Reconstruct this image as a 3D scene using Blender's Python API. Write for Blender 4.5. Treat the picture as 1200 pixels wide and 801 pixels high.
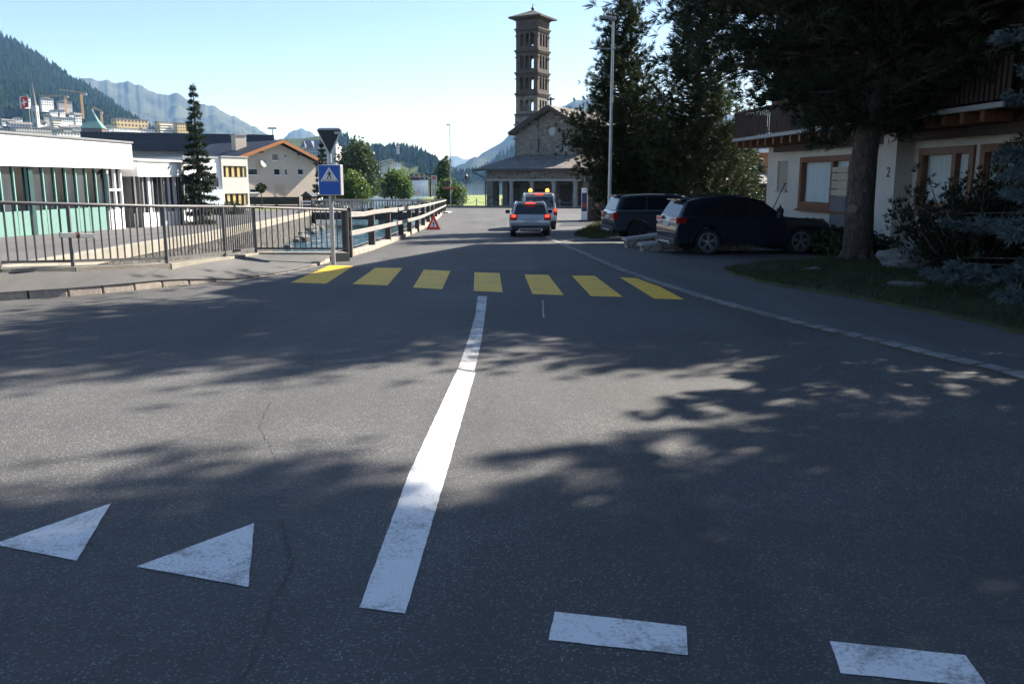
import bpy, bmesh, math, random
import numpy as np
from mathutils import Vector, Matrix, noise as mnoise
R = math.radians
random.seed(7)
for o in list(bpy.data.objects):
    bpy.data.objects.remove(o)
S = bpy.context.scene
COL = S.collection

# ------------------------------------------------------------ camera
F_PX, PITCH, CAM_Z = 1000.0, R(10.67), 1.75
cd = bpy.data.cameras.new('camera')
cam = bpy.data.objects.new('camera', cd)
COL.objects.link(cam)
cam.location = (0, 0, CAM_Z)
cam.rotation_euler = (R(90) - PITCH, 0, 0)
cd.sensor_width = 36
cd.lens = 36 * F_PX / 1200
cd.clip_start = 0.05
cd.clip_end = 40000
S.camera = cam

# ------------------------------------------------------------ sky, sun, exposure
SUN_AZ, SUN_EL = R(52), R(38)
w = bpy.data.worlds.new('World')
S.world = w
w.use_nodes = True
nt = w.node_tree
sky = nt.nodes.new('ShaderNodeTexSky')
sky.sky_type = 'NISHITA'
sky.sun_disc = False
sky.sun_elevation = SUN_EL
sky.sun_rotation = SUN_AZ
sky.altitude = 1800
sky.air_density = 0.8
sky.dust_density = 1.6
sky.ozone_density = 1.8
bg = nt.nodes['Background']
bg.inputs['Strength'].default_value = 0.06
nt.links.new(sky.outputs['Color'], bg.inputs['Color'])
sl = bpy.data.lights.new('sun', 'SUN')
sl.energy = 4.3
sl.angle = R(0.5)
sl.color = (1.0, 0.955, 0.89)
sun = bpy.data.objects.new('sun', sl)
COL.objects.link(sun)
SDIR = Vector((math.sin(SUN_AZ) * math.cos(SUN_EL), math.cos(SUN_AZ) * math.cos(SUN_EL), math.sin(SUN_EL)))
sun.rotation_euler = SDIR.to_track_quat('Z', 'Y').to_euler()
sun.location = SDIR * 200
vs = S.view_settings
S.display_settings.display_device = 'sRGB'
vs.view_transform = 'Standard'
vs.look = 'None'
vs.gamma = 1
vs.use_curve_mapping = False
vs.exposure = 1.85
HAZE = 0.8e-4
S.cycles.volume_bounces = 0
S.cycles.max_bounces = 8
S.cycles.transparent_max_bounces = 12
S.cycles.use_denoising = True

# ------------------------------------------------------------ geometry helpers
def gz(x, y):
    """height of the gently falling street"""
    return -0.016 * min(max(y, -40), 135)

def ray(px, py):
    a, b = (px - 600) / F_PX, (400.5 - py) / F_PX
    return Vector((a, math.cos(PITCH) + b * math.sin(PITCH), -math.sin(PITCH) + b * math.cos(PITCH)))

def P(px, py, Y):
    d = ray(px, py)
    return Vector((0, 0, CAM_Z)) + d * (Y / d.y)

def G(px, py, dz=0.0):
    d = ray(px, py)
    t = (CAM_Z - dz) / (-d.z - 0.016 * d.y)
    return Vector((0, 0, CAM_Z)) + d * t

def ztop(py, Y):
    return P(600, py, Y).z

def resample(pts, n):
    pts = [Vector(p) for p in pts]
    d = [0]
    for a, b in zip(pts, pts[1:]):
        d.append(d[-1] + (b - a).length)
    out = []
    for i in range(n):
        t = d[-1] * i / (n - 1)
        k = max(j for j in range(len(d)) if d[j] <= t + 1e-9)
        k = min(k, len(pts) - 2)
        out.append(pts[k].lerp(pts[k + 1], (t - d[k]) / (d[k + 1] - d[k])))
    return out

class MB:
    def __init__(self):
        self.v, self.f, self.m = [], [], []
    def add(self, vs, fs, mi=0):
        n = len(self.v)
        self.v += [tuple(p) for p in vs]
        self.f += [tuple(i + n for i in f) for f in fs]
        self.m += [mi] * len(fs)
        return self
    def box(self, x0, x1, y0, y1, z0, z1, mi=0):
        return self.add([(x0, y0, z0), (x1, y0, z0), (x1, y1, z0), (x0, y1, z0), (x0, y0, z1), (x1, y0, z1), (x1, y1, z1), (x0, y1, z1)],
                        [(3, 2, 1, 0), (4, 5, 6, 7), (0, 1, 5, 4), (1, 2, 6, 5), (2, 3, 7, 6), (3, 0, 4, 7)], mi)
    def obox(self, c, a, b, d, mi=0):
        c, a, b, d = Vector(c), Vector(a), Vector(b), Vector(d)
        vs = [c - a - b - d, c + a - b - d, c + a + b - d, c - a + b - d, c - a - b + d, c + a - b + d, c + a + b + d, c - a + b + d]
        return self.add(vs, [(3, 2, 1, 0), (4, 5, 6, 7), (0, 1, 5, 4), (1, 2, 6, 5), (2, 3, 7, 6), (3, 0, 4, 7)], mi)
    def bar(self, p, q, wd, ht, mi=0):
        """rectangular bar from p to q, width horizontal, height vertical"""
        p, q = Vector(p), Vector(q)
        d = (q - p)
        s = d.cross(Vector((0, 0, 1)))
        s = s.normalized() if s.length > 1e-6 else Vector((1, 0, 0))
        u = s.cross(d).normalized()
        return self.obox((p + q) / 2, d / 2, s * wd / 2, u * ht / 2, mi)
    def tube(self, p, q, r0, r1=None, n=8, mi=0, cap=True):
        r1 = r0 if r1 is None else r1
        p, q = Vector(p), Vector(q)
        d = (q - p).normalized()
        a = d.orthogonal().normalized()
        b = d.cross(a)
        vs = []
        for c, r in ((p, r0), (q, r1)):
            for k in range(n):
                t = 2 * math.pi * k / n
                vs.append(c + (a * math.cos(t) + b * math.sin(t)) * r)
        fs = [(k, (k + 1) % n, n + (k + 1) % n, n + k) for k in range(n)]
        if cap:
            fs += [tuple(range(n - 1, -1, -1)), tuple(range(n, 2 * n))]
        return self.add(vs, fs, mi)
    def path(self, pts, rs, n=8, mi=0):
        pts = [Vector(p) for p in pts]
        if not isinstance(rs, (list, tuple)):
            rs = [rs] * len(pts)
        vs = []
        a = None
        for i, p in enumerate(pts):
            d = (pts[min(i + 1, len(pts) - 1)] - pts[max(i - 1, 0)]).normalized()
            a = d.orthogonal().normalized() if a is None else (a - d * a.dot(d)).normalized()
            b = d.cross(a)
            for k in range(n):
                t = 2 * math.pi * k / n
                vs.append(p + (a * math.cos(t) + b * math.sin(t)) * rs[i])
        fs = []
        for i in range(len(pts) - 1):
            for k in range(n):
                fs.append((i * n + k, i * n + (k + 1) % n, (i + 1) * n + (k + 1) % n, (i + 1) * n + k))
        fs += [tuple(range(n - 1, -1, -1)), tuple(range((len(pts) - 1) * n, len(pts) * n))]
        return self.add(vs, fs, mi)
    def prism(self, pts, vec, mi=0):
        """closed prism: polygon pts (3D) swept along vec"""
        pts = [Vector(p) for p in pts]
        vec = Vector(vec)
        n = len(pts)
        nrm = Vector((0, 0, 0))
        for i in range(n):
            nrm += (pts[i] - pts[0]).cross(pts[(i + 1) % n] - pts[0])
        if nrm.dot(vec) > 0:
            pts = pts[::-1]
        vs = pts + [p + vec for p in pts]
        fs = [tuple(range(n)), tuple(range(2 * n - 1, n - 1, -1))]
        fs += [(i, n + i, n + (i + 1) % n, (i + 1) % n) for i in range(n)]
        return self.add(vs, fs, mi)
    def lathe(self, prof, c=(0, 0, 0), ax=(0, 0, 1), n=20, mi=0):
        c, ax = Vector(c), Vector(ax).normalized()
        a = ax.orthogonal().normalized()
        b = ax.cross(a)
        vs = []
        for r, h in prof:
            for k in range(n):
                t = 2 * math.pi * k / n
                vs.append(c + ax * h + (a * math.cos(t) + b * math.sin(t)) * r)
        fs = []
        for i in range(len(prof) - 1):
            for k in range(n):
                fs.append((i * n + k, i * n + (k + 1) % n, (i + 1) * n + (k + 1) % n, (i + 1) * n + k))
        fs += [tuple(range(n - 1, -1, -1)), tuple(range((len(prof) - 1) * n, len(prof) * n))]
        return self.add(vs, fs, mi)
    def wall(self, outer, holes, O, U, V, T, mi=0):
        """wall with real openings: outer and holes are (u,v) loops on the plane O+uU+vV, thickness vector T"""
        O, U, V, T = Vector(O), Vector(U), Vector(V), Vector(T)
        bm = bmesh.new()
        loops = []
        for lp in [outer] + list(holes):
            vv = [bm.verts.new((u, v, 0)) for u, v in lp]
            for i in range(len(vv)):
                bm.edges.new((vv[i], vv[(i + 1) % len(vv)]))
            loops.append(lp)
        bmesh.ops.triangle_fill(bm, use_beauty=True, use_dissolve=False, edges=bm.edges[:])
        bm.verts.index_update()
        uv = [(x.co.x, x.co.y) for x in bm.verts]
        tris = [[x.index for x in f.verts] for f in bm.faces]
        bm.free()
        nrm = U.cross(V)
        front_to_T = nrm.dot(T) < 0
        n = len(uv)
        vs = [O + U * a + V * b for a, b in uv] + [O + U * a + V * b + T for a, b in uv]
        fs = []
        for t in tris:
            (ax, ay), (bx, by), (cx, cy) = uv[t[0]], uv[t[1]], uv[t[2]]
            ccw = (bx - ax) * (cy - ay) - (by - ay) * (cx - ax) > 0
            if ccw != front_to_T:
                t = t[::-1]
            fs.append(tuple(t))
            fs.append(tuple(i + n for i in t[::-1]))
        k = 0
        for li, lp in enumerate(loops):
            m = len(lp)
            for i in range(m):
                a, b = k + i, k + (i + 1) % m
                fs.append((a, b, b + n, a + n))
            k += m
        return self.add(vs, fs, mi)
    def build(self, name, mats, parent=None, smooth=False, bevel=0, seg=2, fix=False, autos=None):
        me = bpy.data.meshes.new(name)
        me.from_pydata(self.v, [], self.f)
        mats = mats if isinstance(mats, (list, tuple)) else [mats]
        for x in mats:
            me.materials.append(x)
        if len(mats) > 1:
            me.polygons.foreach_set('material_index', self.m)
        if fix:
            bm = bmesh.new()
            bm.from_mesh(me)
            bmesh.ops.recalc_face_normals(bm, faces=bm.faces[:])
            bm.to_mesh(me)
            bm.free()
        if smooth:
            me.polygons.foreach_set('use_smooth', [True] * len(me.polygons))
        me.update()
        o = bpy.data.objects.new(name, me)
        COL.objects.link(o)
        if parent:
            o.parent = parent
        if bevel:
            b = o.modifiers.new('bevel', 'BEVEL')
            b.width = bevel
            b.segments = seg
            b.limit_method = 'ANGLE'
            b.angle_limit = R(35)
        if autos:
            bm = bmesh.new()
            bm.from_mesh(me)
            for e in bm.edges:
                if len(e.link_faces) == 2 and e.calc_face_angle(0) > R(autos):
                    e.smooth = False
            for f in bm.faces:
                f.smooth = True
            bm.to_mesh(me)
            bm.free()
        return o

def tag(o, label=None, cat=None, group=None, kind=None):
    if label: o['label'] = label
    if cat: o['category'] = cat
    if group: o['group'] = group
    if kind: o['kind'] = kind
    return o

def thing(name, label, cat, loc=(0, 0, 0), rz=0, group=None):
    o = bpy.data.objects.new(name, None)
    o.empty_display_size = 0.2
    COL.objects.link(o)
    o.location = loc
    o.rotation_euler = (0, 0, rz)
    return tag(o, label, cat, group)

def copy_tree(o, parent=None):
    c = o.copy()
    COL.objects.link(c)
    c.parent = parent
    for ch in list(o.children):
        copy_tree(ch, c)
    return c

def tri_mesh(name, V, mats, parent=None, midx=None):
    """fast mesh of loose triangles, V is (n,3,3)"""
    V = np.asarray(V, dtype=np.float32)
    n = len(V)
    me = bpy.data.meshes.new(name)
    me.vertices.add(3 * n)
    me.vertices.foreach_set('co', V.reshape(-1))
    me.loops.add(3 * n)
    me.loops.foreach_set('vertex_index', np.arange(3 * n, dtype=np.int32))
    me.polygons.add(n)
    me.polygons.foreach_set('loop_start', np.arange(0, 3 * n, 3, dtype=np.int32))
    me.polygons.foreach_set('loop_total', np.full(n, 3, dtype=np.int32))
    mats = mats if isinstance(mats, (list, tuple)) else [mats]
    for m_ in mats:
        me.materials.append(m_)
    if midx is not None:
        me.polygons.foreach_set('material_index', np.asarray(midx, dtype=np.int32))
    me.update()
    me.validate()
    o = bpy.data.objects.new(name, me)
    COL.objects.link(o)
    if parent:
        o.parent = parent
    return o

# ------------------------------------------------------------ materials
MATS = {}
def _n(nt, t, **kw):
    x = nt.nodes.new(t)
    for k, v in kw.items():
        setattr(x, k, v)
    return x

def mat(name, col, rough=0.7, var=0.12, scale=2.0, bump=0.0, bscale=40.0, metal=0.0, spec=0.5, coat=0.0, stretch=None, detail=4):
    if name in MATS:
        return MATS[name]
    m = bpy.data.materials.new(name)
    m.use_nodes = True
    nt = m.node_tree
    b = nt.nodes['Principled BSDF']
    b.inputs['Roughness'].default_value = rough
    b.inputs['Metallic'].default_value = metal
    b.inputs['Specular IOR Level'].default_value = spec
    if coat:
        b.inputs['Coat Weight'].default_value = coat
        b.inputs['Coat Roughness'].default_value = 0.06
    tc = _n(nt, 'ShaderNodeTexCoord')
    src = tc.outputs['Object']
    if stretch:
        mp = _n(nt, 'ShaderNodeMapping')
        mp.inputs['Scale'].default_value = stretch
        nt.links.new(src, mp.inputs['Vector'])
        src = mp.outputs['Vector']
    no = _n(nt, 'ShaderNodeTexNoise')
    no.inputs['Scale'].default_value = scale
    no.inputs['Detail'].default_value = detail
    no.inputs['Roughness'].default_value = 0.6
    nt.links.new(src, no.inputs['Vector'])
    mr = _n(nt, 'ShaderNodeMapRange')
    mr.inputs['From Min'].default_value = 0.25
    mr.inputs['From Max'].default_value = 0.75
    mr.inputs['To Min'].default_value = 1 - var
    mr.inputs['To Max'].default_value = 1 + var
    nt.links.new(no.outputs['Fac'], mr.inputs['Value'])
    vm = _n(nt, 'ShaderNodeVectorMath', operation='SCALE')
    vm.inputs[0].default_value = col[:3]
    nt.links.new(mr.outputs['Result'], vm.inputs['Scale'])
    nt.links.new(vm.outputs['Vector'], b.inputs['Base Color'])
    if bump:
        n2 = _n(nt, 'ShaderNodeTexNoise')
        n2.inputs['Scale'].default_value = bscale
        n2.inputs['Detail'].default_value = 3
        nt.links.new(src, n2.inputs['Vector'])
        bp = _n(nt, 'ShaderNodeBump')
        bp.inputs['Strength'].default_value = bump
        bp.inputs['Distance'].default_value = 0.02
        nt.links.new(n2.outputs['Fac'], bp.inputs['Height'])
        nt.links.new(bp.outputs['Normal'], b.inputs['Normal'])
    MATS[name] = m
    return m

def foliage(name, c1, c2, scale=0.9, trans=0.25, spec=0.3, rough=0.55):
    if name in MATS:
        return MATS[name]
    m = bpy.data.materials.new(name)
    m.use_nodes = True
    nt = m.node_tree
    b = nt.nodes['Principled BSDF']
    out = nt.nodes['Material Output']
    b.inputs['Roughness'].default_value = rough
    b.inputs['Specular IOR Level'].default_value = spec
    tc = _n(nt, 'ShaderNodeTexCoord')
    no = _n(nt, 'ShaderNodeTexNoise')
    no.inputs['Scale'].default_value = scale
    no.inputs['Detail'].default_value = 5
    no.inputs['Roughness'].default_value = 0.75
    nt.links.new(tc.outputs['Object'], no.inputs['Vector'])
    cr = _n(nt, 'ShaderNodeValToRGB')
    cr.color_ramp.elements[0].position = 0.35
    cr.color_ramp.elements[1].position = 0.68
    cr.color_ramp.elements[0].color = (*c1, 1)
    cr.color_ramp.elements[1].color = (*c2, 1)
    nt.links.new(no.outputs['Fac'], cr.inputs['Fac'])
    nt.links.new(cr.outputs['Color'], b.inputs['Base Color'])
    tr = _n(nt, 'ShaderNodeBsdfTranslucent')
    nt.links.new(cr.outputs['Color'], tr.inputs['Color'])
    mx = _n(nt, 'ShaderNodeMixShader')
    mx.inputs['Fac'].default_value = trans
    nt.links.new(b.outputs['BSDF'], mx.inputs[1])
    nt.links.new(tr.outputs['BSDF'], mx.inputs[2])
    nt.links.new(mx.outputs['Shader'], out.inputs['Surface'])
    MATS[name] = m
    return m

def asphalt(name, base, stone, cell=70.0, frac=0.5, bump=0.55, blot=0.18):
    m = bpy.data.materials.new(name)
    m.use_nodes = True
    nt = m.node_tree
    L = nt.links.new
    b = nt.nodes['Principled BSDF']
    b.inputs['Roughness'].default_value = 0.8
    b.inputs['Specular IOR Level'].default_value = 0.35
    tc = _n(nt, 'ShaderNodeTexCoord')
    vo = _n(nt, 'ShaderNodeTexVoronoi')
    vo.inputs['Scale'].default_value = cell
    vo.inputs['Randomness'].default_value = 1
    L(tc.outputs['Object'], vo.inputs['Vector'])
    se = _n(nt, 'ShaderNodeSeparateColor')
    L(vo.outputs['Color'], se.inputs['Color'])
    # only some of the cells are bare pale stones
    r1 = _n(nt, 'ShaderNodeMapRange')
    r1.inputs['From Min'].default_value = 1 - frac
    r1.inputs['From Max'].default_value = 1.0
    L(se.outputs['Red'], r1.inputs['Value'])
    r2 = _n(nt, 'ShaderNodeMapRange')
    r2.inputs['From Min'].default_value = 0.55
    r2.inputs['From Max'].default_value = 0.25
    L(vo.outputs['Distance'], r2.inputs['Value'])
    mu = _n(nt, 'ShaderNodeMath', operation='MULTIPLY')
    L(r1.outputs['Result'], mu.inputs[0])
    L(r2.outputs['Result'], mu.inputs[1])
    # wear differs over the road
    big = _n(nt, 'ShaderNodeTexNoise')
    big.inputs['Scale'].default_value = 0.45
    big.inputs['Detail'].default_value = 6
    big.inputs['Roughness'].default_value = 0.62
    L(tc.outputs['Object'], big.inputs['Vector'])
    wr = _n(nt, 'ShaderNodeMapRange')
    wr.inputs['From Min'].default_value = 0.3
    wr.inputs['From Max'].default_value = 0.7
    wr.inputs['To Min'].default_value = 0.35
    wr.inputs['To Max'].default_value = 1.0
    L(big.outputs['Fac'], wr.inputs['Value'])
    mu2 = _n(nt, 'ShaderNodeMath', operation='MULTIPLY')
    L(mu.outputs[0], mu2.inputs[0])
    L(wr.outputs['Result'], mu2.inputs[1])
    sm = _n(nt, 'ShaderNodeTexNoise')
    sm.inputs['Scale'].default_value = 9.0
    sm.inputs['Detail'].default_value = 8
    sm.inputs['Roughness'].default_value = 0.75
    L(tc.outputs['Object'], sm.inputs['Vector'])
    ad = _n(nt, 'ShaderNodeMath', operation='ADD')
    L(sm.outputs['Fac'], ad.inputs[0])
    L(big.outputs['Fac'], ad.inputs[1])
    br = _n(nt, 'ShaderNodeMapRange')
    br.inputs['From Min'].default_value = 0.6
    br.inputs['From Max'].default_value = 1.4
    br.inputs['To Min'].default_value = 1 - blot
    br.inputs['To Max'].default_value = 1 + blot
    L(ad.outputs[0], br.inputs['Value'])
    # wheel tracks along the street and old repairs
    mp = _n(nt, 'ShaderNodeMapping')
    mp.inputs['Scale'].default_value = (0.9, 0.07, 1)
    mp.inputs['Rotation'].default_value = (0, 0, 0.12)
    L(tc.outputs['Object'], mp.inputs['Vector'])
    tk = _n(nt, 'ShaderNodeTexNoise')
    tk.inputs['Scale'].default_value = 1.0
    tk.inputs['Detail'].default_value = 3
    tk.inputs['Distortion'].default_value = 0.8
    L(mp.outputs['Vector'], tk.inputs['Vector'])
    pv_ = _n(nt, 'ShaderNodeTexVoronoi')
    pv_.inputs['Scale'].default_value = 0.16
    L(tc.outputs['Object'], pv_.inputs['Vector'])
    ps = _n(nt, 'ShaderNodeSeparateColor')
    L(pv_.outputs['Color'], ps.inputs['Color'])
    pa = _n(nt, 'ShaderNodeMath', operation='MULTIPLY_ADD')
    pa.inputs[1].default_value = 0.22
    L(ps.outputs['Green'], pa.inputs[0])
    L(tk.outputs['Fac'], pa.inputs[2])
    tr_ = _n(nt, 'ShaderNodeMapRange')
    tr_.inputs['From Min'].default_value = 0.3
    tr_.inputs['From Max'].default_value = 0.95
    tr_.inputs['To Min'].default_value = 0.76
    tr_.inputs['To Max'].default_value = 1.24
    L(pa.outputs[0], tr_.inputs['Value'])
    mm = _n(nt, 'ShaderNodeMath', operation='MULTIPLY')
    L(br.outputs['Result'], mm.inputs[0])
    L(tr_.outputs['Result'], mm.inputs[1])
    br = mm
    mx = _n(nt, 'ShaderNodeMix', data_type='RGBA')
    mx.inputs[6].default_value = (*base, 1)
    mx.inputs[7].default_value = (*stone, 1)
    L(mu2.outputs[0], mx.inputs[0])
    vm = _n(nt, 'ShaderNodeVectorMath', operation='SCALE')
    L(mx.outputs[2], vm.inputs[0])
    L(br.outputs[0], vm.inputs['Scale'])
    L(vm.outputs['Vector'], b.inputs['Base Color'])
    bp = _n(nt, 'ShaderNodeBump')
    bp.inputs['Strength'].default_value = bump
    bp.inputs['Distance'].default_value = 0.006
    L(vo.outputs['Distance'], bp.inputs['Height'])
    bp.invert = True
    L(bp.outputs['Normal'], b.inputs['Normal'])
    MATS[name] = m
    return m

def masonry(name, cols, mortar, scale=2.2, stretch=(1, 1, 1.7), bump=0.6, edge=0.05):
    m = bpy.data.materials.new(name)
    m.use_nodes = True
    nt = m.node_tree
    L = nt.links.new
    b = nt.nodes['Principled BSDF']
    b.inputs['Roughness'].default_value = 0.9
    tc = _n(nt, 'ShaderNodeTexCoord')
    mp = _n(nt, 'ShaderNodeMapping')
    mp.inputs['Scale'].default_value = stretch
    L(tc.outputs['Object'], mp.inputs['Vector'])
    vo = _n(nt, 'ShaderNodeTexVoronoi')
    vo.inputs['Scale'].default_value = scale
    L(mp.outputs['Vector'], vo.inputs['Vector'])
    ve = _n(nt, 'ShaderNodeTexVoronoi', feature='DISTANCE_TO_EDGE')
    ve.inputs['Scale'].default_value = scale
    L(mp.outputs['Vector'], ve.inputs['Vector'])
    se = _n(nt, 'ShaderNodeSeparateColor')
    L(vo.outputs['Color'], se.inputs['Color'])
    cr = _n(nt, 'ShaderNodeValToRGB')
    el = cr.color_ramp.elements
    el[0].color = (*cols[0], 1)
    el[1].color = (*cols[-1], 1)
    for i, c in enumerate(cols[1:-1]):
        e = el.new((i + 1) / (len(cols) - 1))
        e.color = (*c, 1)
    L(se.outputs['Red'], cr.inputs['Fac'])
    st = _n(nt, 'ShaderNodeMapRange')
    st.inputs['From Min'].default_value = edge * 0.4
    st.inputs['From Max'].default_value = edge
    L(ve.outputs['Distance'], st.inputs['Value'])
    no = _n(nt, 'ShaderNodeTexNoise')
    no.inputs['Scale'].default_value = 6
    no.inputs['Detail'].default_value = 5
    L(tc.outputs['Object'], no.inputs['Vector'])
    nm = _n(nt, 'ShaderNodeMapRange')
    nm.inputs['To Min'].default_value = 0.65
    nm.inputs['To Max'].default_value = 1.35
    L(no.outputs['Fac'], nm.inputs['Value'])
    mx = _n(nt, 'ShaderNodeMix', data_type='RGBA')
    mx.inputs[6].default_value = (*mortar, 1)
    L(st.outputs['Result'], mx.inputs[0])
    L(cr.outputs['Color'], mx.inputs[7])
    vm = _n(nt, 'ShaderNodeVectorMath', operation='SCALE')
    L(mx.outputs[2], vm.inputs[0])
    L(nm.outputs['Result'], vm.inputs['Scale'])
    L(vm.outputs['Vector'], b.inputs['Base Color'])
    bp = _n(nt, 'ShaderNodeBump')
    bp.inputs['Strength'].default_value = bump
    bp.inputs['Distance'].default_value = 0.06
    L(st.outputs['Result'], bp.inputs['Height'])
    L(bp.outputs['Normal'], b.inputs['Normal'])
    MATS[name] = m
    return m

def emit(name, col, strength):
    m = bpy.data.materials.new(name)
    m.use_nodes = True
    nt = m.node_tree
    b = nt.nodes['Principled BSDF']
    b.inputs['Base Color'].default_value = (*col, 1)
    b.inputs['Emission Color'].default_value = (*col, 1)
    b.inputs['Emission Strength'].default_value = strength
    MATS[name] = m
    return m

def pane_glass(name, tint=(0.8, 0.85, 0.85), refl=0.25):
    m = bpy.data.materials.new(name)
    m.use_nodes = True
    nt = m.node_tree
    L = nt.links.new
    out = nt.nodes['Material Output']
    nt.nodes.remove(nt.nodes['Principled BSDF'])
    t = _n(nt, 'ShaderNodeBsdfTransparent')
    t.inputs['Color'].default_value = (*tint, 1)
    g = _n(nt, 'ShaderNodeBsdfGlossy')
    g.inputs['Roughness'].default_value = 0.03
    lw = _n(nt, 'ShaderNodeLayerWeight')
    lw.inputs['Blend'].default_value = refl
    mx = _n(nt, 'ShaderNodeMixShader')
    L(lw.outputs['Fresnel'], mx.inputs['Fac'])
    L(t.outputs['BSDF'], mx.inputs[1])
    L(g.outputs['BSDF'], mx.inputs[2])
    L(mx.outputs['Shader'], out.inputs['Surface'])
    MATS[name] = m
    return m

def water(name, deep, foam_lo, foam_hi, sx=1.0, bump=0.35, rough=0.08):
    m = bpy.data.materials.new(name)
    m.use_nodes = True
    nt = m.node_tree
    L = nt.links.new
    b = nt.nodes['Principled BSDF']
    b.inputs['Roughness'].default_value = rough
    b.inputs['IOR'].default_value = 1.33
    tc = _n(nt, 'ShaderNodeTexCoord')
    mp = _n(nt, 'ShaderNodeMapping')
    mp.inputs['Scale'].default_value = (1.0 * sx, 0.45 * sx, 1)
    L(tc.outputs['Object'], mp.inputs['Vector'])
    n1 = _n(nt, 'ShaderNodeTexNoise')
    n1.inputs['Scale'].default_value = 1.6
    n1.inputs['Detail'].default_value = 7
    n1.inputs['Roughness'].default_value = 0.68
    n1.inputs['Distortion'].default_value = 0.6
    L(mp.outputs['Vector'], n1.inputs['Vector'])
    st = _n(nt, 'ShaderNodeMapRange')
    st.inputs['From Min'].default_value = foam_lo
    st.inputs['From Max'].default_value = foam_hi
    L(n1.outputs['Fac'], st.inputs['Value'])
    mx = _n(nt, 'ShaderNodeMix', data_type='RGBA')
    mx.inputs[6].default_value = (*deep, 1)
    mx.inputs[7].default_value = (0.7, 0.75, 0.76, 1)
    L(st.outputs['Result'], mx.inputs[0])
    L(mx.outputs[2], b.inputs['Base Color'])
    bp = _n(nt, 'ShaderNodeBump')
    bp.inputs['Strength'].default_value = bump
    bp.inputs['Distance'].default_value = 0.25
    L(n1.outputs['Fac'], bp.inputs['Height'])
    L(bp.outputs['Normal'], b.inputs['Normal'])
    MATS[name] = m
    return m

M_road = asphalt('asphalt_worn', (0.068, 0.067, 0.066), (0.3, 0.293, 0.28), 78, 0.45, .6, .26)
M_walk = asphalt('asphalt_pavement', (0.095, 0.092, 0.089), (0.2, 0.196, 0.188), 95, 0.4, 0.35, 0.12)
M_patch = asphalt('asphalt_patch', (0.094, 0.091, 0.088), (0.25, 0.245, 0.235), 120, 0.5, 0.35, 0.14)
M_drive = asphalt('asphalt_drive', (0.09, 0.089, 0.087), (0.17, 0.167, 0.162), 95, 0.4, 0.3, 0.14)
M_granite = mat('granite', (0.34, 0.285, 0.24), 0.85, 0.3, 14, 0.5, 60, detail=8)
M_cobble = mat('cobble_stone', (0.19, 0.185, 0.175), 0.85, 0.5, 2.5, 0.5, 40, detail=8)
M_concrete = mat('concrete', (0.26, 0.235, 0.19), 0.9, 0.25, 1.5, 0.35, 25, detail=8)
M_gconc = mat('grey_concrete', (0.36, 0.355, 0.34), 0.9, 0.2, 0.9, 0.2, 20, detail=8)
M_yellow = mat('yellow_paint', (0.62, 0.42, 0.03), 0.6, 0.2, 5, 0.5, 160, detail=9)
M_steel = mat('galvanised_steel', (0.3, 0.31, 0.32), 0.5, 0.15, 6, metal=0.35)
M_rail = mat('painted_rail', (0.11, 0.105, 0.105), 0.55, 0.25, 4, 0.1, 60)
M_gpost = mat('light_post_metal', (0.42, 0.43, 0.44), 0.45, 0.1, 3, metal=0.4)
M_white = mat('white_render', (0.8, 0.79, 0.77), 0.85, 0.05, 0.8, 0.15, 30, detail=8)
M_wpaint = mat('white_paint', (0.8, 0.8, 0.8), 0.5, 0.06, 3)
M_dark = mat('dark_metal', (0.03, 0.03, 0.032), 0.5, 0.2, 4)
M_black = mat('black_plastic', (0.012, 0.012, 0.013), 0.5, 0.1, 5)
M_dwood = mat('dark_wood', (0.055, 0.035, 0.025), 0.8, 0.35, 2.5, 0.3, 20, stretch=(4, 4, 0.4))
M_frame = mat('brown_window_wood', (0.15, 0.058, 0.026), 0.5, 0.25, 3, 0.15, 20, stretch=(4, 4, 0.5))
M_glass = mat('dark_glass', (0.018, 0.021, 0.024), 0.05, 0.1, 1, spec=0.6)
M_bark = masonry('bark', [(.055, .042, .033), (.095, .073, .056), (.07, .053, .041), (.12, .095, .075)], (.045, .034, .026), 17, (1, 1, .28), .8, .06)
M_earth = mat('earth', (0.09, 0.075, 0.05), 0.95, 0.3, 1.2, 0.4, 10)
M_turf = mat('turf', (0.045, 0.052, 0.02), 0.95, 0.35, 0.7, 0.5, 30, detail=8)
M_meadow = mat('meadow_grass', (0.17, 0.21, 0.055), 0.95, 0.3, 0.25, 0.3, 8, detail=8)
M_navy = mat('navy_sheet_roof', (0.028, 0.035, 0.055), 0.45, 0.12, 0.5, metal=0.2)
M_slate = masonry('stone_slab_roof', [(0.1, 0.09, 0.085), (0.17, 0.15, 0.13), (0.23, 0.2, 0.17)], (0.05, 0.045, 0.04), 2.0, (1, 1, 1.6), 0.5)
M_stone = masonry('church_stone', [(0.09, 0.08, 0.068), (0.2, 0.178, 0.148), (0.145, 0.132, 0.115), (0.28, 0.246, 0.2)], (0.24, 0.216, 0.176), 2.0, (1, 1, 1.8), 0.5)
M_brick = masonry('church_brick', [(0.062, 0.048, 0.038), (0.083, 0.064, 0.05), (0.11, 0.084, 0.066)], (0.085, 0.073, 0.062), 4.0, (1, 1, 2.2), 0.3)
M_rubble = masonry('rubble_wall', [(0.13, 0.12, 0.1), (0.22, 0.2, 0.17), (0.17, 0.16, 0.14)], (0.06, 0.055, 0.05), 1.5, (1, 1, 1.4), 0.8)
M_blocks = masonry('block_wall', [(0.25, 0.22, 0.19), (0.33, 0.29, 0.25), (0.28, 0.25, 0.22)], (0.08, 0.07, 0.06), 2.6, (1, 1, 1.3), 0.6)
M_rock = mat('grey_rock', (0.14, 0.137, 0.13), 0.9, 0.35, 2.5, 0.8, 8, detail=8)
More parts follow.
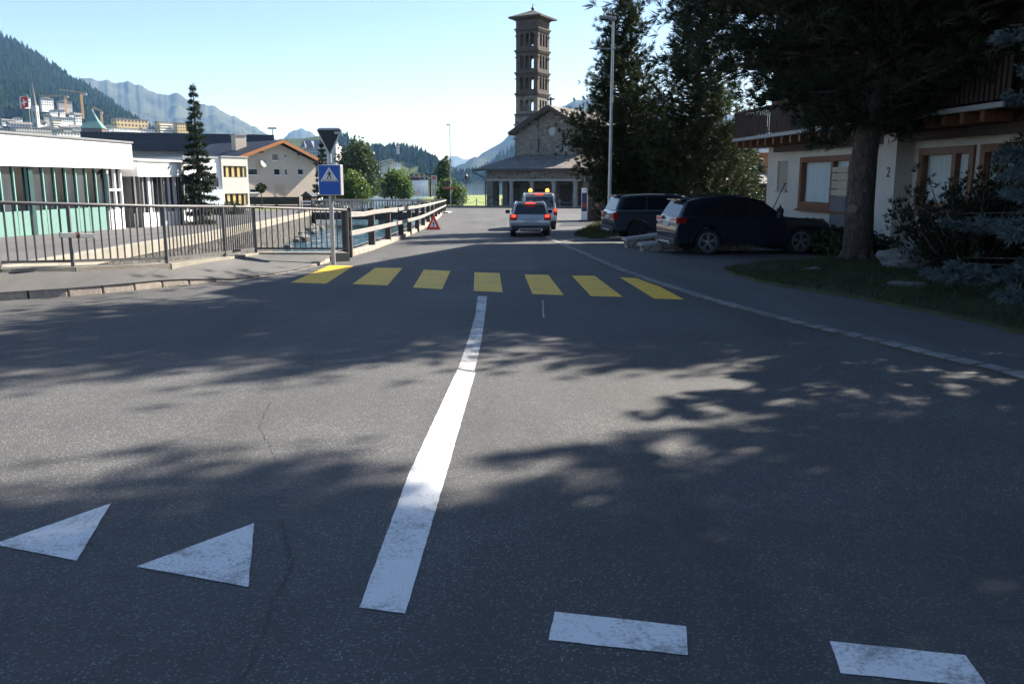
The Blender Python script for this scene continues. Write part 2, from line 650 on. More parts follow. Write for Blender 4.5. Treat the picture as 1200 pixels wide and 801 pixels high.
# ------------------------------------------------------------ worn road paint
def road_paint(name, col, under, lo, hi):
    m = bpy.data.materials.new(name)
    m.use_nodes = True
    nt = m.node_tree
    L = nt.links.new
    b = nt.nodes['Principled BSDF']
    b.inputs['Roughness'].default_value = 0.65
    tc = _n(nt, 'ShaderNodeTexCoord')
    n1 = _n(nt, 'ShaderNodeTexNoise')
    n1.inputs['Scale'].default_value = 55
    n1.inputs['Detail'].default_value = 6
    n1.inputs['Roughness'].default_value = 0.7
    L(tc.outputs['Object'], n1.inputs['Vector'])
    n2 = _n(nt, 'ShaderNodeTexNoise')
    n2.inputs['Scale'].default_value = 2.6
    n2.inputs['Detail'].default_value = 7
    n2.inputs['Roughness'].default_value = 0.65
    n2.inputs['Distortion'].default_value = 1.2
    L(tc.outputs['Object'], n2.inputs['Vector'])
    ad = _n(nt, 'ShaderNodeMath', operation='MULTIPLY')
    L(n1.outputs['Fac'], ad.inputs[0])
    L(n2.outputs['Fac'], ad.inputs[1])
    mr = _n(nt, 'ShaderNodeMapRange')
    mr.inputs['From Min'].default_value = lo
    mr.inputs['From Max'].default_value = hi
    L(ad.outputs[0], mr.inputs['Value'])
    mx = _n(nt, 'ShaderNodeMix', data_type='RGBA')
    mx.inputs[6].default_value = (*under, 1)
    mx.inputs[7].default_value = (*col, 1)
    L(mr.outputs['Result'], mx.inputs[0])
    L(mx.outputs[2], b.inputs['Base Color'])
    bp = _n(nt, 'ShaderNodeBump')
    bp.inputs['Strength'].default_value = 0.4
    bp.inputs['Distance'].default_value = 0.003
    L(n1.outputs['Fac'], bp.inputs['Height'])
    L(bp.outputs['Normal'], b.inputs['Normal'])
    MATS[name] = m
    return m
M_mark = road_paint('white_road_paint', (0.7, 0.695, 0.68), (0.3, 0.29, 0.28), 0.15, 0.26)
M_markold = road_paint('worn_white_road_paint', (0.5, 0.495, 0.48), (0.18, 0.175, 0.17), 0.19, 0.27)
M_yel = road_paint('yellow_road_paint', (0.85, 0.48, 0.012), (0.42, 0.27, 0.05), 0.13, 0.22)

def struct(o):
    return tag(o, kind='structure')

# ------------------------------------------------------------ base terrain, water
struct(MB().add([(-14000, -600, -5), (14000, -600, -5), (14000, 15000, -5), (-14000, 15000, -5)], [(0, 1, 2, 3)]).build('ground', M_earth))
WZ = -2.7
M_river = water('river_water', (0.012, 0.05, 0.062), 0.56, 0.7, 1.0, 0.6)
M_lake = water('lake_water', (0.02, 0.045, 0.055), 2, 3, 0.35, 0.035, 0.06)
struct(MB().add([(-60, -40, WZ), (30, -40, WZ), (30, 262, WZ), (-60, 262, WZ)], [(0, 1, 2, 3)]).build('river', M_river))
struct(MB().add([(-900, 262, WZ - .02), (900, 262, WZ - .02), (1500, 2600, WZ - .02), (-1500, 2600, WZ - .02)], [(0, 1, 2, 3)]).build('lake', M_lake))

def sheet(pts, dz, name, m, cut=True, skirt=0):
    """flat-lying polygon pts [(x,y)] following the falling street, split where the slope changes"""
    bm = bmesh.new()
    f = bm.faces.new([bm.verts.new((x, y, 0)) for x, y in pts])
    for yy in (-40, 135):
        g = bm.faces[:] + bm.edges[:] + bm.verts[:]
        bmesh.ops.bisect_plane(bm, geom=g, plane_co=(0, yy, 0), plane_no=(0, 1, 0))
    bmesh.ops.triangulate(bm, faces=bm.faces[:])
    bmesh.ops.recalc_face_normals(bm, faces=bm.faces[:])
    if sum(f.normal.z for f in bm.faces) < 0:
        bmesh.ops.reverse_faces(bm, faces=bm.faces[:])
    for v in bm.verts:
        v.co.z = gz(v.co.x, v.co.y) + dz
    if skirt:
        ed = [e for e in bm.edges if len(e.link_faces) == 1]
        r = bmesh.ops.extrude_edge_only(bm, edges=ed)
        for v in [x for x in r['geom'] if isinstance(x, bmesh.types.BMVert)]:
            v.co.z -= skirt
    me = bpy.data.meshes.new(name)
    bm.to_mesh(me)
    bm.free()
    me.materials.append(m)
    o = bpy.data.objects.new(name, me)
    COL.objects.link(o)
    return struct(o)

def g2(l):
    return [(G(a, b).x, G(a, b).y) for a, b in l]

# kerb line on the left (road edge) and the railing line
KERB = [Vector((-24, -6, 0)), Vector((-14.6, 7.0, 0))] + [G(a, b) for a, b in [(-80, 358.5), (0, 352.5), (85, 347), (150, 341), (210, 334.5), (270, 328.5), (310, 323.5), (345, 317.5), (372, 311.5), (392, 305.5), (412, 300.5), (436, 293.5), (470, 280.5), (496, 268.5), (508, 261), (516, 254), (521.5, 247.5)]]
RAIL = [Vector((-16, -4, .45)), Vector((-11.4, 6.5, .33))] + [P(*a) for a in [(-80, 320, 14.3), (0, 316, 14.9), (86, 314, 15.7), (196, 310, 17.2), (264, 302, 19.6), (300, 297, 21.7), (408, 297, 23.1)]]
for k in KERB:
    k.z = gz(k.x, k.y)

GUT = g2([(1560, 560), (1380, 500), (1200, 440), (1100, 417), (1000, 393), (930, 377), (880, 364), (830, 350), (778, 334), (725, 315), (682, 296), (650, 282.5), (638, 275), (634, 268)])
LAWN = g2([(1500, 470), (1350, 425), (1200, 392), (1100, 369), (1000, 350), (940, 340), (895, 332), (858, 322), (848, 316.5), (870, 312), (905, 308), (950, 305), (985, 303)]) + [(9.4, 25.2), (10.9, 26.0), (16, 26.0), (16, 8)]
rgl = random.Random(21)
LAWN = [(p.x + rgl.uniform(-.05, .05), p.y + rgl.uniform(-.07, .07)) for p in resample([Vector((x, y, 0)) for x, y in LAWN], 130)]
kx = [(p.x, p.y) for p in KERB]
PLAZA_FAR = 126.0
road_pts = [(-24, -6), (-24, -30), (30, -30)] + [(9.5, 2.5)] + GUT + [(GUT[-1][0] + .6, 70), (GUT[-1][0] + 1.6, 84), (GUT[-1][0] + 18, 90), (GUT[-1][0] + 40, 92), (50, PLAZA_FAR), (-9.5, PLAZA_FAR), (-9.2, 100)] + kx[::-1]
sheet(road_pts, 0.0, 'road', M_road)
pave_pts = [(30, -30), (60, -30), (60, 90), (GUT[-1][0] + 40, 91.99), (GUT[-1][0] + 18, 89.99), (GUT[-1][0] + 1.6, 83.99), (GUT[-1][0] + .6, 70)] + GUT[::-1] + [(9.5, 2.5)]
sheet(pave_pts, 0.0, 'pavement', M_drive)
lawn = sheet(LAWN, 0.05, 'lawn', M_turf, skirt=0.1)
# grass strip beside the parked car
STRIP = g2([(672, 276), (690, 279.5), (706, 279), (730, 276), (728, 266), (700, 262)])
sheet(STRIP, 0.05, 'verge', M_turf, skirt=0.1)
# meadow towards the lake, with the land right of the river
sheet([(-12.5, 126), (60, PLAZA_FAR), (60, 100), (400, 100), (700, 230), (420, 268), (180, 262), (60, 256), (0, 252), (-18, 240), (-22, 200), (-14, 150)], -0.02, 'meadow', M_meadow, skirt=2.5)
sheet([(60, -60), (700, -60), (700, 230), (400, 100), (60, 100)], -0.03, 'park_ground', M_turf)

# gutter line of setts between road and pavement
def strip_stones(line, wid, step, h, name, m, z0=0.004, rnd=0.3, gap=0.012):
    pts = resample([Vector((x, y, 0)) for x, y in line], int(sum((Vector(b) - Vector(a)).length for a, b in zip(line, line[1:])) / step) + 1)
    mb = MB()
    rg = random.Random(3)
    for a, b in zip(pts, pts[1:]):
        d = (b - a)
        L = d.length
        d.normalize()
        s = Vector((-d.y, d.x, 0))
        hw = wid / 2 * rg.uniform(1 - rnd * .5, 1 + rnd * .3)
        c = (a + b) / 2 + s * rg.uniform(-.02, .02)
        hl = L / 2 - gap * rg.uniform(.6, 1.6)
        z = gz(c.x, c.y) + z0 + rg.uniform(0, .006)
        q = []
        for sx, sy in ((-1, -1), (1, -1), (1, 1), (-1, 1)):
            p = c + d * hl * sx * rg.uniform(.9, 1) + s * hw * sy * rg.uniform(.88, 1)
            q.append(Vector((p.x, p.y, z)))
        mb.prism(q, (0, 0, h))
    return struct(mb.build(name, m, bevel=0.012, seg=2))
strip_stones(GUT, 0.23, 0.36, 0.014, 'gutter', M_cobble, rnd=.5, gap=.02)
sheet([(x - .18, y) for x, y in GUT] + [(x + .18, y) for x, y in GUT[::-1]], 0.004, 'gutter_bed', M_earth)

# sidewalk between kerb and railing, and its granite kerb
def kerb_h(px):
    # full height at the left, dropped at the crossing, rising again at the fence
    if px < 200: return .15
    if px < 275: return .15 - .115 * (px - 200) / 75
    if px < 370: return .035
    if px < 385: return .035 + .1 * (px - 370) / 15
    return .14
def px_of(p):
    return 600 + F_PX * p.x / (p.y * math.cos(PITCH) + (CAM_Z - p.z) * math.sin(PITCH)) if p.y > 1 else -500
kl = resample(KERB[:12], 60)
rl = resample(RAIL, 60)
mb = MB()
for i in range(59):
    qs = []
    for j in range(7):
        t = j / 6
        for k in (i, i + 1):
            a = kl[k] + Vector((0, 0, kerb_h(px_of(kl[k])) - .004))
            b = rl[k]
            qs.append(a.lerp(b, t))
    mb.add(qs, [(2 * j, 2 * j + 1, 2 * j + 3, 2 * j + 2) for j in range(6)])
struct(mb.build('sidewalk', M_walk, fix=True))
mb = MB()
kk = resample(KERB[1:], 150)
for i in range(len(kk) - 1):
    a, b = kk[i], kk[i + 1]
    d = (b - a).normalized()
    s = Vector((-d.y, d.x, 0))
    ha, hb = kerb_h(px_of(a)), kerb_h(px_of(b))
    g = d * 0.012
    w_ = .27
    lo = Vector((0, 0, -.1))
    vs = [a + g + lo, b - g + lo, b - g + lo + s * w_, a + g + lo + s * w_,
          a + g + Vector((0, 0, ha)) + s * .02, b - g + Vector((0, 0, hb)) + s * .02, b - g + Vector((0, 0, hb)) + s * w_, a + g + Vector((0, 0, ha)) + s * w_]
    mb.add(vs, [(3, 2, 1, 0), (4, 5, 6, 7), (0, 1, 5, 4), (1, 2, 6, 5), (2, 3, 7, 6), (3, 0, 4, 7)])
struct(mb.build('kerb', M_granite, bevel=0.02, seg=2))
# concrete edge beam under the railing, face down to the water
mb = MB()
for a, b in zip(RAIL, RAIL[1:]):
    d = (b - a)
    s = Vector((-d.y, d.x, 0)).normalized()
    m_ = (a + b) / 2
    mb.obox(m_ + s * .1 - Vector((0, 0, 1.475)), d / 2, s * .2, Vector((0, 0, 1.5)))
struct(mb.build('bridge_edge', M_concrete))

# right river bank: strip between kerb and water with wall
mb = MB()
bank = [p for p in KERB[11:]] + [Vector((-9.2, 100, gz(0, 100))), Vector((-9.9, 126, gz(0, 126)))]
for a, b in zip(bank, bank[1:]):
    d = (b - a).normalized()
    s = Vector((-d.y, d.x, 0))
    e = s * .75
    lo = Vector((0, 0, -4.2))
    up = Vector((0, 0, .1))
    mb.add([a + s * .2 + up, b + s * .2 + up, b + e + up, a + e + up, b + e + lo, a + e + lo], [(0, 1, 2, 3), (3, 2, 4, 5)])
struct(mb.build('river_bank', M_rubble))

# quay on the far side of the river
Q = g2([(-140, 352), (20, 317.5), (62, 309.5), (150, 293), (237, 278), (300, 264), (367, 249)])
quay = sheet([(-400, -60), (-24, -60), (-20.5, -4), Q[0]] + Q[1:] + [(-21.5, 90), (-24, 126), (-38, 170), (-60, 250), (-400, 420), (-600, 420)], 0.0, 'quay_road', M_walk)
mb = MB()
qq = [Vector((x, y, gz(x, y))) for x, y in Q] + [Vector((-21.5, 90, gz(0, 90))), Vector((-24, 126, gz(0, 126))), Vector((-38, 170, gz(0, 130))), Vector((-60, 250, gz(0, 130)))]
for a, b in zip(qq, qq[1:]):
    d = (b - a).normalized()
    s = Vector((d.y, -d.x, 0))
    mb.obox((a + b) / 2 - Vector((0, 0, 0.02)), (b - a) / 2, s * .16, Vector((0, 0, .2)))
struct(mb.build('quay_coping', M_concrete, bevel=.015))
mb = MB()
for a, b in zip(qq, qq[1:]):
    d = (b - a).normalized()
    s = Vector((d.y, -d.x, 0))
    lo = Vector((0, 0, -4.2))
    mb.add([a + s * .12, b + s * .12, b + s * .3 + lo, a + s * .3 + lo], [(0, 1, 2, 3)])
struct(mb.build('quay_wall', masonry('shade_dark_quay_stone', [(.045, .042, .036), (.1, .092, .08), (.07, .066, .06)], (.03, .028, .025), 1.6, (1, 1, 1.4), .8)))  # stone colours darkened to paint in the shade on the wall face
# stones at the foot of the quay wall
rg = random.Random(5)
mb = MB()
for i in range(130):
    t = rg.random() ** 1.4 * (len(qq) - 5)
    k = int(t)
    p = qq[k].lerp(qq[k + 1], t - k) + Vector((rg.uniform(.3, 1.3), rg.uniform(-.3, .3), 0))
    r = rg.uniform(.25, .8)
    vs, fs = [], []
    bm = bmesh.new()
    bmesh.ops.create_icosphere(bm, subdivisions=1, radius=r)
    for v in bm.verts:
        v.co *= rg.uniform(.75, 1.15)
    bm.verts.index_update()
    mb.add([(p.x + v.co.x, p.y + v.co.y, WZ + .1 + v.co.z * .7) for v in bm.verts], [tuple(v.index for v in f.verts) for f in bm.faces])
    bm.free()
tag(mb.build('river_stones', M_rock), 'heap of rough grey stones at the foot of the quay wall', 'stones', kind='stuff')
# lawn in front of the beige house
sheet([(-47, 103), (-28, 103), (-29, 121), (-52, 121)], 0.02, 'house_lawn', M_meadow)

# ------------------------------------------------------------ road markings
def marking(px, name, m, label, group=None, dz=.004, jag=0.0):
    pts = [G(a, b) for a, b in px]
    out = []
    rg = random.Random(len(px) + int(px[0][0]))
    for a, b in zip(pts, pts[1:] + pts[:1]):
        n = max(1, int((b - a).length / .06)) if jag else 1
        for k in range(n):
            p = a.lerp(b, k / n)
            if jag and k:
                p += Vector((rg.uniform(-jag, jag), rg.uniform(-jag, jag), 0))
            out.append(Vector((p.x, p.y, gz(p.x, p.y) + dz)))
    bm = bmesh.new()
    f = bm.faces.new([bm.verts.new(p) for p in out])
    bmesh.ops.triangulate(bm, faces=[f])
    for f in bm.faces:
        if f.normal.z < 0:
            f.normal_flip()
    me = bpy.data.meshes.new(name)
    bm.to_mesh(me)
    bm.free()
    me.materials.append(m)
    o = bpy.data.objects.new(name, me)
    COL.objects.link(o)
    return tag(o, label, 'road marking', group, 'structure')
STR = [[(341, 331), (382, 332.5), (414.6, 311.7), (386, 311)], [(413, 333), (454, 334.6), (471.7, 314), (440, 313.8)],
       [(484, 337), (518, 339), (528, 317.5), (496.7, 316)], [(555, 341), (589, 342.5), (585.4, 320), (556, 319)],
       [(624, 344.6), (661, 346), (642.5, 322), (614.6, 321.7)], [(692.5, 347), (730, 348), (696.7, 323), (670, 323)],
       [(766.7, 350), (801.7, 351), (755, 326), (726, 325)]]
SL = ['sunlit yellow crossing stripe beside the left kerb', 'yellow crossing stripe half in shadow next to the sunlit one', 'third yellow crossing stripe from the left kerb',
      'yellow crossing stripe at the head of the white centre line', 'yellow crossing stripe just right of the centre line', 'yellow crossing stripe second from the right gutter', 'yellow crossing stripe nearest the right gutter']
for q, l in zip(STR, SL):
    marking(q, 'crossing_stripe', M_yel, l, 'yellow zebra crossing stripes', jag=.002)
marking([(-8, 638), (130, 590), (90, 657)], 'give_way_triangle', M_mark, 'white give way triangle cut by the left picture edge', 'white give way triangles', jag=.002)
marking([(160, 664), (298, 613), (291, 688)], 'give_way_triangle', M_mark, 'white give way triangle between the other triangle and the centre line', 'white give way triangles', jag=.002)
marking([(650, 717), (804, 734), (806, 768), (643, 750)], 'dash_line', M_mark, 'white dash just right of the long centre line', 'white dashes across the junction', jag=.002)
marking([(972, 751.5), (1131, 768), (1158, 806), (985, 789)], 'dash_line', M_mark, 'white dash in the lower right corner', 'white dashes across the junction', jag=.002)
marking([(421, 712), (475, 719), (520, 566), (557, 437), (536, 433), (478, 558)], 'centre_line', M_mark, 'long white centre line running up to the zebra crossing', jag=.002)
marking([(537, 432), (556, 435.5), (564, 400), (568, 372), (571, 347), (560, 347), (557, 370), (548, 400)], 'centre_line', M_markold, 'worn far end of the white centre line', jag=.005)
def crack(px, wid, name='road_crack', jit=.012, m=None):
    pts = resample([G(a, b) for a, b in px], 60)
    rg = random.Random(11)
    mb = MB()
    vs = []
    for i, p in enumerate(pts):
        d = (pts[min(i + 1, 59)] - pts[max(i - 1, 0)]).normalized()
        s = Vector((-d.y, d.x, 0))
        p = p + s * rg.uniform(-jit, jit)
        h = wid * rg.uniform(.15, 1) / 2
        for q in (p - s * h, p + s * h):
            vs.append((q.x, q.y, gz(q.x, q.y) + .003))
    mb.add(vs, [(2 * i, 2 * i + 2, 2 * i + 3, 2 * i + 1) for i in range(59)])
    return struct(mb.build(name, m or M_tar, fix=True))
M_tar = mat('tar_seam', (0.04, 0.04, 0.04), 0.7, 0.3, 8)
crack([(282, 801), (300, 760), (316, 720), (322, 700), (338, 672), (342, 655), (334, 630), (330, 606)], .013)
crack([(338, 660), (330, 690), (345, 715)], .005)
crack([(316, 720), (330, 742), (326, 770)], .005)
crack([(334, 630), (348, 622), (352, 610)], .004)
crack([(318, 470), (303, 500), (316, 520), (326, 545)], .008)
crack([(380, 330.5), (470, 338), (560, 344.5), (640, 350), (700, 353)], .035, 'road_seam', .004)
crack([(636, 352), (637, 372)], .03, 'road_seam', .004, M_markold)
crack([(340, 317), (420, 300), (470, 306), (560, 302), (660, 306)], .02, 'road_seam', .01)
crack([(1060, 470), (1110, 490), (1180, 520), (1260, 552)], .008, 'road_seam', .006)
crack([(900, 330), (880, 338), (848, 336)], .02, 'road_seam', .004)
# iron ring of a manhole near the crossing
c = G(461, 303)
mb = MB()
for k in range(24):
    a0, a1 = 2 * math.pi * k / 24, 2 * math.pi * (k + 1) / 24
    mb.add([(c.x + math.cos(a) * r, c.y + math.sin(a) * r, gz(0, c.y + math.sin(a) * r) + .004) for a in (a0, a1) for r in (.36, .42)], [(0, 1, 3, 2)])
mb.add([(c.x + math.cos(2 * math.pi * k / 24) * .36, c.y + math.sin(2 * math.pi * k / 24) * .36, gz(0, c.y) + .003) for k in range(24)], [tuple(range(24))])
tag(mb.build('manhole_cover', M_tar, fix=True), 'round dark manhole cover in the road beyond the crossing', 'manhole cover')
# ribbed grating by the information pillar
q = [G(655, 265.5), G(700, 264), G(708, 258.5), G(662, 259)]
mb = MB()
for i in range(22):
    t0, t1 = i / 22, (i + .55) / 22
    mb.prism([q[0].lerp(q[1], t0) + Vector((0, 0, .004)), q[0].lerp(q[1], t1) + Vector((0, 0, .004)), q[3].lerp(q[2], t1) + Vector((0, 0, .004)), q[3].lerp(q[2], t0) + Vector((0, 0, .004))], (0, 0, .02))
tag(mb.build('floor_grating', M_dark), 'dark ribbed floor grating at the roadside by the information pillar', 'grating')
# ------------------------------------------------------------ hills and mountains
def haze_mat_forest():
    return foliage('forest_needles', (0.009, 0.021, 0.006), (0.022, 0.042, 0.011), 0.02, 0.0, 0.0, 0.95)
M_forest = haze_mat_forest()
M_hill = mat('hill_grass', (0.055, 0.07, 0.024), 0.95, 0.45, 0.012, spec=0.0, detail=10)
M_fhill = mat('forest_floor', (0.018, 0.028, 0.011), 0.95, 0.4, 0.02, spec=0.0, detail=10)
M_mount = mat('mountain_rock_grass', (0.055, 0.062, 0.045), 0.95, 0.55, 0.0035, 0.0, spec=0.0, detail=12)
M_cliff = mat('cliff_rock', (0.16, 0.14, 0.11), 0.95, 0.5, 0.03, detail=10)

def interp(prof, x):
    if x <= prof[0][0]: return prof[0][1]
    for (a, b), (c, d) in zip(prof, prof[1:]):
        if x <= c:
            return b + (d - b) * (x - a) / (c - a)
    return prof[-1][1]

def ridge(name, prof, Yc, Yf, zf, m, amp, nscale, nu=110, nv=28, expo=1.25, jag=0.0, label=None):
    """a hill: crest along a skyline, falling towards the valley in front and behind"""
    x0, x1 = prof[0][0], prof[-1][0]
    rows = []
    for j in range(-5, nv + 1):
        row = []
        for i in range(nu + 1):
            px = x0 + (x1 - x0) * i / nu
            c = P(px, interp(prof, px), Yc)
            if jag:
                c.z += jag * mnoise.fractal(Vector((c.x * .01, Yc * .01, 3)), 1, 2, 5)
            fx = c.x * Yf / Yc
            if j < 0:
                t = -j / 5
                p = Vector((c.x * (1 + .35 * t), Yc * (1 + .35 * t), c.z + (zf - c.z) * t))
            else:
                t = j / nv
                p = Vector((c.x + (fx - c.x) * t, Yc + (Yf - Yc) * t, zf + (c.z - zf) * (1 - t) ** expo))
                n = mnoise.fractal(Vector((p.x * nscale, p.y * nscale * .6, zf)), 1, 2.1, 6)
                n = (abs(n) * 2 - .6) + .35 * mnoise.fractal(Vector((p.x * nscale * 4, p.y * nscale * 1.6, 9)), 1, 2.1, 5)
                p.z += amp * n * min(1, 2.2 * t + .06) * (1 - t) ** .6
            row.append(p)
        rows.append(row)
    vs = [p for r in rows for p in r]
    n = nu + 1
    fs = [(j * n + i, j * n + i + 1, (j + 1) * n + i + 1, (j + 1) * n + i) for j in range(len(rows) - 1) for i in range(nu)]
    o = MB().add(vs, fs).build(name, m, smooth=True, fix=True)
    struct(o)
    return rows[5:]

def forest(name, rows, n, h, label, keep=None, seed=1, wid=.26):
    rg = random.Random(seed)
    T = []
    nv, nu = len(rows) - 1, len(rows[0]) - 1
    k = 0
    while k < n:
        a, b = rg.random() * nu, rg.random() ** 1.15 * nv
        i, j = int(a), int(b)
        p = rows[j][i].lerp(rows[j][i + 1], a - i).lerp(rows[j + 1][i].lerp(rows[j + 1][i + 1], a - i), b - j)
        k += 1
        if keep and not keep(a / nu, b / nv, p):
            continue
        hh = h * rg.uniform(.55, 1.25)
        ns = 7
        ph = rg.random() * 6
        lean = (rg.uniform(-.04, .04) * hh, rg.uniform(-.04, .04) * hh)
        for (z0, r0, z1) in ((.0, wid * .75, .5), (.18, wid, .62), (.45, wid * .72, .85), (.68, wid * .42, 1.0)):
            tip = (p.x + lean[0] * z1, p.y + lean[1] * z1, p.z + hh * z1)
            ring = []
            for s in range(ns):
                t = ph + 2 * math.pi * s / ns
                rr = r0 * hh * rg.uniform(.6, 1.15)
                ring.append((p.x + rr * math.cos(t), p.y + rr * math.sin(t), p.z + hh * (z0 + rg.uniform(-.03, .05))))
            for s in range(ns):
                T.append((ring[s], ring[(s + 1) % ns], tip))
    return tag(tri_mesh(name, T, M_forest), label, 'forest', kind='stuff')

# pale far peaks and blue ranges
ridge('mountain', [(480, 204), (505, 196), (515, 190), (525, 186), (535, 183), (545, 184.5), (555, 188), (580, 180), (620, 178), (700, 190), (760, 205)], 9800, 7600, -3, M_mount, 60, .0012, 80, 16, jag=40)
rM = ridge('mountain', [(40, 112), (70, 102), (95, 91), (105, 92), (115, 95), (125, 94), (135, 97), (150, 95), (160, 99), (172, 105), (185, 109), (200, 110), (212, 112), (225, 118), (240, 122), (260, 130), (280, 139), (300, 150), (315, 158), (330, 167), (350, 179), (380, 192), (420, 208)], 5200, 3000, 0, M_mount, 75, .003, 260, 60, 1.1, jag=22)
ridge('mountain', [(325, 170), (340, 156), (347, 151), (353, 150), (362, 155), (372, 161), (395, 176), (420, 190), (450, 205)], 6800, 5400, 0, M_mount, 120, .002, 70, 18, jag=25)
ridge('mountain', [(505, 214), (525, 202), (540, 195), (560, 183), (580, 170), (595, 158), (605, 151), (640, 128), (700, 112), (760, 112), (820, 125), (860, 138), (900, 150), (1000, 165), (1250, 170)], 4600, 2900, -3, M_mount, 130, .002, 160, 30, 1.2, jag=22)
# wooded shore hill behind the church
r = ridge('hill', [(530, 213), (552, 209), (565, 202), (580, 192), (592, 184), (602, 178), (640, 160), (720, 150), (800, 150), (845, 145), (870, 150), (920, 160), (1000, 160), (1250, 150)], 2300, 1600, -3, M_fhill, 25, .006, 120, 20)
forest('forest', r, 3600, 24, 'hazy conifer wood on the slope between the church and the blue mountain', seed=3)
# left wooded hill above the town
rL = ridge('hill', [(-160, -40), (-60, 10), (0, 47), (15, 53), (30, 61), (50, 75), (70, 87), (90, 99), (110, 111), (130, 125), (145, 136), (158, 144), (175, 156), (200, 166), (240, 176), (300, 186), (340, 196)], 2100, 1000, 0, M_fhill, 28, .006, 130, 34, 1.0)
forest('forest', rL, 9000, 21, 'dark conifer forest covering the steep hillside above the town', lambda a, b, p: p.y > 1250 or (mnoise.noise(Vector((p.x * .012, p.y * .012, 0))) > .05 and p.y > 1060), 4)
# centre hill with the castle hotel and the cliff meadow
rC = ridge('hill', [(296, 178), (315, 166), (330, 163), (352, 163), (372, 160), (385, 158), (400, 163), (420, 172), (440, 184), (470, 196), (500, 208)], 1650, 1150, 0, M_hill, 10, .006, 90, 22)
forest('forest', rC, 2100, 17, 'conifer wood around and below the castle hotel', lambda a, b, p: (a > .48 or b > .3) and not (b > .2 and mnoise.noise(Vector((p.x * .02, p.y * .01, 2))) > .25), 5)
rD = ridge('hill', [(395, 206), (420, 190), (440, 180.5), (455, 180), (475, 182), (490, 185), (503, 190), (511, 195), (517, 203), (523, 213)], 1500, 1060, -3, M_hill, 16, .008, 90, 22, .8)
forest('forest', rD, 1500, 19, 'dark conifer wood along the crest above the cliff meadow', lambda a, b, p: b < .3 + .12 * mnoise.noise(Vector((p.x * .02, 0, 5))) or (b > .35 and a < .3) or (b < .75 and a > .86) or mnoise.noise(Vector((p.x * .03, p.y * .02, 7))) > .42, 6)
# lake shore land
struct(MB().add([(-600, 640, -2.4), (-170, 640, -2.4), (-110, 900, -2.3), (-90, 1060, -2.0), (-700, 1100, 0)], [(0, 1, 2, 3, 4)]).build('shore', M_hill))
struct(MB().add([(-3000, 420, -2.2), (-170, 420, -2.2), (-170, 700, -2.2), (-600, 1060, 0), (-3000, 1060, 0)], [(0, 1, 2, 3, 4)]).build('valley_ground', M_hill))

# ------------------------------------------------------------ the town below the left hill
M_cream = mat('cream_render', (0.5, 0.42, 0.26), 0.9, 0.1, .2)
M_hotel = mat('ochre_render', (0.52, 0.39, 0.2), 0.9, 0.1, .2)
M_hw = mat('far_white_render', (0.8, 0.78, 0.74), 0.9, 0.1, .2)
M_hg = mat('far_grey_render', (0.4, 0.38, 0.35), 0.9, 0.1, .2)
M_hroof = mat('far_grey_roof', (0.14, 0.13, 0.125), 0.8, 0.2, .2)
M_hbrown = mat('far_brown_wood', (0.13, 0.07, 0.045), 0.8, 0.2, .2)
M_win = mat('far_window', (0.035, 0.04, 0.045), 0.2, 0.1, .2)
M_copper = mat('green_copper', (0.09, 0.2, 0.17), 0.7, 0.2, .3)
M_crane = mat('crane_yellow', (0.5, 0.3, 0.1), 0.6, 0.1, 1)
M_red = mat('red_paint', (0.5, 0.02, 0.02), 0.5, 0.08, 2)

def win_grid(t, n, m, pos, hw, hh, side, mtl=None):
    """one window object per opening, all sharing one mesh"""
    me = None
    for s in range(m):
        for k in range(n):
            if me is None:
                mb = MB().box(-hw, hw, -.06, .1, -hh, hh) if side == 0 else (MB().box(-.1, .06, -hw, hw, -hh, hh) if side == 1 else MB().box(-.06, .1, -hw, hw, -hh, hh))
                o = mb.build('window', mtl or M_win, t)
                me = o.data
            else:
                o = bpy.data.objects.new('window', me)
                COL.objects.link(o)
                o.parent = t
            o.location = pos(k, s)

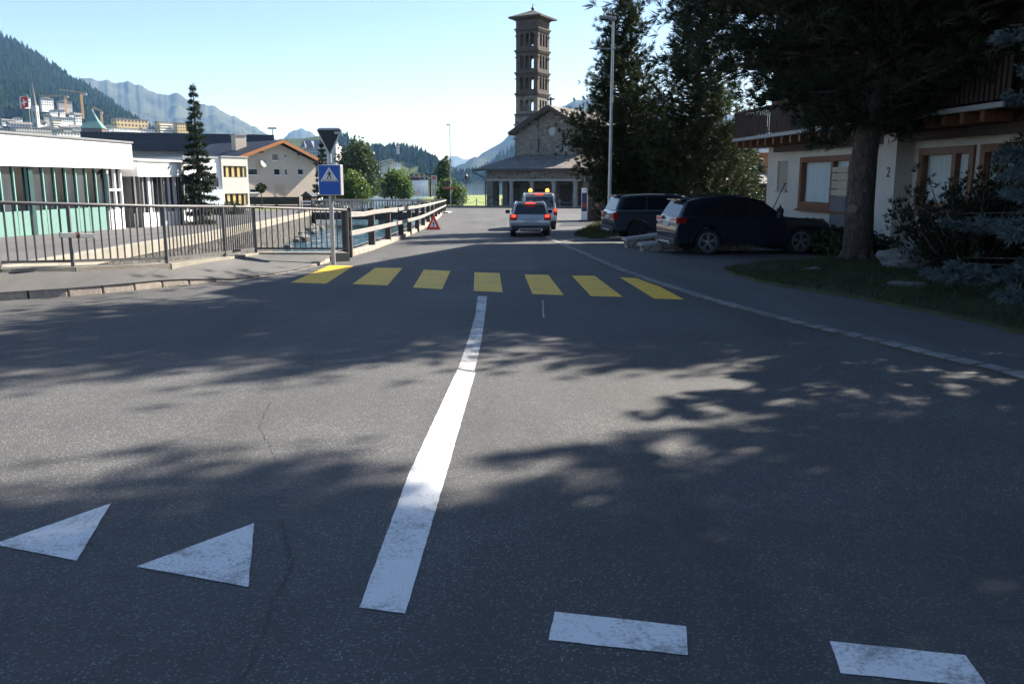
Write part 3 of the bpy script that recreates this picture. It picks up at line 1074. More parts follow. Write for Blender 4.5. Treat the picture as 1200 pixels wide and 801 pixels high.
def far_house(px0, px1, pyt, pyb, Y, wallm, label, roof='flat', storeys=3, rot=None, depth=None, name='town_house', group='buildings of the far town', balc=False):
    """house with windows on its sides, placed where its base stands on the slope"""
    a, b = P(px0, pyb, Y), P(px1, pyb, Y)
    wd = (b - a).length
    h = P(px0, pyt, Y).z - a.z
    rr = R(55 if px1 < 300 else 40)
    W0 = wd
    wd = .72 * W0 / math.cos(rr)
    dp = .28 * W0 / math.sin(rr)
    rot = rr
    t = thing(name, label, 'building', (a.x + .28 * W0 + .36 * W0, Y + .5 * wd * math.sin(rr), a.z), rot, group)
    x0, x1 = -wd / 2, wd / 2
    hh = h if roof == 'flat' else h * .78
    MB().box(x0, x1, 0, dp, -8, hh).build('wall', wallm, t)
    sh = hh / storeys
    nw = max(2, int(wd / (sh * .95)))
    win_grid(t, nw, storeys, lambda k, s: (x0 + wd * (k + .5) / nw, 0, s * sh + sh * .55), wd / nw * .22, sh * .23, 0)
    nd = max(2, int(dp / (sh * 1.4)))
    win_grid(t, nd, storeys, lambda k, s: (x1, dp * (k + .5) / nd, s * sh + sh * .55), dp / nd * .2, sh * .23, 1)
    win_grid(t, nd, storeys, lambda k, s: (x0, dp * (k + .5) / nd, s * sh + sh * .55), dp / nd * .2, sh * .23, 2)
    if balc:
        bm_ = MB()
        for s in range(1, storeys):
            bm_.box(x0 + wd * .1, x1 - wd * .1, -1.3, -.05, s * sh - .1, s * sh + 1.0)
        bm_.build('balcony', M_hw, t)
    if roof == 'flat':
        MB().box(x0 - .4, x1 + .4, -.4, dp + .4, h, h + .7).build('roof', M_hroof, t)
    elif roof == 'gable':
        z0 = h * .78
        MB().prism([(x0 - 1, -1, z0), (x1 + 1, -1, z0), (0, -1, h)], (0, dp + 2, 0)).build('roof', M_hroof, t)
    elif roof == 'side':
        z0 = h * .78
        MB().prism([(x0 - 1, -1, z0), (x0 - 1, dp + 1, z0), (x0 - 1, dp / 2, h)], (wd + 2, 0, 0)).build('roof', M_hroof, t)
    return t

H = far_house
H(129, 161, 139, 158, 900, M_hotel, 'ochre hotel block nearest the wooded hill', 'flat', 4, 18, 20, 'hotel', 'ochre hotels above the navy roof')
H(181, 197, 143, 158, 900, M_hotel, 'middle ochre hotel block with balconies', 'flat', 5, 12, 22, 'hotel', 'ochre hotels above the navy roof', True)
H(204, 220, 144.5, 158, 910, M_hotel, 'ochre hotel block nearest the tall spruce', 'flat', 4, 12, 22, 'hotel', 'ochre hotels above the navy roof')
H(163, 180, 149, 158, 890, M_hw, 'low white hall between two ochre hotels', 'side', 2, 0, 14)
H(120, 152, 150, 160, 840, M_hw, 'long white terraced flats below the first ochre hotel', 'flat', 3, 6, 12, balc=True)
H(81, 95, 146, 158.5, 860, M_hw, 'bright white four storey house left of the green roofed tower', 'side', 4, 10, 12)
H(69, 80, 147, 156, 850, M_hg, 'grey house beside the bright white four storey house', 'side', 3, 10, 12)
H(59, 68, 141, 152, 880, M_cream, 'cream house right of the church spire', 'flat', 4, 10, 12, balc=True)
H(48, 60, 147, 157, 860, M_hg, 'grey gabled house behind the church spire', 'gable', 2, 10, 12)
H(40, 50, 140, 153, 880, M_hw, 'white gabled house at the foot of the church spire', 'gable', 2, 30, 12)
H(5, 34, 142, 155, 870, M_hw, 'wide white house under the red flag', 'side', 3, 4, 14)
H(8, 48, 149, 159, 830, M_hg, 'long grey block behind the white fascia', 'flat', 3, 0, 12)
H(58, 92, 155, 163, 800, M_hw, 'long low white terrace of windows above the fascia', 'flat', 2, 0, 10)
H(-30, 8, 146, 160, 850, M_hg, 'grey house cut off by the left edge of the picture', 'side', 3, 4, 14)
H(22, 31, 112, 120, 1250, M_hw, 'white house up the slope left of the church spire', 'gable', 2, 0, 12)
H(46, 57, 113, 124, 1230, M_hw, 'white chalet up the slope right of the church spire', 'gable', 3, 25, 12)
H(65, 78, 117, 126, 1220, M_hg, 'grey chalet on the slope under the second crane', 'gable', 3, 25, 12)
H(69, 74, 128, 135, 1100, M_hw, 'small white house among trees below the grey chalet', 'gable', 2, 25, 8)
H(80, 86, 131, 139, 1050, M_hw, 'small white house left of the copper roofed tower', 'gable', 2, 25, 8)
H(87, 93, 132, 144, 1000, M_hw, 'narrow white stepped house left of the copper roofed tower', 'side', 3, 20, 8)
H(55, 82, 136, 143, 980, M_hw, 'long pale row house on the terrace above the town', 'side', 2, 8, 10)
H(84, 96, 152, 159, 830, M_hw, 'white house with many windows at the left foot of the copper roofed tower', 'side', 3)
H(60, 70, 150, 157, 840, M_cream, 'cream low house below the long pale row house', 'gable', 2)
H(0, 12, 139, 147, 930, M_hw, 'white house by the left picture edge at the forest foot', 'side', 2)
H(14, 22, 137, 144, 950, M_hw, 'small white house between the left edge and the red flag', 'gable', 2)
H(50, 57, 133, 141, 1000, M_hg, 'grey gabled house just right of the town church spire', 'gable', 2)
H(57, 64, 128, 134, 1080, M_hw, 'white cottage among the first trees right of the spire', 'gable', 2)
H(121, 130, 146, 152, 880, M_hw, 'small white house under the short ochre crane', 'gable', 2)
H(160, 168, 143, 150, 930, M_cream, 'cream house right of the first ochre hotel', 'side', 2)
# copper roofed tower block
a, b = P(97, 164, 780), P(119.5, 164, 780)
wd = (b - a).length
t = thing('tower_house', 'brown tower house with a steep green copper roof', 'building', ((a.x + b.x) / 2, 780, a.z - 4), R(12))
z1, z2, z3 = P(100, 150, 780).z - a.z + 4, P(100, 146, 780).z - a.z + 4, P(100, 128.5, 780).z - a.z + 4
MB().box(-wd / 2, wd / 2, 0, wd, 0, z1).build('wall', M_hbrown, t)
win_grid(t, 6, 1, lambda k, s: (-wd / 2 + wd * (k + .5) / 6, 0, z1 * .71), wd * .03, z1 * .09, 0)
mb = MB()
e = wd / 2 + .8
mb.add([(-e, -.8, z1), (e, -.8, z1), (e, wd + .8, z1), (-e, wd + .8, z1), (-e * .5, wd * .25, z1 + (z3 - z1) * .42), (e * .5, wd * .25, z1 + (z3 - z1) * .42), (e * .5, wd * .75, z1 + (z3 - z1) * .42), (-e * .5, wd * .75, z1 + (z3 - z1) * .42), (0, wd * .5, z3)],
       [(0, 1, 5, 4), (1, 2, 6, 5), (2, 3, 7, 6), (3, 0, 4, 7), (4, 5, 8), (5, 6, 8), (6, 7, 8), (7, 4, 8), (3, 2, 1, 0)])
rf = mb.build('roof', M_copper, t)
MB().box(-.7, .7, wd * .5 - .7, wd * .5 + .7, z3 - 3, z3 + 1.5).build('chimney', M_hg, rf)
# church spire of the town
a = P(43, 150, 880)
t = thing('church_spire', 'grey town church tower with a tall needle spire', 'church tower', (a.x, 880, a.z - 6))
zt = [P(43, y, 880).z - a.z + 6 for y in (124, 96, 92)]
MB().box(-2.6, 2.6, -2.6, 2.6, 0, zt[0]).build('tower', M_hg, t)
MB().box(-.6, .6, -2.7, -2.5, zt[0] * .55, zt[0] * .8).build('window', M_win, t)
MB().box(-.6, .6, -2.7, -2.5, zt[0] * .25, zt[0] * .4).build('window', M_win, t)
MB().box(2.5, 2.7, -.6, .6, zt[0] * .55, zt[0] * .8).build('window', M_win, t)
MB().lathe([(3.0, zt[0]), (2.2, zt[0] + 2.5), (1.2, zt[0] + (zt[1] - zt[0]) * .5), (.15, zt[1])], n=8).build('spire', M_hroof, t)
MB().box(-.12, .12, -.12, .12, zt[1] - .5, zt[2]).build('cross', M_dark, t)
# flag with white cross
a = P(37, 158, 200)
t = thing('flagpole', 'flagpole behind the white fascia flying a red flag with a white cross', 'flagpole', (a.x, 200, gz(0, 200)))
zt = P(36, 111, 200).z - gz(0, 200)
MB().tube((0, 0, 0), (0, 0, zt), .1, .06, 8).build('pole', M_gpost, t)
ztop_, zbot = P(36, 113.5, 200).z - gz(0, 200), P(36, 125.5, 200).z - gz(0, 200)
fw = (36 - 27.5) / 1000 * 200
N = 14
mb = MB()
def flag_pt(u, v):
    return Vector((-.08 - u * fw, .18 * math.sin(u * 7 + v) * (u + .2), zbot + (ztop_ - zbot) * v - .5 * u * (1.2 - v) + .1 * math.sin(u * 5)))
vs, fs = [], []
for i in range(N + 1):
    for j in range(N + 1):
        vs.append(flag_pt(i / N, j / N))
n2 = (N + 1) ** 2
vs += [v + Vector((0, .02, 0)) for v in vs]
mis = []
for i in range(N):
    for j in range(N):
        q = (i * (N + 1) + j, (i + 1) * (N + 1) + j, (i + 1) * (N + 1) + j + 1, i * (N + 1) + j + 1)
        cu, cv = (i + .5) / N - .5, (j + .5) / N - .5
        white = (abs(cu) < .09 and abs(cv) < .29) or (abs(cv) < .09 and abs(cu) < .29)
        mb.add([vs[k] for k in q], [(0, 1, 2, 3)], 1 if white else 0)
        mb.add([vs[k + n2] for k in q], [(3, 2, 1, 0)], 1 if white else 0)
mb.build('flag', [M_red, M_wpaint], t)

def crane(pxm, pyb, pyt, pxl, pxr, Y, label, pxcab=None, slope=0.0):
    a, b = P(pxm, pyb, Y), P(pxm, pyt, Y)
    t = thing('tower_crane', label, 'crane', (a.x, Y, a.z - 6), 0, 'tower cranes')
    h = b.z - a.z + 6
    k = Y / 1000
    s = .75 * k
    mb = MB()
    for sx in (-s, s):
        for sy in (-s, s):
            mb.bar((sx, sy, 0), (sx, sy, h), .3 * k, .3 * k)
    n = int(h / (2.4 * s)) + 1
    for i in range(n):
        z0, z1_ = h * i / n, h * (i + 1) / n
        for f in (-s, s):
            mb.bar((-s, f, z0), (s, f, z1_), .16 * k, .16 * k)
            mb.bar((f, -s, z0), (f, s, z1_), .16 * k, .16 * k)
    mb.build('mast', M_crane, t)
    xl, xr = (pxl - pxm) * k, (pxr - pxm) * k
    mb = MB()
    sl = slope * k
    for dy, dz in ((-s * .7, 0), (s * .7, 0), (0, 1.2 * k)):
        mb.bar((xl, dy, h + dz + sl), (xr, dy, h + dz), .3 * k, .3 * k)
    n = 14
    for i in range(n):
        x0, x1 = xl + (xr - xl) * i / n, xl + (xr - xl) * (i + 1) / n
        z0, z1_ = sl * (1 - i / n), sl * (1 - (i + 1) / n)
        mb.bar((x0, -s * .7, h + z0), ((x0 + x1) / 2, 0, h + 1.2 * k + z0), .15 * k, .15 * k)
        mb.bar(((x0 + x1) / 2, 0, h + 1.2 * k + z0), (x1, s * .7, h + z1_), .15 * k, .15 * k)
    mb.build('jib', M_crane, t)
    e = xr if abs(xr) < abs(xl) else xl
    MB().box(min(e * .45, e), max(e * .45, e), -s, s, h - 1.6 * k, h + .1 * k).build('counterweight', M_hg, t)
    return t
crane(97, 133, 110, 73, 103.5, 1000, 'ochre tower crane standing left of the copper roofed tower', slope=4)
crane(77.5, 128, 113, 48, 81, 1150, 'small far tower crane between the spire and the tall crane')
crane(119.5, 146, 131.5, 111, 121.5, 900, 'short ochre crane right of the copper roofed tower', slope=5)
crane(352, 192, 174, 347, 373, 700, 'pale crane with a level jib right of the beige house')

# castle hotel and houses on the centre hill
a, b = P(352, 197, 1180), P(396, 197, 1180)
wd = (b - a).length
t = thing('castle_hotel', 'big white castle hotel with grey roofs on the centre hill', 'hotel', ((a.x + b.x) / 2, 1180, a.z - 6), R(-10))
zz = lambda y: P(370, y, 1180).z - a.z + 6
M_castle = mat('hotel_stone', (0.42, 0.4, 0.37), 0.9, 0.1, .2)
mb = MB().box(-wd / 2, wd * .18, 2, 22, 0, zz(174)).box(wd * .0, wd / 2, -2, 20, 0, zz(171))
mb.box(wd * .34, wd * .52, -4, 6, 0, zz(168)).box(-wd * .5, -wd * .38, 0, 8, 0, zz(172))
mb.build('wall', M_castle, t)
def cpos(k, s):
    x = -wd / 2 + wd * (k + .5) / 13
    yf = -4 if wd * .34 < x else (-2 if x > 0 else (0 if x < -wd * .38 else 2))
    return (x, yf, 8.1 + s * (zz(172) - 8) / 6)
win_grid(t, 13, 6, cpos, .75, 1.1, 0)
mb = MB()
mb.prism([(-wd / 2 - 1, 1, zz(174)), (-wd / 2 - 1, 23, zz(174)), (-wd / 2 - 1, 12, zz(164))], (wd * .7, 0, 0))
mb.prism([(wd * .02, -3, zz(171)), (wd * .34, -3, zz(171)), (wd * .18, -3, zz(161))], (0, 24, 0))
mb.prism([(-wd * .3, 1, zz(174)), (-wd * .12, 1, zz(174)), (-wd * .21, 1, zz(165))], (0, 20, 0))
mb.lathe([(wd * .125, zz(168)), (wd * .07, zz(163)), (.2, zz(157))], (wd * .43, 1, 0), n=8)
mb.lathe([(wd * .09, zz(172)), (.2, zz(163))], (-wd * .44, 4, 0), n=8)
mb.build('roof', mat('blue_slate_roof', (0.1, 0.11, 0.14), .7, .15, .3), t)
H(462, 469, 190, 196, 1050, M_hw, 'white gabled house at the foot of the cliff meadow', 'gable', 2, 0, 10)
H(446, 454, 188, 195, 1080, M_hg, 'grey gabled house left of the white gabled one below the meadow', 'gable', 2, 0, 10)
H(455, 462, 186, 193, 1100, M_cream, 'cream house between two gabled houses below the meadow', 'gable', 2, 0, 10)
H(464, 468, 171, 174.5, 1350, M_hg, 'lone pale house high on the cliff meadow', 'side', 1, 0, 10)
H(404, 412, 176, 182, 1200, M_cream, 'cream house in the wood right of the castle hotel', 'gable', 2, 0, 10)
H(413, 419, 179, 185, 1190, M_hbrown, 'brown house in the wood right of the castle hotel', 'gable', 2, 0, 10)
H(436, 447, 203.5, 210, 900, M_hw, 'low white shed behind the pale green bushes', 'flat', 1, 0, 10)
H(476, 500, 205.5, 211, 800, M_hw, 'long white station building beside the lake', 'side', 1, 0, 10)
# little train in front of it
a, b = P(478, 212.5, 780), P(492, 212.5, 780)
t = thing('train', 'short red and white train standing by the lake', 'train', ((a.x + b.x) / 2, 780, a.z))
wd = (b - a).length
MB().box(-wd / 2, wd / 2, -1.3, 1.3, .8, 3.6).build('car_body', M_red, t, bevel=.3)
MB().box(-wd / 2 + .3, wd / 2 - .3, -1.36, 1.36, 2.2, 3.0).build('window_band', M_win, t)
MB().box(-wd / 2, wd / 2, -1.2, 1.2, 3.6, 4.0).build('roof', M_hw, t, bevel=.15)

# ------------------------------------------------------------ the morning haze of the valley
M_haze = bpy.data.materials.new('valley_haze')
M_haze.use_nodes = True
hn = M_haze.node_tree
hn.nodes.remove(hn.nodes['Principled BSDF'])
pv = hn.nodes.new('ShaderNodeVolumePrincipled')
pv.inputs['Color'].default_value = (.28, .54, 1.0, 1)
pv.inputs['Absorption Color'].default_value = (1, 1, 1, 1)
pv.inputs['Density'].default_value = HAZE
pv.inputs['Anisotropy'].default_value = 0.1
hn.links.new(pv.outputs['Volume'], hn.nodes['Material Output'].inputs['Volume'])
tag(MB().box(-9500, 9500, -550, 14500, -6, 900).build('haze', M_haze), 'thin blue morning haze filling the valley', 'haze', kind='stuff')
# ------------------------------------------------------------ white garage building on the quay
M_mint = mat('mint_panel', (0.15, 0.28, 0.24), 0.5, 0.08, 1.5)
M_mintd = mat('mint_post', (0.22, 0.42, 0.36), 0.5, 0.1, 2)
M_teal = mat('dark_teal_post', (0.02, 0.06, 0.055), 0.5, 0.1, 2)
M_wallglass = mat('shop_glass', (0.02, 0.025, 0.031), 0.1, 0.6, 1.2, spec=0.25, stretch=(1, 1, .35))
M_wg2 = mat('shop_glass_dark', (0.007, 0.008, 0.01), 0.08, 0.3, 1.2, spec=0.2)
M_wg3 = mat('shop_glass_grey', (0.045, 0.052, 0.06), 0.15, 0.5, 1.0, spec=0.25, stretch=(1, 1, .3))
GL = [M_wallglass, M_wg2, M_wg3, M_wallglass, M_wg2, M_wallglass, M_wg3]
M_edge = mat('roof_edge_metal', (0.2, 0.2, 0.2), 0.5, 0.1, 2)
E0 = Vector((-20.55, 46.4, gz(0, 46.4)))
rz = math.atan2(-.995, -.0975)
t = thing('garage_building', 'long white flat roofed garage with tall windows over mint green panels', 'building', E0, rz)
# local x towards the camera, local y out to the quay
X1 = 24.0
zf0, zf1, zs = 3.12, 4.46, 1.2
MB().box(0, X1, -9, -.35, -.5, zf0).build('wall', M_white, t)
fo = MB().box(-.25, X1, -10, .25, zf0, zf1)
f_ = fo.build('fascia', M_white, t)
MB().box(-.32, X1 + .05, -10.05, .32, zf1, zf1 + .09).build('roof_edge', M_edge, f_)
mb = MB()
for x in (4.0, 9.6, 15.5):
    mb.box(x, x + .025, .25, .256, zf0 + .02, zf1)
mb.build('panel_joint', M_edge, f_)
mul = [2.1 + .83 * k for k in range(8)] + [8.25 + .83 * k for k in range(9)] + [15.3 + .83 * k for k in range(10)]
for a, b in zip(mul, mul[1:]):
    if b - a > 1: continue
    wv = MB().box(a + .03, b - .03, -.1, -.06, zs + .02, zf0).build('window', GL[mul.index(a) % 7], t)
    MB().box(a - .03, a + .03, -.12, .02, zs, zf0 - .01).build('mullion', M_mintd, wv)
    MB().box(a + .02, b - .02, -.12, .02, -.15 - .016 * -a, zs).build('panel', M_mint, wv)
for a in (7.93, 14.98):
    MB().box(a, a + .28, -.14, .1, -.2, zf0 - .01).build('post', M_teal, t)
MB().box(2.0, 22, -.3, -.13, -.3, .05).build('plinth', M_gconc, t)
# white corner bay with its own window
MB().box(.55, 2.0, -.25, .0, -.4, 1.05).build('bay_panel', M_wpaint, t)
for a, b in ((.62, 1.15), (1.22, 1.95)):
    wv = MB().box(a, b, -.16, -.12, 1.1, zf0).build('window', M_wallglass, t)
    mb = MB()
    mb.box(a - .05, a + .05, -.2, .02, 1.05, zf0 - .005).box(a + .05, b + .02, -.2, .015, 1.98, 2.1)
    mb.build('frame', M_wpaint, wv)
MB().box(1.93, 2.06, -.2, .05, 1.05, zf0 - .003).build('post', M_wpaint, t)
MB().tube((2.05, .1, zf0 - .05), (2.05, .1, -.3), .045, n=8).tube((2.05, .1, zf0 - .12), (2.3, .22, zf0 - .3), .06, n=8).build('drainpipe', M_gconc, t)

# annex with the lower roof
A0 = Vector((-20.3, 46.9, gz(0, 47)))
t = thing('garage_annex', 'lower white annex with narrow windows beside the garage', 'building', A0, rz)
XL = -7.6
za0, za1 = 2.74, 3.52
MB().box(XL, -.3, -8, -.45, -.5, za0).build('wall', mat('annex_grey_panel', (.16, .17, .17), .7, .1, 1), t)  # plain grey wall, darker than the fascia
f_ = MB().box(XL, -.05, -8, .1, za0, za1).build('fascia', M_white, t)
MB().box(XL - .05, 0, -8.05, .15, za1, za1 + .07).build('roof_edge', M_edge, f_)
MB().box(XL, XL + .3, -8, .1, -.5, za0).build('end_wall', M_white, t)
MB().box(XL + .3, -.3, -.44, -.1, -.5, .75).build('low_wall', M_wpaint, t)
xs = [-.35, -.95, -1.55, -2.0, -2.75, -3.3, -3.9, -4.55, -5.2, -5.75, -6.2]
for i, (a, b) in enumerate(zip(xs[1:], xs[:-1])):
    wv = MB().box(a + .04, b - .04, -.3, -.27, .75, za0).build('window', GL[i % 3], t)
    wide = i in (2, 7)
    MB().box(b - (.2 if wide else .05), b + .04, -.33, -.16, .74, za0 - .004).build('mullion', M_wpaint if i % 2 == 0 or wide else M_steel, wv)
for a in (-.2, -2.6, -5.0, -6.75):
    MB().box(a - .07, a + .07, -.12, .06, -.2, za0 - .004).build('post', M_dark, t)
MB().box(-4.85, -4.6, -.2, -.14, .1, .4).build('notice', mat('pale_blue_sign', (.3, .5, .65), .5, .05, 2), t)
# rooftop plant boxes behind
t = thing('rooftop_plant', 'grey metal plant room with a pale upper box behind the white annex roof', 'plant room', (-22.5, 50, 0), rz)
M_corr = mat('pale_sheet_metal', (.38, .39, .4), .5, .12, 1.2, metal=.2)
MB().box(-5.5, 3, -6, -2.6, 2.7, 3.55).build('base', M_corr, t)
MB().box(-6.6, 1.2, -6, -3.4, 3.55, 4.1).build('upper_box', M_gconc, t)
MB().box(-12.5, -5.5, -7, -2.3, 2.4, 3.2).build('ramp_cover', M_gconc, t)

# navy hall far behind
a = P(96, 178, 142); b = P(322, 178, 152)
t = thing('sports_hall', 'long low hall with a navy ribbed metal roof behind the white garage', 'hall', (a.x, a.y, gz(0, 140)), math.atan2(b.y - a.y, b.x - a.x))
Lh = (Vector((b.x, b.y)) - Vector((a.x, a.y))).length
zb, zt = P(322, 178, 152).z - gz(0, 140), P(322, 158, 152).z - gz(0, 140)
MB().box(0, Lh, 1.2, 22, 0, zb + .3).build('wall', M_gconc, t)
mb = MB().box(0, Lh, 0, 24, zb, zt)
mb.build('roof', M_navy, t)
mb = MB()
for k in range(int(Lh / .8)):
    mb.box(k * .8, k * .8 + .28, -.09, 0, zb + .1, zt - .1)
mb.build('rib', M_navy, t)
MB().box(-.1, Lh + .1, -.16, -.09, (zt + zb) / 2 - .12, (zt + zb) / 2).build('trim', mat('navy_trim', (.06, .07, .09), .5, .1, 1), t)

# white and board-marked concrete office with yellow shutters
a, b = P(218, 243, 92), P(291, 240, 100)
ang = math.atan2(b.y - a.y, b.x - a.x)
W = (Vector((b.x, b.y)) - Vector((a.x, a.y))).length
t = thing('office_building', 'two storey white and concrete block with yellow shutters by the tall spruce', 'building', (a.x, a.y, gz(0, 96)), ang)
zT = P(260, 184, 97).z - gz(0, 96)
M_board = mat('board_marked_concrete', (.5, .48, .43), .9, .2, 1.5, .3, 12, stretch=(.4, .4, 5))
MB().box(0, W * .56, 0, 10, 0, zT - .15).build('white_wall', M_white, t)
xw = W * .56
MB().wall([(xw, -.2), (W, -.2), (W, zT), (xw, zT)], [[(xw + .25, z0), (W - .25, z0), (W - .25, z1), (xw + .25, z1)] for z0, z1 in ((.6, 1.9), (zT - 2.2, zT - .95))], (0, -.25, 0), (1, 0, 0), (0, 0, 1), (0, .3, 0)).build('concrete_wall', M_board, t)
MB().box(xw, W - .003, .3, 10, 0, zT - .2).build('back_wall', M_dark, t)
M_shut = mat('yellow_shutter', (.5, .36, .12), .6, .15, 2)
for z0, z1 in ((.6, 1.9), (zT - 2.2, zT - .95)):
    n = 4
    for k in range(n):
        x0 = xw + .3 + (W - xw - .6) * k / n
        ws = (W - xw - .6) / n
        wv = MB().box(x0 + .02, x0 + ws * .5, -.02, .06, z0, z1).build('window', M_wallglass, t)
        MB().box(x0 + ws * .52, x0 + ws * .96, -.12, -.06, z0 + .04, z1 - .04).build('shutter', M_shut, wv)
MB().box(-.1, W * .56, -.1, 10, zT - .15, zT).build('roof_edge', M_gconc, t)
MB().box(xw - .05, W + .1, -.35, 10, zT, zT + .1).build('roof_edge', M_gconc, t)
mb = MB().box(W * .2, W * .52, -.05, .1, zT * .45, zT * .62)
mb.build('window', M_wallglass, t)
MB().box(W * .22, W * .5, -.8, .1, .1, zT * .4).build('porch', mat('pale_blue_render', (.5, .58, .62), .7, .05, 2), t)

# beige house with the orange barge boards
M_beige = mat('beige_render', (0.6, 0.5, 0.4), 0.9, 0.08, .6, .15, 30)
M_orange = mat('orange_wood', (0.5, 0.19, 0.06), .6, .2, 2, stretch=(4, 4, .5))
YH = 128
a, b = P(284, 240, YH), P(352, 240, YH)
W = b.x - a.x
gzh = gz(0, YH)
t = thing('beige_house', 'beige gabled house with orange barge boards and navy metal roof', 'house', (a.x, YH, gzh), R(48))
CS = 1 / math.cos(R(48))
W *= CS * 1.03
zap, zel, zer = P(319, 165, YH).z - gzh, P(284, 184, YH).z - gzh, P(353, 187, YH).z - gzh
xa = (319 - 284) / 1000 * YH * 1.015 * CS
D = 20
holes = []
def zpx(y): return P(319, y, YH).z - gzh
def xpx(x): return (x - 284) / 1000 * YH * 1.015 * CS
wins = [(312, 318, 178.5, 187.5), (323, 325.5, 178.5, 184), (289.5, 299, 197, 205), (313, 319, 197, 205), (323, 325.5, 197, 205), (335, 340.5, 197, 204.5), (291, 300, 221.5, 226)]
for x0, x1, y0, y1 in wins:
    holes.append([(xpx(x0), zpx(y1)), (xpx(x1), zpx(y1)), (xpx(x1), zpx(y0)), (xpx(x0), zpx(y0))])
MB().wall([(0, -.3), (W, -.3), (W, zer - .2), (xa, zap - .25), (0, zel - .2)], holes, (0, 0, 0), (1, 0, 0), (0, 0, 1), (0, .3, 0)).box(0, .3, .3, D, -.3, zel - .3).box(W - .3, W, .3, D, -.3, zer - .3).box(.3, W - .3, D - .3, D, -.3, zer - .3).build('wall', M_beige, t)
for h_ in holes:
    (x0, z0), (x1, z1) = h_[0], h_[2]
    wv = MB().box(x0 + .05, x1 - .05, .14, .16, z0 + .05, z1 - .05).build('window', M_glass, t)
    mb = MB()
    fr = .09
    mb.box(x0, x1, .08, .2, z0, z0 + fr).box(x0, x1, .08, .2, z1 - fr, z1).box(x0, x0 + fr, .08, .2, z0 + fr, z1 - fr).box(x1 - fr, x1, .08, .2, z0 + fr, z1 - fr)
    mb.build('frame', M_wpaint, wv)
    MB().box(x0 - .05, x1 + .05, -.12, .08, z0 - .1, z0).build('sill', M_white, wv)
wv = MB().box(xpx(313.5), xpx(322), -.05, 0, -.1, zpx(217)).build('door', mat('beige_door', (.52, .42, .3), .7, .1, 1), t)
MB().box(xpx(313), xpx(322.5), -.12, -.05, zpx(217), zpx(216.3)).build('lintel', M_beige, wv)
ov = 1.1
def roof_slab(x0, z0, x1, z1, y0, y1, th):
    d = Vector((x1 - x0, 0, z1 - z0)).normalized()
    n = Vector((-d.z, 0, d.x)) if d.x > 0 else Vector((d.z, 0, -d.x))
    return [(x0, y0, z0), (x1, y0, z1), (x1 + n.x * th, y0, z1 + n.z * th), (x0 + n.x * th, y0, z0 + n.z * th)], (0, y1 - y0, 0)
sl1, sl2 = (zap - zel) / xa, (zap - zer) / (W - xa)
p1 = [(-.75, -ov, zel - .75 * sl1), (xa, -ov, zap), (W + .75, -ov, zer - .75 * sl2), (W + .75, -ov, zer - .75 * sl2 + .28), (xa, -ov, zap + .3), (-.75, -ov, zel - .75 * sl1 + .28)]
rf = MB().prism(p1, (0, D + 2 * ov, 0)).build('roof', M_navy, t, fix=True)
mb = MB()
for k in range(14):
    y = -ov + .3 + k * 1.25
    mb.bar((-.75, y, zel - .75 * sl1 + .33), (xa, y, zap + .35), .07, .07)
    mb.bar((W + .75, y, zer - .75 * sl2 + .33), (xa, y, zap + .35), .07, .07)
mb.build('roof_seam', M_navy, rf)
mb = MB()
mb.bar((-.8, -ov - .06, zel - .75 * sl1 + .1), (xa, -ov - .06, zap + .12), .08, .46)
mb.build('barge_board', M_orange, t)
mb = MB()
mb.bar((W + .8, -ov - .06, zer - .75 * sl2 + .1), (xa, -ov - .06, zap + .12), .08, .46)
mb.build('barge_board', M_orange, t)
for (x, z) in ((.25, zel - .5), (xa * .5, (zel + zap) / 2 - .5), ((W + xa) / 2, (zer + zap) / 2 - .5), (W - .25, zer - .5)):
    MB().box(x - .12, x + .12, -.8, 0, z, z + .25).build('bracket', M_dwood, t)
mb = MB().box(xpx(296.5), xpx(306), 5, 6.2, zel, zpx(156))
ch = mb.build('chimney', M_beige, t)
MB().box(xpx(295.8), xpx(306.7), 4.9, 6.3, zpx(156), zpx(154.8)).build('chimney_cap', M_gconc, ch)
MB().lathe([(.05, 0), (.55, .12), (.62, .16)], (xpx(302), -.5, zpx(191)), (.3, -1, .25), 14).build('satellite_dish', M_gconc, t)
t2 = thing('timber_annex', 'narrow dark brown timber wing at the right end of the beige house', 'annex', (P(351.5, 240, YH + 10.5).x, YH + 10.5, gzh), R(10))
MB().box(0, 1.0, 0, 8, 0, zpx(186)).build('wall', M_dwood, t2)
MB().box(.82, 1.06, -.06, .2, 0, zpx(188)).build('corner_post', mat('rust_wood', (.25, .07, .035), .7, .2, 2), t2)
MB().box(-.2, 1.6, -.8, 8.2, zpx(186), zpx(184)).build('roof', M_navy, t2)

# black board fence, little shed and rail barrier before the beige house
t = thing('board_fence', 'low black board fence on the lawn before the beige house', 'fence', (a.x - .5, YH - 12, gz(0, YH - 12)), R(2))
wl = P(349, 236, YH - 12).x - a.x + .5
x0 = 0.0
MB().box(x0, wl, 0, .06, .5, 1.5).build('board', M_black, t)
MB().box(x0, wl, -.05, 0, .2, .38).build('board', M_black, t)
for k in range(5):
    MB().box(x0 + wl * k / 4 - .08, x0 + wl * k / 4 + .08, .06, .2, 0, 1.55).build('post', M_dwood, t)
c = P(360, 240, 112)
t = thing('garden_shed', 'tiny dark timber shed with a pitched roof by the quay bridge', 'shed', (c.x, 112, gz(0, 112)), R(-10))
MB().box(-.6, .6, 0, 1.4, 0, 1.6).build('wall', M_dwood, t)
MB().prism([(-.85, -.25, 1.6), (.85, -.25, 1.6), (0, -.25, 2.25)], (0, 1.9, 0)).build('roof', M_dark, t)
MB().box(-.25, .25, -.04, 0, .0, 1.3).build('door', M_frame, t)
c = P(358.5, 244, 96)
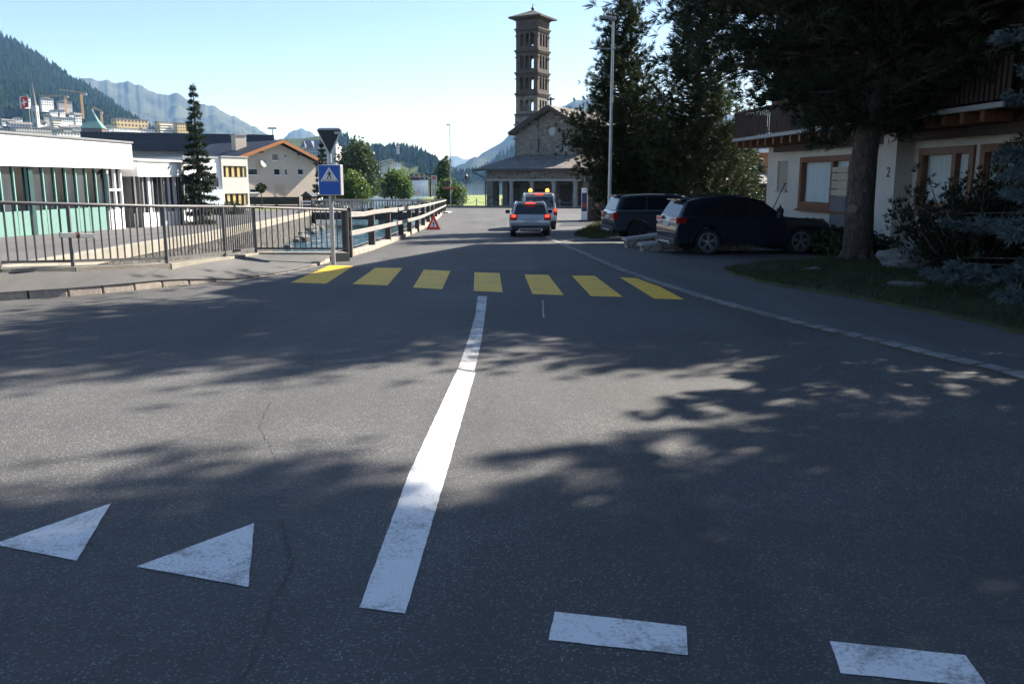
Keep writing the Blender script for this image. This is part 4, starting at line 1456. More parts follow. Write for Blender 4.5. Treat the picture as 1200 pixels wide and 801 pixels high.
t = thing('rail_barrier', 'short white three rail barrier at the left end of the far bridge', 'barrier', (c.x, 96, gz(0, 96)), R(8))
for z in (.35, .7, 1.05):
    MB().box(-.55, .55, -.03, .03, z - .07, z + .07).build('rail', M_wpaint, t)
for x in (-.5, .5):
    MB().box(x - .06, x + .06, .03, .13, 0, 1.15).build('post', M_dwood, t)

# white buildings right of the beige house
a, b = P(353, 234, 165), P(373, 234, 165)
t = thing('white_shed', 'white low building with a flat edge between the beige house and the sign', 'building', (a.x, 165, gz(0, 165)), R(6))
wd = b.x - a.x
MB().box(0, wd, 0, 10, 0, P(360, 205, 165).z - gz(0, 165)).build('wall', M_white, t)
MB().box(-.3, wd + .3, -.3, 10.3, P(360, 205, 165).z - gz(0, 165), P(360, 204, 165).z - gz(0, 165)).build('roof', M_hroof, t)
for k in range(3):
    MB().box(wd * (k + .3) / 3, wd * (k + .7) / 3, -.06, .1, 2.2, 3.6).build('window', M_glass, t)
a, b = P(364, 232, 200), P(392, 232, 200)
t = thing('grey_depot', 'taller pale depot with a dark canopy behind the blue sign', 'building', (a.x, 200, gz(0, 200)), R(4))
wd = b.x - a.x
zt = P(370, 194, 200).z - gz(0, 200)
MB().box(0, wd, 0, 14, 0, zt).build('wall', M_hg, t)
MB().box(-.5, wd + 1, -2.5, 14.5, zt, zt + .5).build('roof', M_hroof, t)
for k in range(4):
    MB().box(wd * (k + .2) / 4, wd * (k + .75) / 4, -.06, .1, zt * .5, zt * .78).build('window', M_glass, t)
MB().box(wd * .55, wd * .95, -.08, .1, 0, zt * .4).build('door', M_white, t)

# ------------------------------------------------------------ far road bridge and truss footbridge
q0, q1 = P(366, 249, 85), P(513, 249, 85)
dz = gz(0, 85)
t = thing('river_bridge', 'level grey road bridge crossing the river behind the blue sign', 'bridge', (q0.x, 85, dz))
L = q1.x - q0.x
MB().box(-1.5, L + 1, 0, 6, -.55, -.02).build('deck', M_gconc, t)
MB().box(-1.5, L + 1, -.22, 0, -.62, .1).build('edge_beam', M_dark, t)
MB().box(L * .55 - .4, L * .55 + .4, .5, 5.5, -3.5, -.55).build('pier', M_gconc, t)
M_gwood = mat('grey_weathered_wood', (.27, .255, .235), .85, .25, 2, .2, 30)
for yy in (.1, 5.8):
    n = int(L / 2.2)
    for k in range(n + 1):
        MB().box(L * k / n - .05, L * k / n + .05, yy - .05, yy + .05, .1, 1.25).build('railing_post', M_dark, t)
    for k in range(n):
        p_ = MB()
        x0, x1 = L * k / n + .07, L * (k + 1) / n - .07
        m_ = 8
        for j in range(m_):
            xx = x0 + (x1 - x0) * (j + .5) / m_
            p_.box(xx - .055, xx + .055, yy - .015, yy + .015, .22, 1.08)
        p_.build('railing_panel', M_gwood, t)
    MB().box(0, L, yy - .06, yy + .06, 1.14, 1.24).build('handrail', M_gwood, t)
    MB().box(0, L, yy - .03, yy + .03, .16, .22).build('bottom_rail', M_dark, t)
yb = 235
a, b = P(476, 210, yb), P(505.5, 210, yb)
zb, zt = P(490, 209.6, yb).z, P(490, 204, yb).z
t = thing('truss_footbridge', 'small black timber truss footbridge over the river mouth', 'footbridge', (a.x, yb, 0))
L = b.x - a.x
for yy in (0, 2.2):
    mb = MB()
    n = 5
    mb.bar((0, yy, zb), (L, yy, zb), .18, .2)
    mb.bar((L * .2, yy, zt), (L, yy, zt), .2, .2)
    mb.bar((0, yy, zb), (L * .2, yy, zt), .3, .3)
    for k in range(1, n):
        x0, x1 = L * k / n, L * (k + 1) / n
        mb.bar((x0, yy, zb), (x1, yy, zt), .13, .13)
        mb.bar((x0, yy + .02, zt), (x1, yy + .02, zb), .13, .13)
        mb.bar((x0, yy, zb), (x0, yy, zt), .22, .22)
    mb.build('truss', M_dark, t)
MB().box(0, L, .1, 2.1, zb - .3, zb - .12).build('deck', M_dwood, t)
for x in (.3, L - .3):
    MB().box(x - .25, x + .25, 0, 2.2, -4, zb - .3).build('pier', M_dwood, t)
# ------------------------------------------------------------ bridge railing on the left
t = thing('bridge_railing', 'long dark steel railing of upright bars along the left pavement', 'railing')
top_h = 1.16
posts = [4, 5, 6, 7, 8]
allp = RAIL
UP = Vector((0, 0, 1))
mb = MB()
mb.path([p + UP * top_h for p in allp], .032, 10)
mb.build('handrail', M_rail, t, smooth=True)
for i, (a, b) in enumerate(zip(allp, allp[1:])):
    d = (b - a).normalized()
    MB().bar(a + UP * .13 + d * .03, b + UP * .13 - d * .03, .035, .05).build('bottom_rail', M_rail, t)
    n = max(3, int((b - a).length / (.14 if i > 2 else .175)))
    mb = MB()
    for k in range(1, n):
        p = a.lerp(b, k / n)
        mb.tube(p + UP * .15, p + UP * (top_h - .01), .0165, n=6)
    mb.build('bar_panel', M_rail, t)
for p in allp[1:]:
    mb = MB()
    mb.box(p.x - .03, p.x + .03, p.y - .02, p.y + .02, p.z - .03, p.z + top_h - .02)
    mb.build('post', M_rail if p is not allp[-1] else M_rail, t)
# small grey clamp plates bolted to the bars
a, b = P(66, 275, 15.42), P(109, 276.5, 15.95)
d = (b - a).normalized()
s = Vector((d.y, -d.x, 0))
tt = thing('clamp_plate', 'grey steel clamp with a rusty joint bolted across the railing bars', 'clamp', a)
m_ = (b - a) / 2
MB().obox(m_ * .5 + s * .06, m_ * .42, s * .025, UP * .045).build('plate', M_steel, tt, bevel=.006)
MB().obox(m_ * 1.55 + s * .06, m_ * .42, s * .025, UP * .045).build('plate', M_steel, tt, bevel=.006)
MB().obox(m_ * 1.03 + s * .05, m_ * .12, s * .02, UP * .05).build('joint', mat('rust', (.16, .07, .035), .9, .3, 20), tt)

# ------------------------------------------------------------ wooden river fence
t = thing('river_fence', 'weathered wooden fence with dark posts and pale rails along the river kerb', 'fence')
M_pale = mat('sun_bleached_wood', (.28, .265, .245), .9, .3, 3, .4, 25, stretch=(1, 1, 5), detail=8)
M_pdark = mat('dark_post_wood', (.06, .052, .047), .85, .35, 4, .4, 25, detail=8)
fp = [(408, 296.5), (436, 287.5), (455, 281), (470, 276), (480, 272), (489, 268.5), (496, 264.5), (502, 260.5), (507, 257), (511, 254), (514.5, 251.5), (517.5, 249.5), (520, 247.8), (521.5, 246.5)]
FP = []
for (x, y) in fp:
    q = G(x, y, .12)
    FP.append(Vector((q.x, q.y, gz(q.x, q.y) + .1)))
hh = 1.28
for i, p in enumerate(FP):
    k = .1 if i else .13
    MB().box(p.x - k, p.x + k, p.y - .08, p.y + .08, p.z - .4, p.z + hh - (.04 if i else -.02)).build('post', M_pdark, t, bevel=.008)
rg = random.Random(2)
for i, (a, b) in enumerate(zip(FP, FP[1:])):
    d = (b - a).normalized()
    s = Vector((d.y, -d.x, 0))
    for z in (hh - .17, .58):
        off = s * .115
        sag = -.03 if (i == 0 and z > 1) else 0
        pts = [a + UP * z + off - d * .1, a.lerp(b, .5) + UP * (z + sag) + off, b + UP * z + off + d * .08]
        mb = MB()
        mb.bar(pts[0], pts[1], .06, .14)
        mb.bar(pts[1], pts[2], .06, .14)
        mb.build('rail', M_pale, t, bevel=.01)
# ------------------------------------------------------------ folding warning pyramid
c = G(508.5, 269)
t = thing('warning_pyramid', 'folding red and white warning triangle standing on the road by the river fence', 'warning sign', (c.x, c.y, c.z), R(-4))
s, hgt, dep = .36, .78, .22
M_refl = mat('red_sign_film', (.72, .06, .04), .55, .06, 3)
M_wfilm = mat('white_sign_film', (.72, .7, .68), .55, .05, 3)
def tri_pt(u, v, off=0.0, side=0):
    # u,v in the face plane: v=0 base, 1 apex
    A = [Vector((-s, -dep, 0)), Vector((s, -dep, 0)), Vector((0, 0, hgt))]
    rot = Matrix.Rotation(side, 3, 'Z')
    base = A[0].lerp(A[1], (u + 1) / 2)
    p = base.lerp(A[2], v)
    n = (A[1] - A[0]).cross(A[2] - A[0]).normalized()
    return rot @ (p + n * off)
for side in (0, R(120), R(240)):
    def q(u, v, o): return tri_pt(u, v, o, side)
    f0 = MB().prism([q(-1, 0, 0), q(1, 0, 0), q(0, 1, 0)], q(0, 0, .006) - q(0, 0, 0)).build('face', M_refl, t)
    MB().prism([q(-.6, .18, .007), q(.6, .18, .007), q(0, .68, .007)], q(0, 0, .003) - q(0, 0, 0)).build('field', M_wfilm, f0)
    mb = MB()
    o0, dv = .0105, q(0, 0, .003) - q(0, 0, 0)
    mb.prism([q(-.1, .3, o0), q(.1, .3, o0), q(.16, .5, o0), q(-.16, .5, o0)], dv)
    mb.prism([q(-.09, .19, o0), q(.09, .19, o0), q(.1, .255, o0), q(-.1, .255, o0)], dv)
    mb.build('exclamation_mark', M_black, f0)

# ------------------------------------------------------------ crossing sign with give way sign
base = P(391, 312.5, 21.8)
YS = base.y
t = thing('sign_post', 'steel post carrying a blue pedestrian crossing sign below the back of a triangular sign', 'road sign', base)
def sx(px): return (px - 391.5) / 1000 * YS * 1.0
def sz(py): return P(391, py, YS).z - base.z
MB().tube((0, 0, -.05), (0, 0, sz(158)), .055, n=14).build('pole', M_gpost, t, smooth=False)
# light box
bx0, bx1, bz0, bz1 = sx(379.5), sx(405.5), sz(229), sz(193)
M_blue = mat('blue_sign_film', (.005, .085, .42), .4, .04, 3)
box = MB().box(bx0, bx1, -.2, .12, bz0, bz1).build('light_box', M_gpost, t, bevel=.02)
MB().box(bx0 + .025, bx1 - .025, -.215, -.2, bz0 + .025, bz1 - .025).build('blue_panel', M_blue, box)
cx = (bx0 + bx1) / 2
tz0, tz1 = bz0 + (bz1 - bz0) * .46, bz1 - (bz1 - bz0) * .08
tw = (bx1 - bx0) * .4
MB().prism([(cx - tw, -.215, tz0), (cx + tw, -.215, tz0), (cx, -.215, tz1)], (0, -.004, 0)).build('white_triangle', M_wfilm, box)
mb = MB()
th = tz1 - tz0
def pic(pts):
    mb.prism([(cx + u * tw, -.2195, tz0 + v * th) for u, v in pts], (0, -.003, 0))
pic([(.04 + .055 * math.cos(k * math.pi / 5), .72 + .045 * math.sin(k * math.pi / 5)) for k in range(10)])     # head
pic([(-.08, .64), (.09, .66), (.12, .42), (-.06, .4)])                                      # torso
pic([(-.06, .44), (.04, .42), (-.12, .28), (-.2, .14), (-.3, .14), (-.2, .3)])               # rear leg
pic([(.02, .43), (.12, .43), (.2, .28), (.2, .14), (.11, .14), (.1, .27)])                   # front leg
pic([(-.08, .63), (-.04, .56), (-.2, .46), (-.25, .49)])
pic([(.07, .64), (.26, .5), (.23, .46), (.06, .56)])
for k in range(6):
    u = -.78 + k * .29
    pic([(u, .03), (u + .13, .03), (u + .17, .11), (u + .06, .11)])
mb.build('walking_figure', M_black, box)
# back of the give way sign
yz0, yz1 = sz(181), sz(152.5)
cx2 = sx(393)
hw = (sx(407) - sx(379)) / 2
MB().prism([(cx2 - hw, -.09, yz1), (cx2 - hw + .06, -.09, yz1 + .05), (cx2 + hw - .06, -.09, yz1 + .05), (cx2 + hw, -.09, yz1), (cx2 + .05, -.09, yz0), (cx2 - .05, -.09, yz0)], (0, .03, 0)).build('sign_frame', M_gpost, t)
sb = MB().prism([(cx2 - hw + .02, -.102, yz1 - .0), (cx2 + hw - .02, -.102, yz1 - .0), (cx2, -.102, yz0 + .02)], (0, .012, 0)).build('give_way_back', M_black, t)
MB().box(cx2 + hw * .45, cx2 + hw * .8, -.108, -.102, yz1 - .1, yz1 - .04).build('sticker', M_gpost, sb)
mb = MB()
for z in (yz0 + (yz1 - yz0) * .62, bz0 + .2, bz1 - .15):
    mb.tube((0, 0, z), (0, 0, z + .05), .075, n=12)
mb.build('clamp', M_steel, t)
MB().tube((.12, -.05, bz1), (.12, -.05, bz1 + .05), .07, n=10).build('sensor', M_gpost, box)
MB().tube((.0, .12, 0), (.0, .12, .62), .03, n=8).build('socket', M_gpost, t)

# ------------------------------------------------------------ lamps and signs near the church
def street_lamp(px, pyb, pyt, Y, label, head, hl, arm=None, r=.09):
    b = P(px, pyb, Y)
    z0 = gz(b.x, Y)
    t = thing('street_lamp', label, 'street lamp', (b.x, Y, z0), 0, 'street lamps')
    h = P(px, pyt, Y).z - z0
    MB().tube((0, 0, 0), (0, 0, 1.2), r * 1.25, r * 1.2, 12).tube((0, 0, 1.2), (0, 0, h), r, r * .6, 12).build('pole', M_gpost, t)
    mb = MB()
    mb.prism([(.12, -.14, h + .02), (-hl, -.16, h + .1), (-hl, .16, h + .1), (.12, .14, h + .02)], (0, 0, .14))
    mb.build('lamp_head', M_steel, t, bevel=.03)
    MB().box(-hl * .95, -hl * .35, -.1, .1, h + .03, h + .075).build('lens', M_wallglass, t)
    if arm:
        z = P(px, arm[0], Y).z - z0
        MB().bar((arm[1], 0, z), (.1, 0, z), .05, .05).build('side_arm', M_steel, t)
    return t
street_lamp(713.5, 268, 25, 40, 'tall grey street lamp in front of the stone pines', 'flat', .62, (57, -1.05))
street_lamp(528.3, 241, 147.5, 124, 'slim street lamp at the river end of the church square', 'flat', .45, (158, -.45), .085)
c = P(526, 241, 123.5)
t = thing('direction_sign', 'red brown direction board with a small black board above it by the slim lamp', 'sign', (c.x, 123.4, gz(0, 123)))
MB().tube((.3, .1, 0), (.3, .1, P(526, 211, 123).z - gz(0, 123)), .05, n=8).build('pole', M_gpost, t)
z = lambda y: P(526, y, 123).z - gz(0, 123)
MB().box(-.85, .95, -.03, .03, z(222), z(219)).build('red_board', mat('red_brown_board', (.4, .1, .05), .6, .1, 2), t)
MB().box(-.45, .25, -.03, .03, z(215.5), z(212)).build('black_board', M_dark, t)
MB().box(.3, .5, -.035, .03, z(215), z(212.5)).build('white_board', M_wfilm, t)
c = P(509.5, 243, 116)
t = thing('notice_sign', 'white notice sign with a red square at the end of the river fence', 'sign', (c.x, 116, gz(0, 116)))
z = lambda y: P(509.5, y, 116).z - gz(0, 116)
MB().tube((0, .06, 0), (0, .06, z(205)), .045, n=8).build('pole', M_gpost, t)
MB().box(-.42, .36, -.03, .03, z(216.5), z(205.5)).build('white_board', M_gpost, t)
MB().box(-.28, .22, -.04, -.03, z(210.5), z(206.5)).build('red_square', mat('dull_red', (.45, .12, .1), .6, .1, 2), t)
c = P(546.5, 239, 150)
t = thing('bollard_lamp', 'short black post lamp on the meadow left of the church portico', 'lamp', (c.x, 150, -2.1))
MB().tube((0, 0, 0), (0, 0, 3.9), .07, .05, 10).build('pole', M_dark, t)
MB().lathe([(.1, 3.9), (.3, 4.1), (.34, 4.7), (.12, 4.95), (.05, 5.05)], n=12).build('lantern', M_dark, t)
c = P(515, 249, 84)
t = thing('park_bench', 'dark park bench at the far end of the river fence', 'bench', (c.x, 84, gz(0, 84)), R(-70))
for y in (-.2, -.05, .1): MB().box(-.85, .85, y - .06, y + .06, .44, .48).build('seat_slat', M_dwood, t)
for z in (.62, .8): MB().box(-.85, .85, .2, .24, z - .07, z + .07).build('back_slat', M_dwood, t)
for x in (-.6, .6):
    mb = MB()
    mb.bar((x, -.3, 0), (x, .22, .88), .05, .05)
    mb.bar((x + .06, .25, 0), (x + .06, -.25, .44), .05, .05)
    mb.build('leg', M_dark, t)
# stadium light masts and far lamp
for px, py0, py1, Y, lab in ((322, 205, 151, 260, 'floodlight mast with a wide flat head behind the beige house roof'),):
    c = P(px, py0, Y)
    t = thing('floodlight_mast', lab, 'floodlight', (c.x, Y, gz(0, Y)))
    h = P(px, py1, Y).z - gz(0, Y)
    MB().tube((0, 0, 0), (0, 0, h), .3, .18, 8).build('pole', M_gpost, t)
    for k in range(5):
        MB().box(-1.3 + k * .52, -.9 + k * .52, -.3, .1, h, h + .5).build('lamp', M_gpost, t)
    MB().box(-1.4, 1.4, -.1, .1, h - .15, h).build('crossbar', M_gpost, t)

# information pillar and brown screen by the road
Yp = 57.0
b = P(684.5, 258, Yp)
t = thing('info_pillar', 'white information pillar with a navy and red picture panel at the roadside', 'info pillar', (b.x, Yp, gz(0, Yp)), R(-4))
z = lambda y: P(684.5, y, Yp).z - gz(0, Yp)
hw = .2
MB().box(-hw, hw, -.06, .06, .12, z(220.5)).build('body', M_wpaint, t, bevel=.01)
MB().box(-hw + .03, hw - .03, -.066, -.06, z(247.5), z(226)).build('picture_panel', mat('navy_print', (.03, .04, .1), .4, .5, 3), t)
MB().box(-hw + .03, hw - .03, -.07, -.066, z(243), z(238)).build('red_band', mat('red_print', (.35, .04, .05), .4, .3, 4), t)
MB().box(-hw - .15, hw + .15, -.3, .3, 0, .12).build('base', M_dark, t)
Yb = 58.5
a, b = P(689, 262, Yb), P(703, 262, Yb)
t = thing('timber_shelter', 'dark brown timber shelter wall between the information pillar and the pines', 'shelter', (a.x, Yb, gz(0, Yb)), R(3))
z = lambda y: P(690, y, Yb).z - gz(0, Yb)
wd = b.x - a.x + 1.5
MB().box(0, wd, 0, 3, 0, z(213)).build('wall', mat('brown_board', (.06, .035, .028), .8, .2, 3, .2, 20, stretch=(5, 5, .4)), t)
MB().box(-.15, wd + .1, -.2, 3.2, z(213), z(211.5)).build('roof', M_dark, t)
# ------------------------------------------------------------ church
YC = 124.0
TH = R(30)
ax = P(648, 242, YC)
ch = thing('church', 'stone church with a columned portico and a tall brick bell tower', 'church', (ax.x, YC, gz(0, YC)), -TH)
Z = lambda y, Y=YC: P(648, y, Y).z - gz(0, YC)
k = YC / 1000 / math.cos(TH)          # metres along the front per pixel
HW = 78 * k                             # half width of the portico
zc, ze, zr = Z(212), Z(198), Z(178.5)
M_col = mat('granite_column', (.36, .34, .31), .8, .2, 3, .2, 20)
# columns and corner piers
for x in (-50, -26, -1, 23, 48):
    c_ = MB().lathe([(.42, 0), (.42, .25), (.33, .3), (.31, 1.5), (.28, zc - .5), (.28, zc - .42), (.4, zc - .25), (.4, zc - .02)], (x * k, .5, 0), n=16).build('column', M_col, ch, autos=30)
for x0, x1 in ((-78, -71), (71, 78)):
    MB().box(x0 * k, x1 * k, 0, .95, -.3, zc - .02).build('pier', M_stone, ch)
MB().box(-HW - .1, HW + .1, -.08, 1.05, zc - .02, zc + .28).build('architrave', M_col, ch)
MB().box(-HW, HW, 0, .95, zc + .28, ze - .1).build('portico_wall', M_stone, ch)
for s in (-1, 1):
    xx = s * (HW - .5)
    MB().wall([(0.95, -.3), (7.0, -.3), (7.0, ze - .1), (.95, ze - .1)], [[(2.2, -.25), (4.6, -.25), (4.6, zc), (2.2, zc)]], (s * HW, 0, 0), (0, 1, 0), (0, 0, 1), (-s * .9, 0, 0)).build('portico_side_wall', M_stone, ch)
MB().box(-HW, HW, 0, 7, -.3, .04).build('portico_floor', M_gconc, ch)
# nave body
NW = 38 * k
PD = 6.6
NX = -(PD + .6) * math.tan(TH)
MB().box(-HW + 2, HW - 2, PD, PD + .6, 0, ze).build('back_wall', M_stone, ch)
dj = MB()
for x, wdt, hgt in ((-40, 1.5, 2.6), (-9, 2.0, 3.2), (12, 1.5, 2.6)):
    MB().box(x * k - wdt / 2, x * k + wdt / 2, PD - .08, PD, 0, hgt).build('door', M_dwood, ch)
def arch(cx, z0, w_, h_, n=10):
    return [(cx - w_ / 2, z0), (cx + w_ / 2, z0)] + [(cx + w_ / 2 * math.cos(math.pi * i / n), z0 + h_ - w_ / 2 + w_ / 2 * math.sin(math.pi * i / n)) for i in range(n + 1)]
zne, zna = Z(147.5), Z(121.5)
zw0, zw1 = Z(175.5), Z(160)
aw = 6.3 * k
holes = [arch(-16 * k, zw0, aw, zw1 - zw0), arch(16 * k, zw0, aw, zw1 - zw0)]
rc = Z(149.5)
holes.append([(.0 * k + 5 * k * math.cos(2 * math.pi * i / 20), rc + 5 * k * math.sin(2 * math.pi * i / 20)) for i in range(20)])
MB().wall([(-NW, zr - 1), (NW, zr - 1), (NW, zne), (0, zna - .3), (-NW, zne)], holes, (NX, PD + .6, 0), (1, 0, 0), (0, 0, 1), (0, .9, 0)).build('gable_wall', M_stone, ch)
ND = 24
MB().box(NX - NW, NX - NW + .9, PD + 1.5, PD + ND, 0, zne).box(NX + NW - .9, NX + NW, PD + 1.5, PD + ND, 0, zne).box(NX - NW + .9, NX + NW - .9, PD + ND - .9, PD + ND, 0, zne).build('nave_wall', M_stone, ch)
M_stain = mat('leaded_church_glass', (.4, .42, .42), .35, .2, 3)
for cx in (-16, 16):
    wv = MB().prism([(NX + u, PD + 1.0, v) for u, v in arch(cx * k, zw0, aw - .02, zw1 - zw0 - .01)], (0, .06, 0)).build('window', M_stain, ch)
    mb = MB()
    for i in range(1, 5):
        z_ = zw0 + (zw1 - zw0) * i / 5
        mb.box(NX + cx * k - aw / 2, NX + cx * k + aw / 2, PD + .96, PD + 1.0, z_ - .03, z_ + .03)
    mb.box(NX + cx * k - .03, NX + cx * k + .03, PD + .955, PD + .995, zw0, zw1 - .1)
    mb.build('glazing_bar', M_dark, wv)
wv = MB().prism([(NX + u, PD + 1.0, v) for u, v in [(5 * k * math.cos(2 * math.pi * i / 20) * .99, rc + 5 * k * math.sin(2 * math.pi * i / 20) * .99) for i in range(20)]], (0, .06, 0)).build('round_window', M_stain, ch)
# roofs
ovh = 1.1
sl = (zna - zne) / NW
ex = NW + 1.3
y0, y1 = PD + .6 - ovh, PD + ND + .6
prof_ = [(-ex, y0, zne - 1.3 * sl), (0, y0, zna), (ex, y0, zne - 1.3 * sl), (ex, y0, zne - 1.3 * sl + .42), (0, y0, zna + .45), (-ex, y0, zne - 1.3 * sl + .42)]
rf = MB().prism([(NX + a_, b_, c_) for a_, b_, c_ in prof_], (0, y1 - y0, 0)).build('nave_roof', M_slate, ch, fix=True)
mb = MB()
for s in (-1, 1):
    mb.bar((NX + s * (ex + .04), y0 - .07, zne - 1.34 * sl + .15), (NX, y0 - .07, zna + .18), .12, .62)
mb.build('barge_board', mat('church_dark_timber', (.05, .035, .03), .8, .2, 2), rf)
mb = MB()
for s in (-1, 1):
    for i in range(1, 6):
        x = s * ex * i / 6
        z_ = zna - abs(x) * sl - .3
        mb.box(NX + x - .12, NX + x + .12, y0, PD + .6, z_ - .12, z_ + .12)
mb.build('purlin', M_dwood, rf)
cz0, cz1 = zna + .45, Z(107)
MB().box(NX - .12, NX + .12, y0 + .8, y0 + 1.02, cz0, cz1).box(NX - .62, NX + .62, y0 + .81, y0 + 1.01, cz0 + (cz1 - cz0) * .62, cz0 + (cz1 - cz0) * .62 + .24).build('cross', M_dark, ch)
# portico roof, hipped, leaning against the nave
e = 1.5
X = HW + e
zt = zr
top = NW + 3.2
vs = [(-X, -e, ze), (X, -e, ze), (X, PD + 2, ze), (-X, PD + 2, ze), (NX - NW, PD + .75, zt), (NX + NW, PD + .75, zt), (NX + NW, PD + 2, zt), (NX - NW, PD + 2, zt)]
MB().add(vs, [(0, 1, 5, 4), (1, 2, 6, 5), (3, 0, 4, 7), (4, 5, 6, 7), (3, 2, 1, 0), (2, 3, 7, 6)]).build('portico_roof', M_slate, ch, fix=True)
MB().box(-X, X, -e - .06, -e, ze - .22, ze + .08).build('eave_board', M_dark, ch)
MB().box(-X + .1, X - .1, -e, .0, ze - .2, ze - .06).build('soffit', M_dwood, ch)
mb = MB()
mb.path([(-X + .1, -e - .1, ze - .2), (-X + .3, -e, ze - .5), (-HW - .12, -.1, ze - 1.3), (-HW - .12, -.1, 0)], .09, 8)
mb.build('drainpipe', M_dark, ch)
# bell tower
TW = 3.75
ty = 12.0
p0 = P(623.7, 200, 136)
v = Matrix.Rotation(TH, 3, 'Z') @ Vector((p0.x - ax.x, 136 - YC, 0))
tx, ty = v.x, v.y
ZT = lambda y: P(624, y, 136).z - gz(0, YC)
H2 = TW / 2
zst = ZT(110)
# stone shaft, with slightly stepped ledges
MB().box(tx - H2 - .12, tx + H2 + .12, ty - H2 - .12, ty + H2 + .12, 0, ZT(134)).build('tower_shaft', M_stone, ch)
def tower_stage(z0, z1, m, ow, oz0, oz1, name, n=3):
    """four thin walls with round-arched openings, and corner colonnettes"""
    hs = []
    for i in range(n):
        cx = (i - (n - 1) / 2) * ow * 1.42
        hs.append(arch(cx, oz0, ow, oz1 - oz0, 8))
    mb = MB()
    th = .45
    mb.wall([(-H2, z0), (H2, z0), (H2, z1), (-H2, z1)], hs, (tx, ty - H2, 0), (1, 0, 0), (0, 0, 1), (0, th, 0))
    mb.wall([(-H2, z0), (H2, z0), (H2, z1), (-H2, z1)], hs, (tx, ty + H2, 0), (1, 0, 0), (0, 0, 1), (0, -th, 0))
    i2 = H2 - th
    mb.wall([(-i2, z0), (i2, z0), (i2, z1), (-i2, z1)], hs, (tx - H2, ty, 0), (0, 1, 0), (0, 0, 1), (th, 0, 0))
    mb.wall([(-i2, z0), (i2, z0), (i2, z1), (-i2, z1)], hs, (tx + H2, ty, 0), (0, 1, 0), (0, 0, 1), (-th, 0, 0))
    return mb.build(name, m, ch)
def cornice(z, out=.22, h=.22, m=None):
    return MB().box(tx - H2 - out, tx + H2 + out, ty - H2 - out, ty + H2 + out, z - h, z).build('cornice', m or M_brick, ch)
def dentils(z, out=.16, h=.3):
    mb = MB()
    n = 11
    for i in range(n):
        u = -H2 + TW * (i + .25) / n
        w_ = TW / n * .5
        mb.box(tx + u, tx + u + w_, ty - H2 - out, ty - H2, z - h, z)
        mb.box(tx + u, tx + u + w_, ty + H2, ty + H2 + out, z - h, z)
        mb.box(tx - H2 - out, tx - H2, ty + u, ty + u + w_, z - h, z)
        mb.box(tx + H2, tx + H2 + out, ty + u, ty + u + w_, z - h, z)
    return mb.build('dentil_frieze', M_brick, ch)
tower_stage(ZT(134), ZT(110), M_stone, .62, ZT(131), ZT(118), 'tower_stage')
tower_stage(ZT(110), ZT(85.6), M_brick, .62, ZT(106), ZT(91.5), 'tower_stage')
tower_stage(ZT(85.6), ZT(60), M_brick, .62, ZT(82), ZT(66.5), 'tower_stage')
tower_stage(ZT(60), ZT(35), M_brick, .62, ZT(56), ZT(41), 'tower_stage')
MB().box(tx - H2, tx + H2, ty - H2, ty + H2, ZT(35), ZT(23)).build('tower_head', M_brick, ch)
mb = MB()
for u in (-1.1, 0, 1.1):
    mb.box(tx + u - .12, tx + u + .12, ty - H2 - .01, ty - H2 + .1, ZT(32), ZT(30))
    mb.box(tx + H2 - .1, tx + H2 + .01, ty + u - .12, ty + u + .12, ZT(32), ZT(30))
mb.build('putlog_holes', M_black, ch)
for y in (134, 110, 85.6, 60, 35):
    cornice(ZT(y))
    dentils(ZT(y) - .22, h=.26)
for y in (93.5, 68.5, 43.5):
    mb = MB()
    for sx_ in (-1, 1):
        mb.box(tx + sx_ * (H2 - .18) - .3, tx + sx_ * (H2 - .18) + .3, ty - H2 - .14, ty - H2 - .001, ZT(y) - .08, ZT(y) + .08)
    mb.box(tx + H2 + .001, tx + H2 + .14, ty - H2 - .1, ty - H2 + .45, ZT(y) - .08, ZT(y) + .08)
    mb.box(tx + H2 + .001, tx + H2 + .14, ty + H2 - .45, ty + H2 + .1, ZT(y) - .08, ZT(y) + .08)
    mb.box(tx - H2 - .14, tx - H2 - .001, ty - H2 - .1, ty - H2 + .45, ZT(y) - .08, ZT(y) + .08)
    mb.build('string_course', M_brick, ch)
cornice(ZT(146), .3, .25, M_stone)
cornice(ZT(162), .34, .25, M_stone)
dentils(ZT(23) + .02, .3, .35)
hx = H2 + .85
za, zb = ZT(23.5), ZT(12)
mb = MB()
mb.add([(tx - hx, ty - hx, za), (tx + hx, ty - hx, za), (tx + hx, ty + hx, za), (tx - hx, ty + hx, za), (tx - hx, ty - hx, za + .25), (tx + hx, ty - hx, za + .25), (tx + hx, ty + hx, za + .25), (tx - hx, ty + hx, za + .25), (tx, ty, zb)],
       [(3, 2, 1, 0), (0, 1, 5, 4), (1, 2, 6, 5), (2, 3, 7, 6), (3, 0, 4, 7), (4, 5, 8), (5, 6, 8), (6, 7, 8), (7, 4, 8)])
tr = mb.build('tower_roof', masonry('dark_tower_slate', [(.05, .046, .042), (.08, .072, .065), (.065, .06, .054)], (.03, .027, .025), 2.0, (1, 1, 1.6), .5), ch)
MB().lathe([(.32, zb - .4), (.2, zb), (.3, zb + .2), (.08, zb + .5), (.03, ZT(4))], (tx, ty, 0), n=10).build('finial', M_dark, tr)
# bell inside the top stage
bl = MB().lathe([(.1, 1.0), (.3, .9), (.38, .4), (.6, 0)], (tx, ty, ZT(52)), n=14).build('bell', mat('bronze', (.12, .08, .03), .4, .2, 3, metal=.8), ch)
MB().box(tx - H2 + .5, tx + H2 - .5, ty - .1, ty + .1, ZT(52) + 1.0, ZT(52) + 1.2).build('bell_beam', M_dwood, bl)
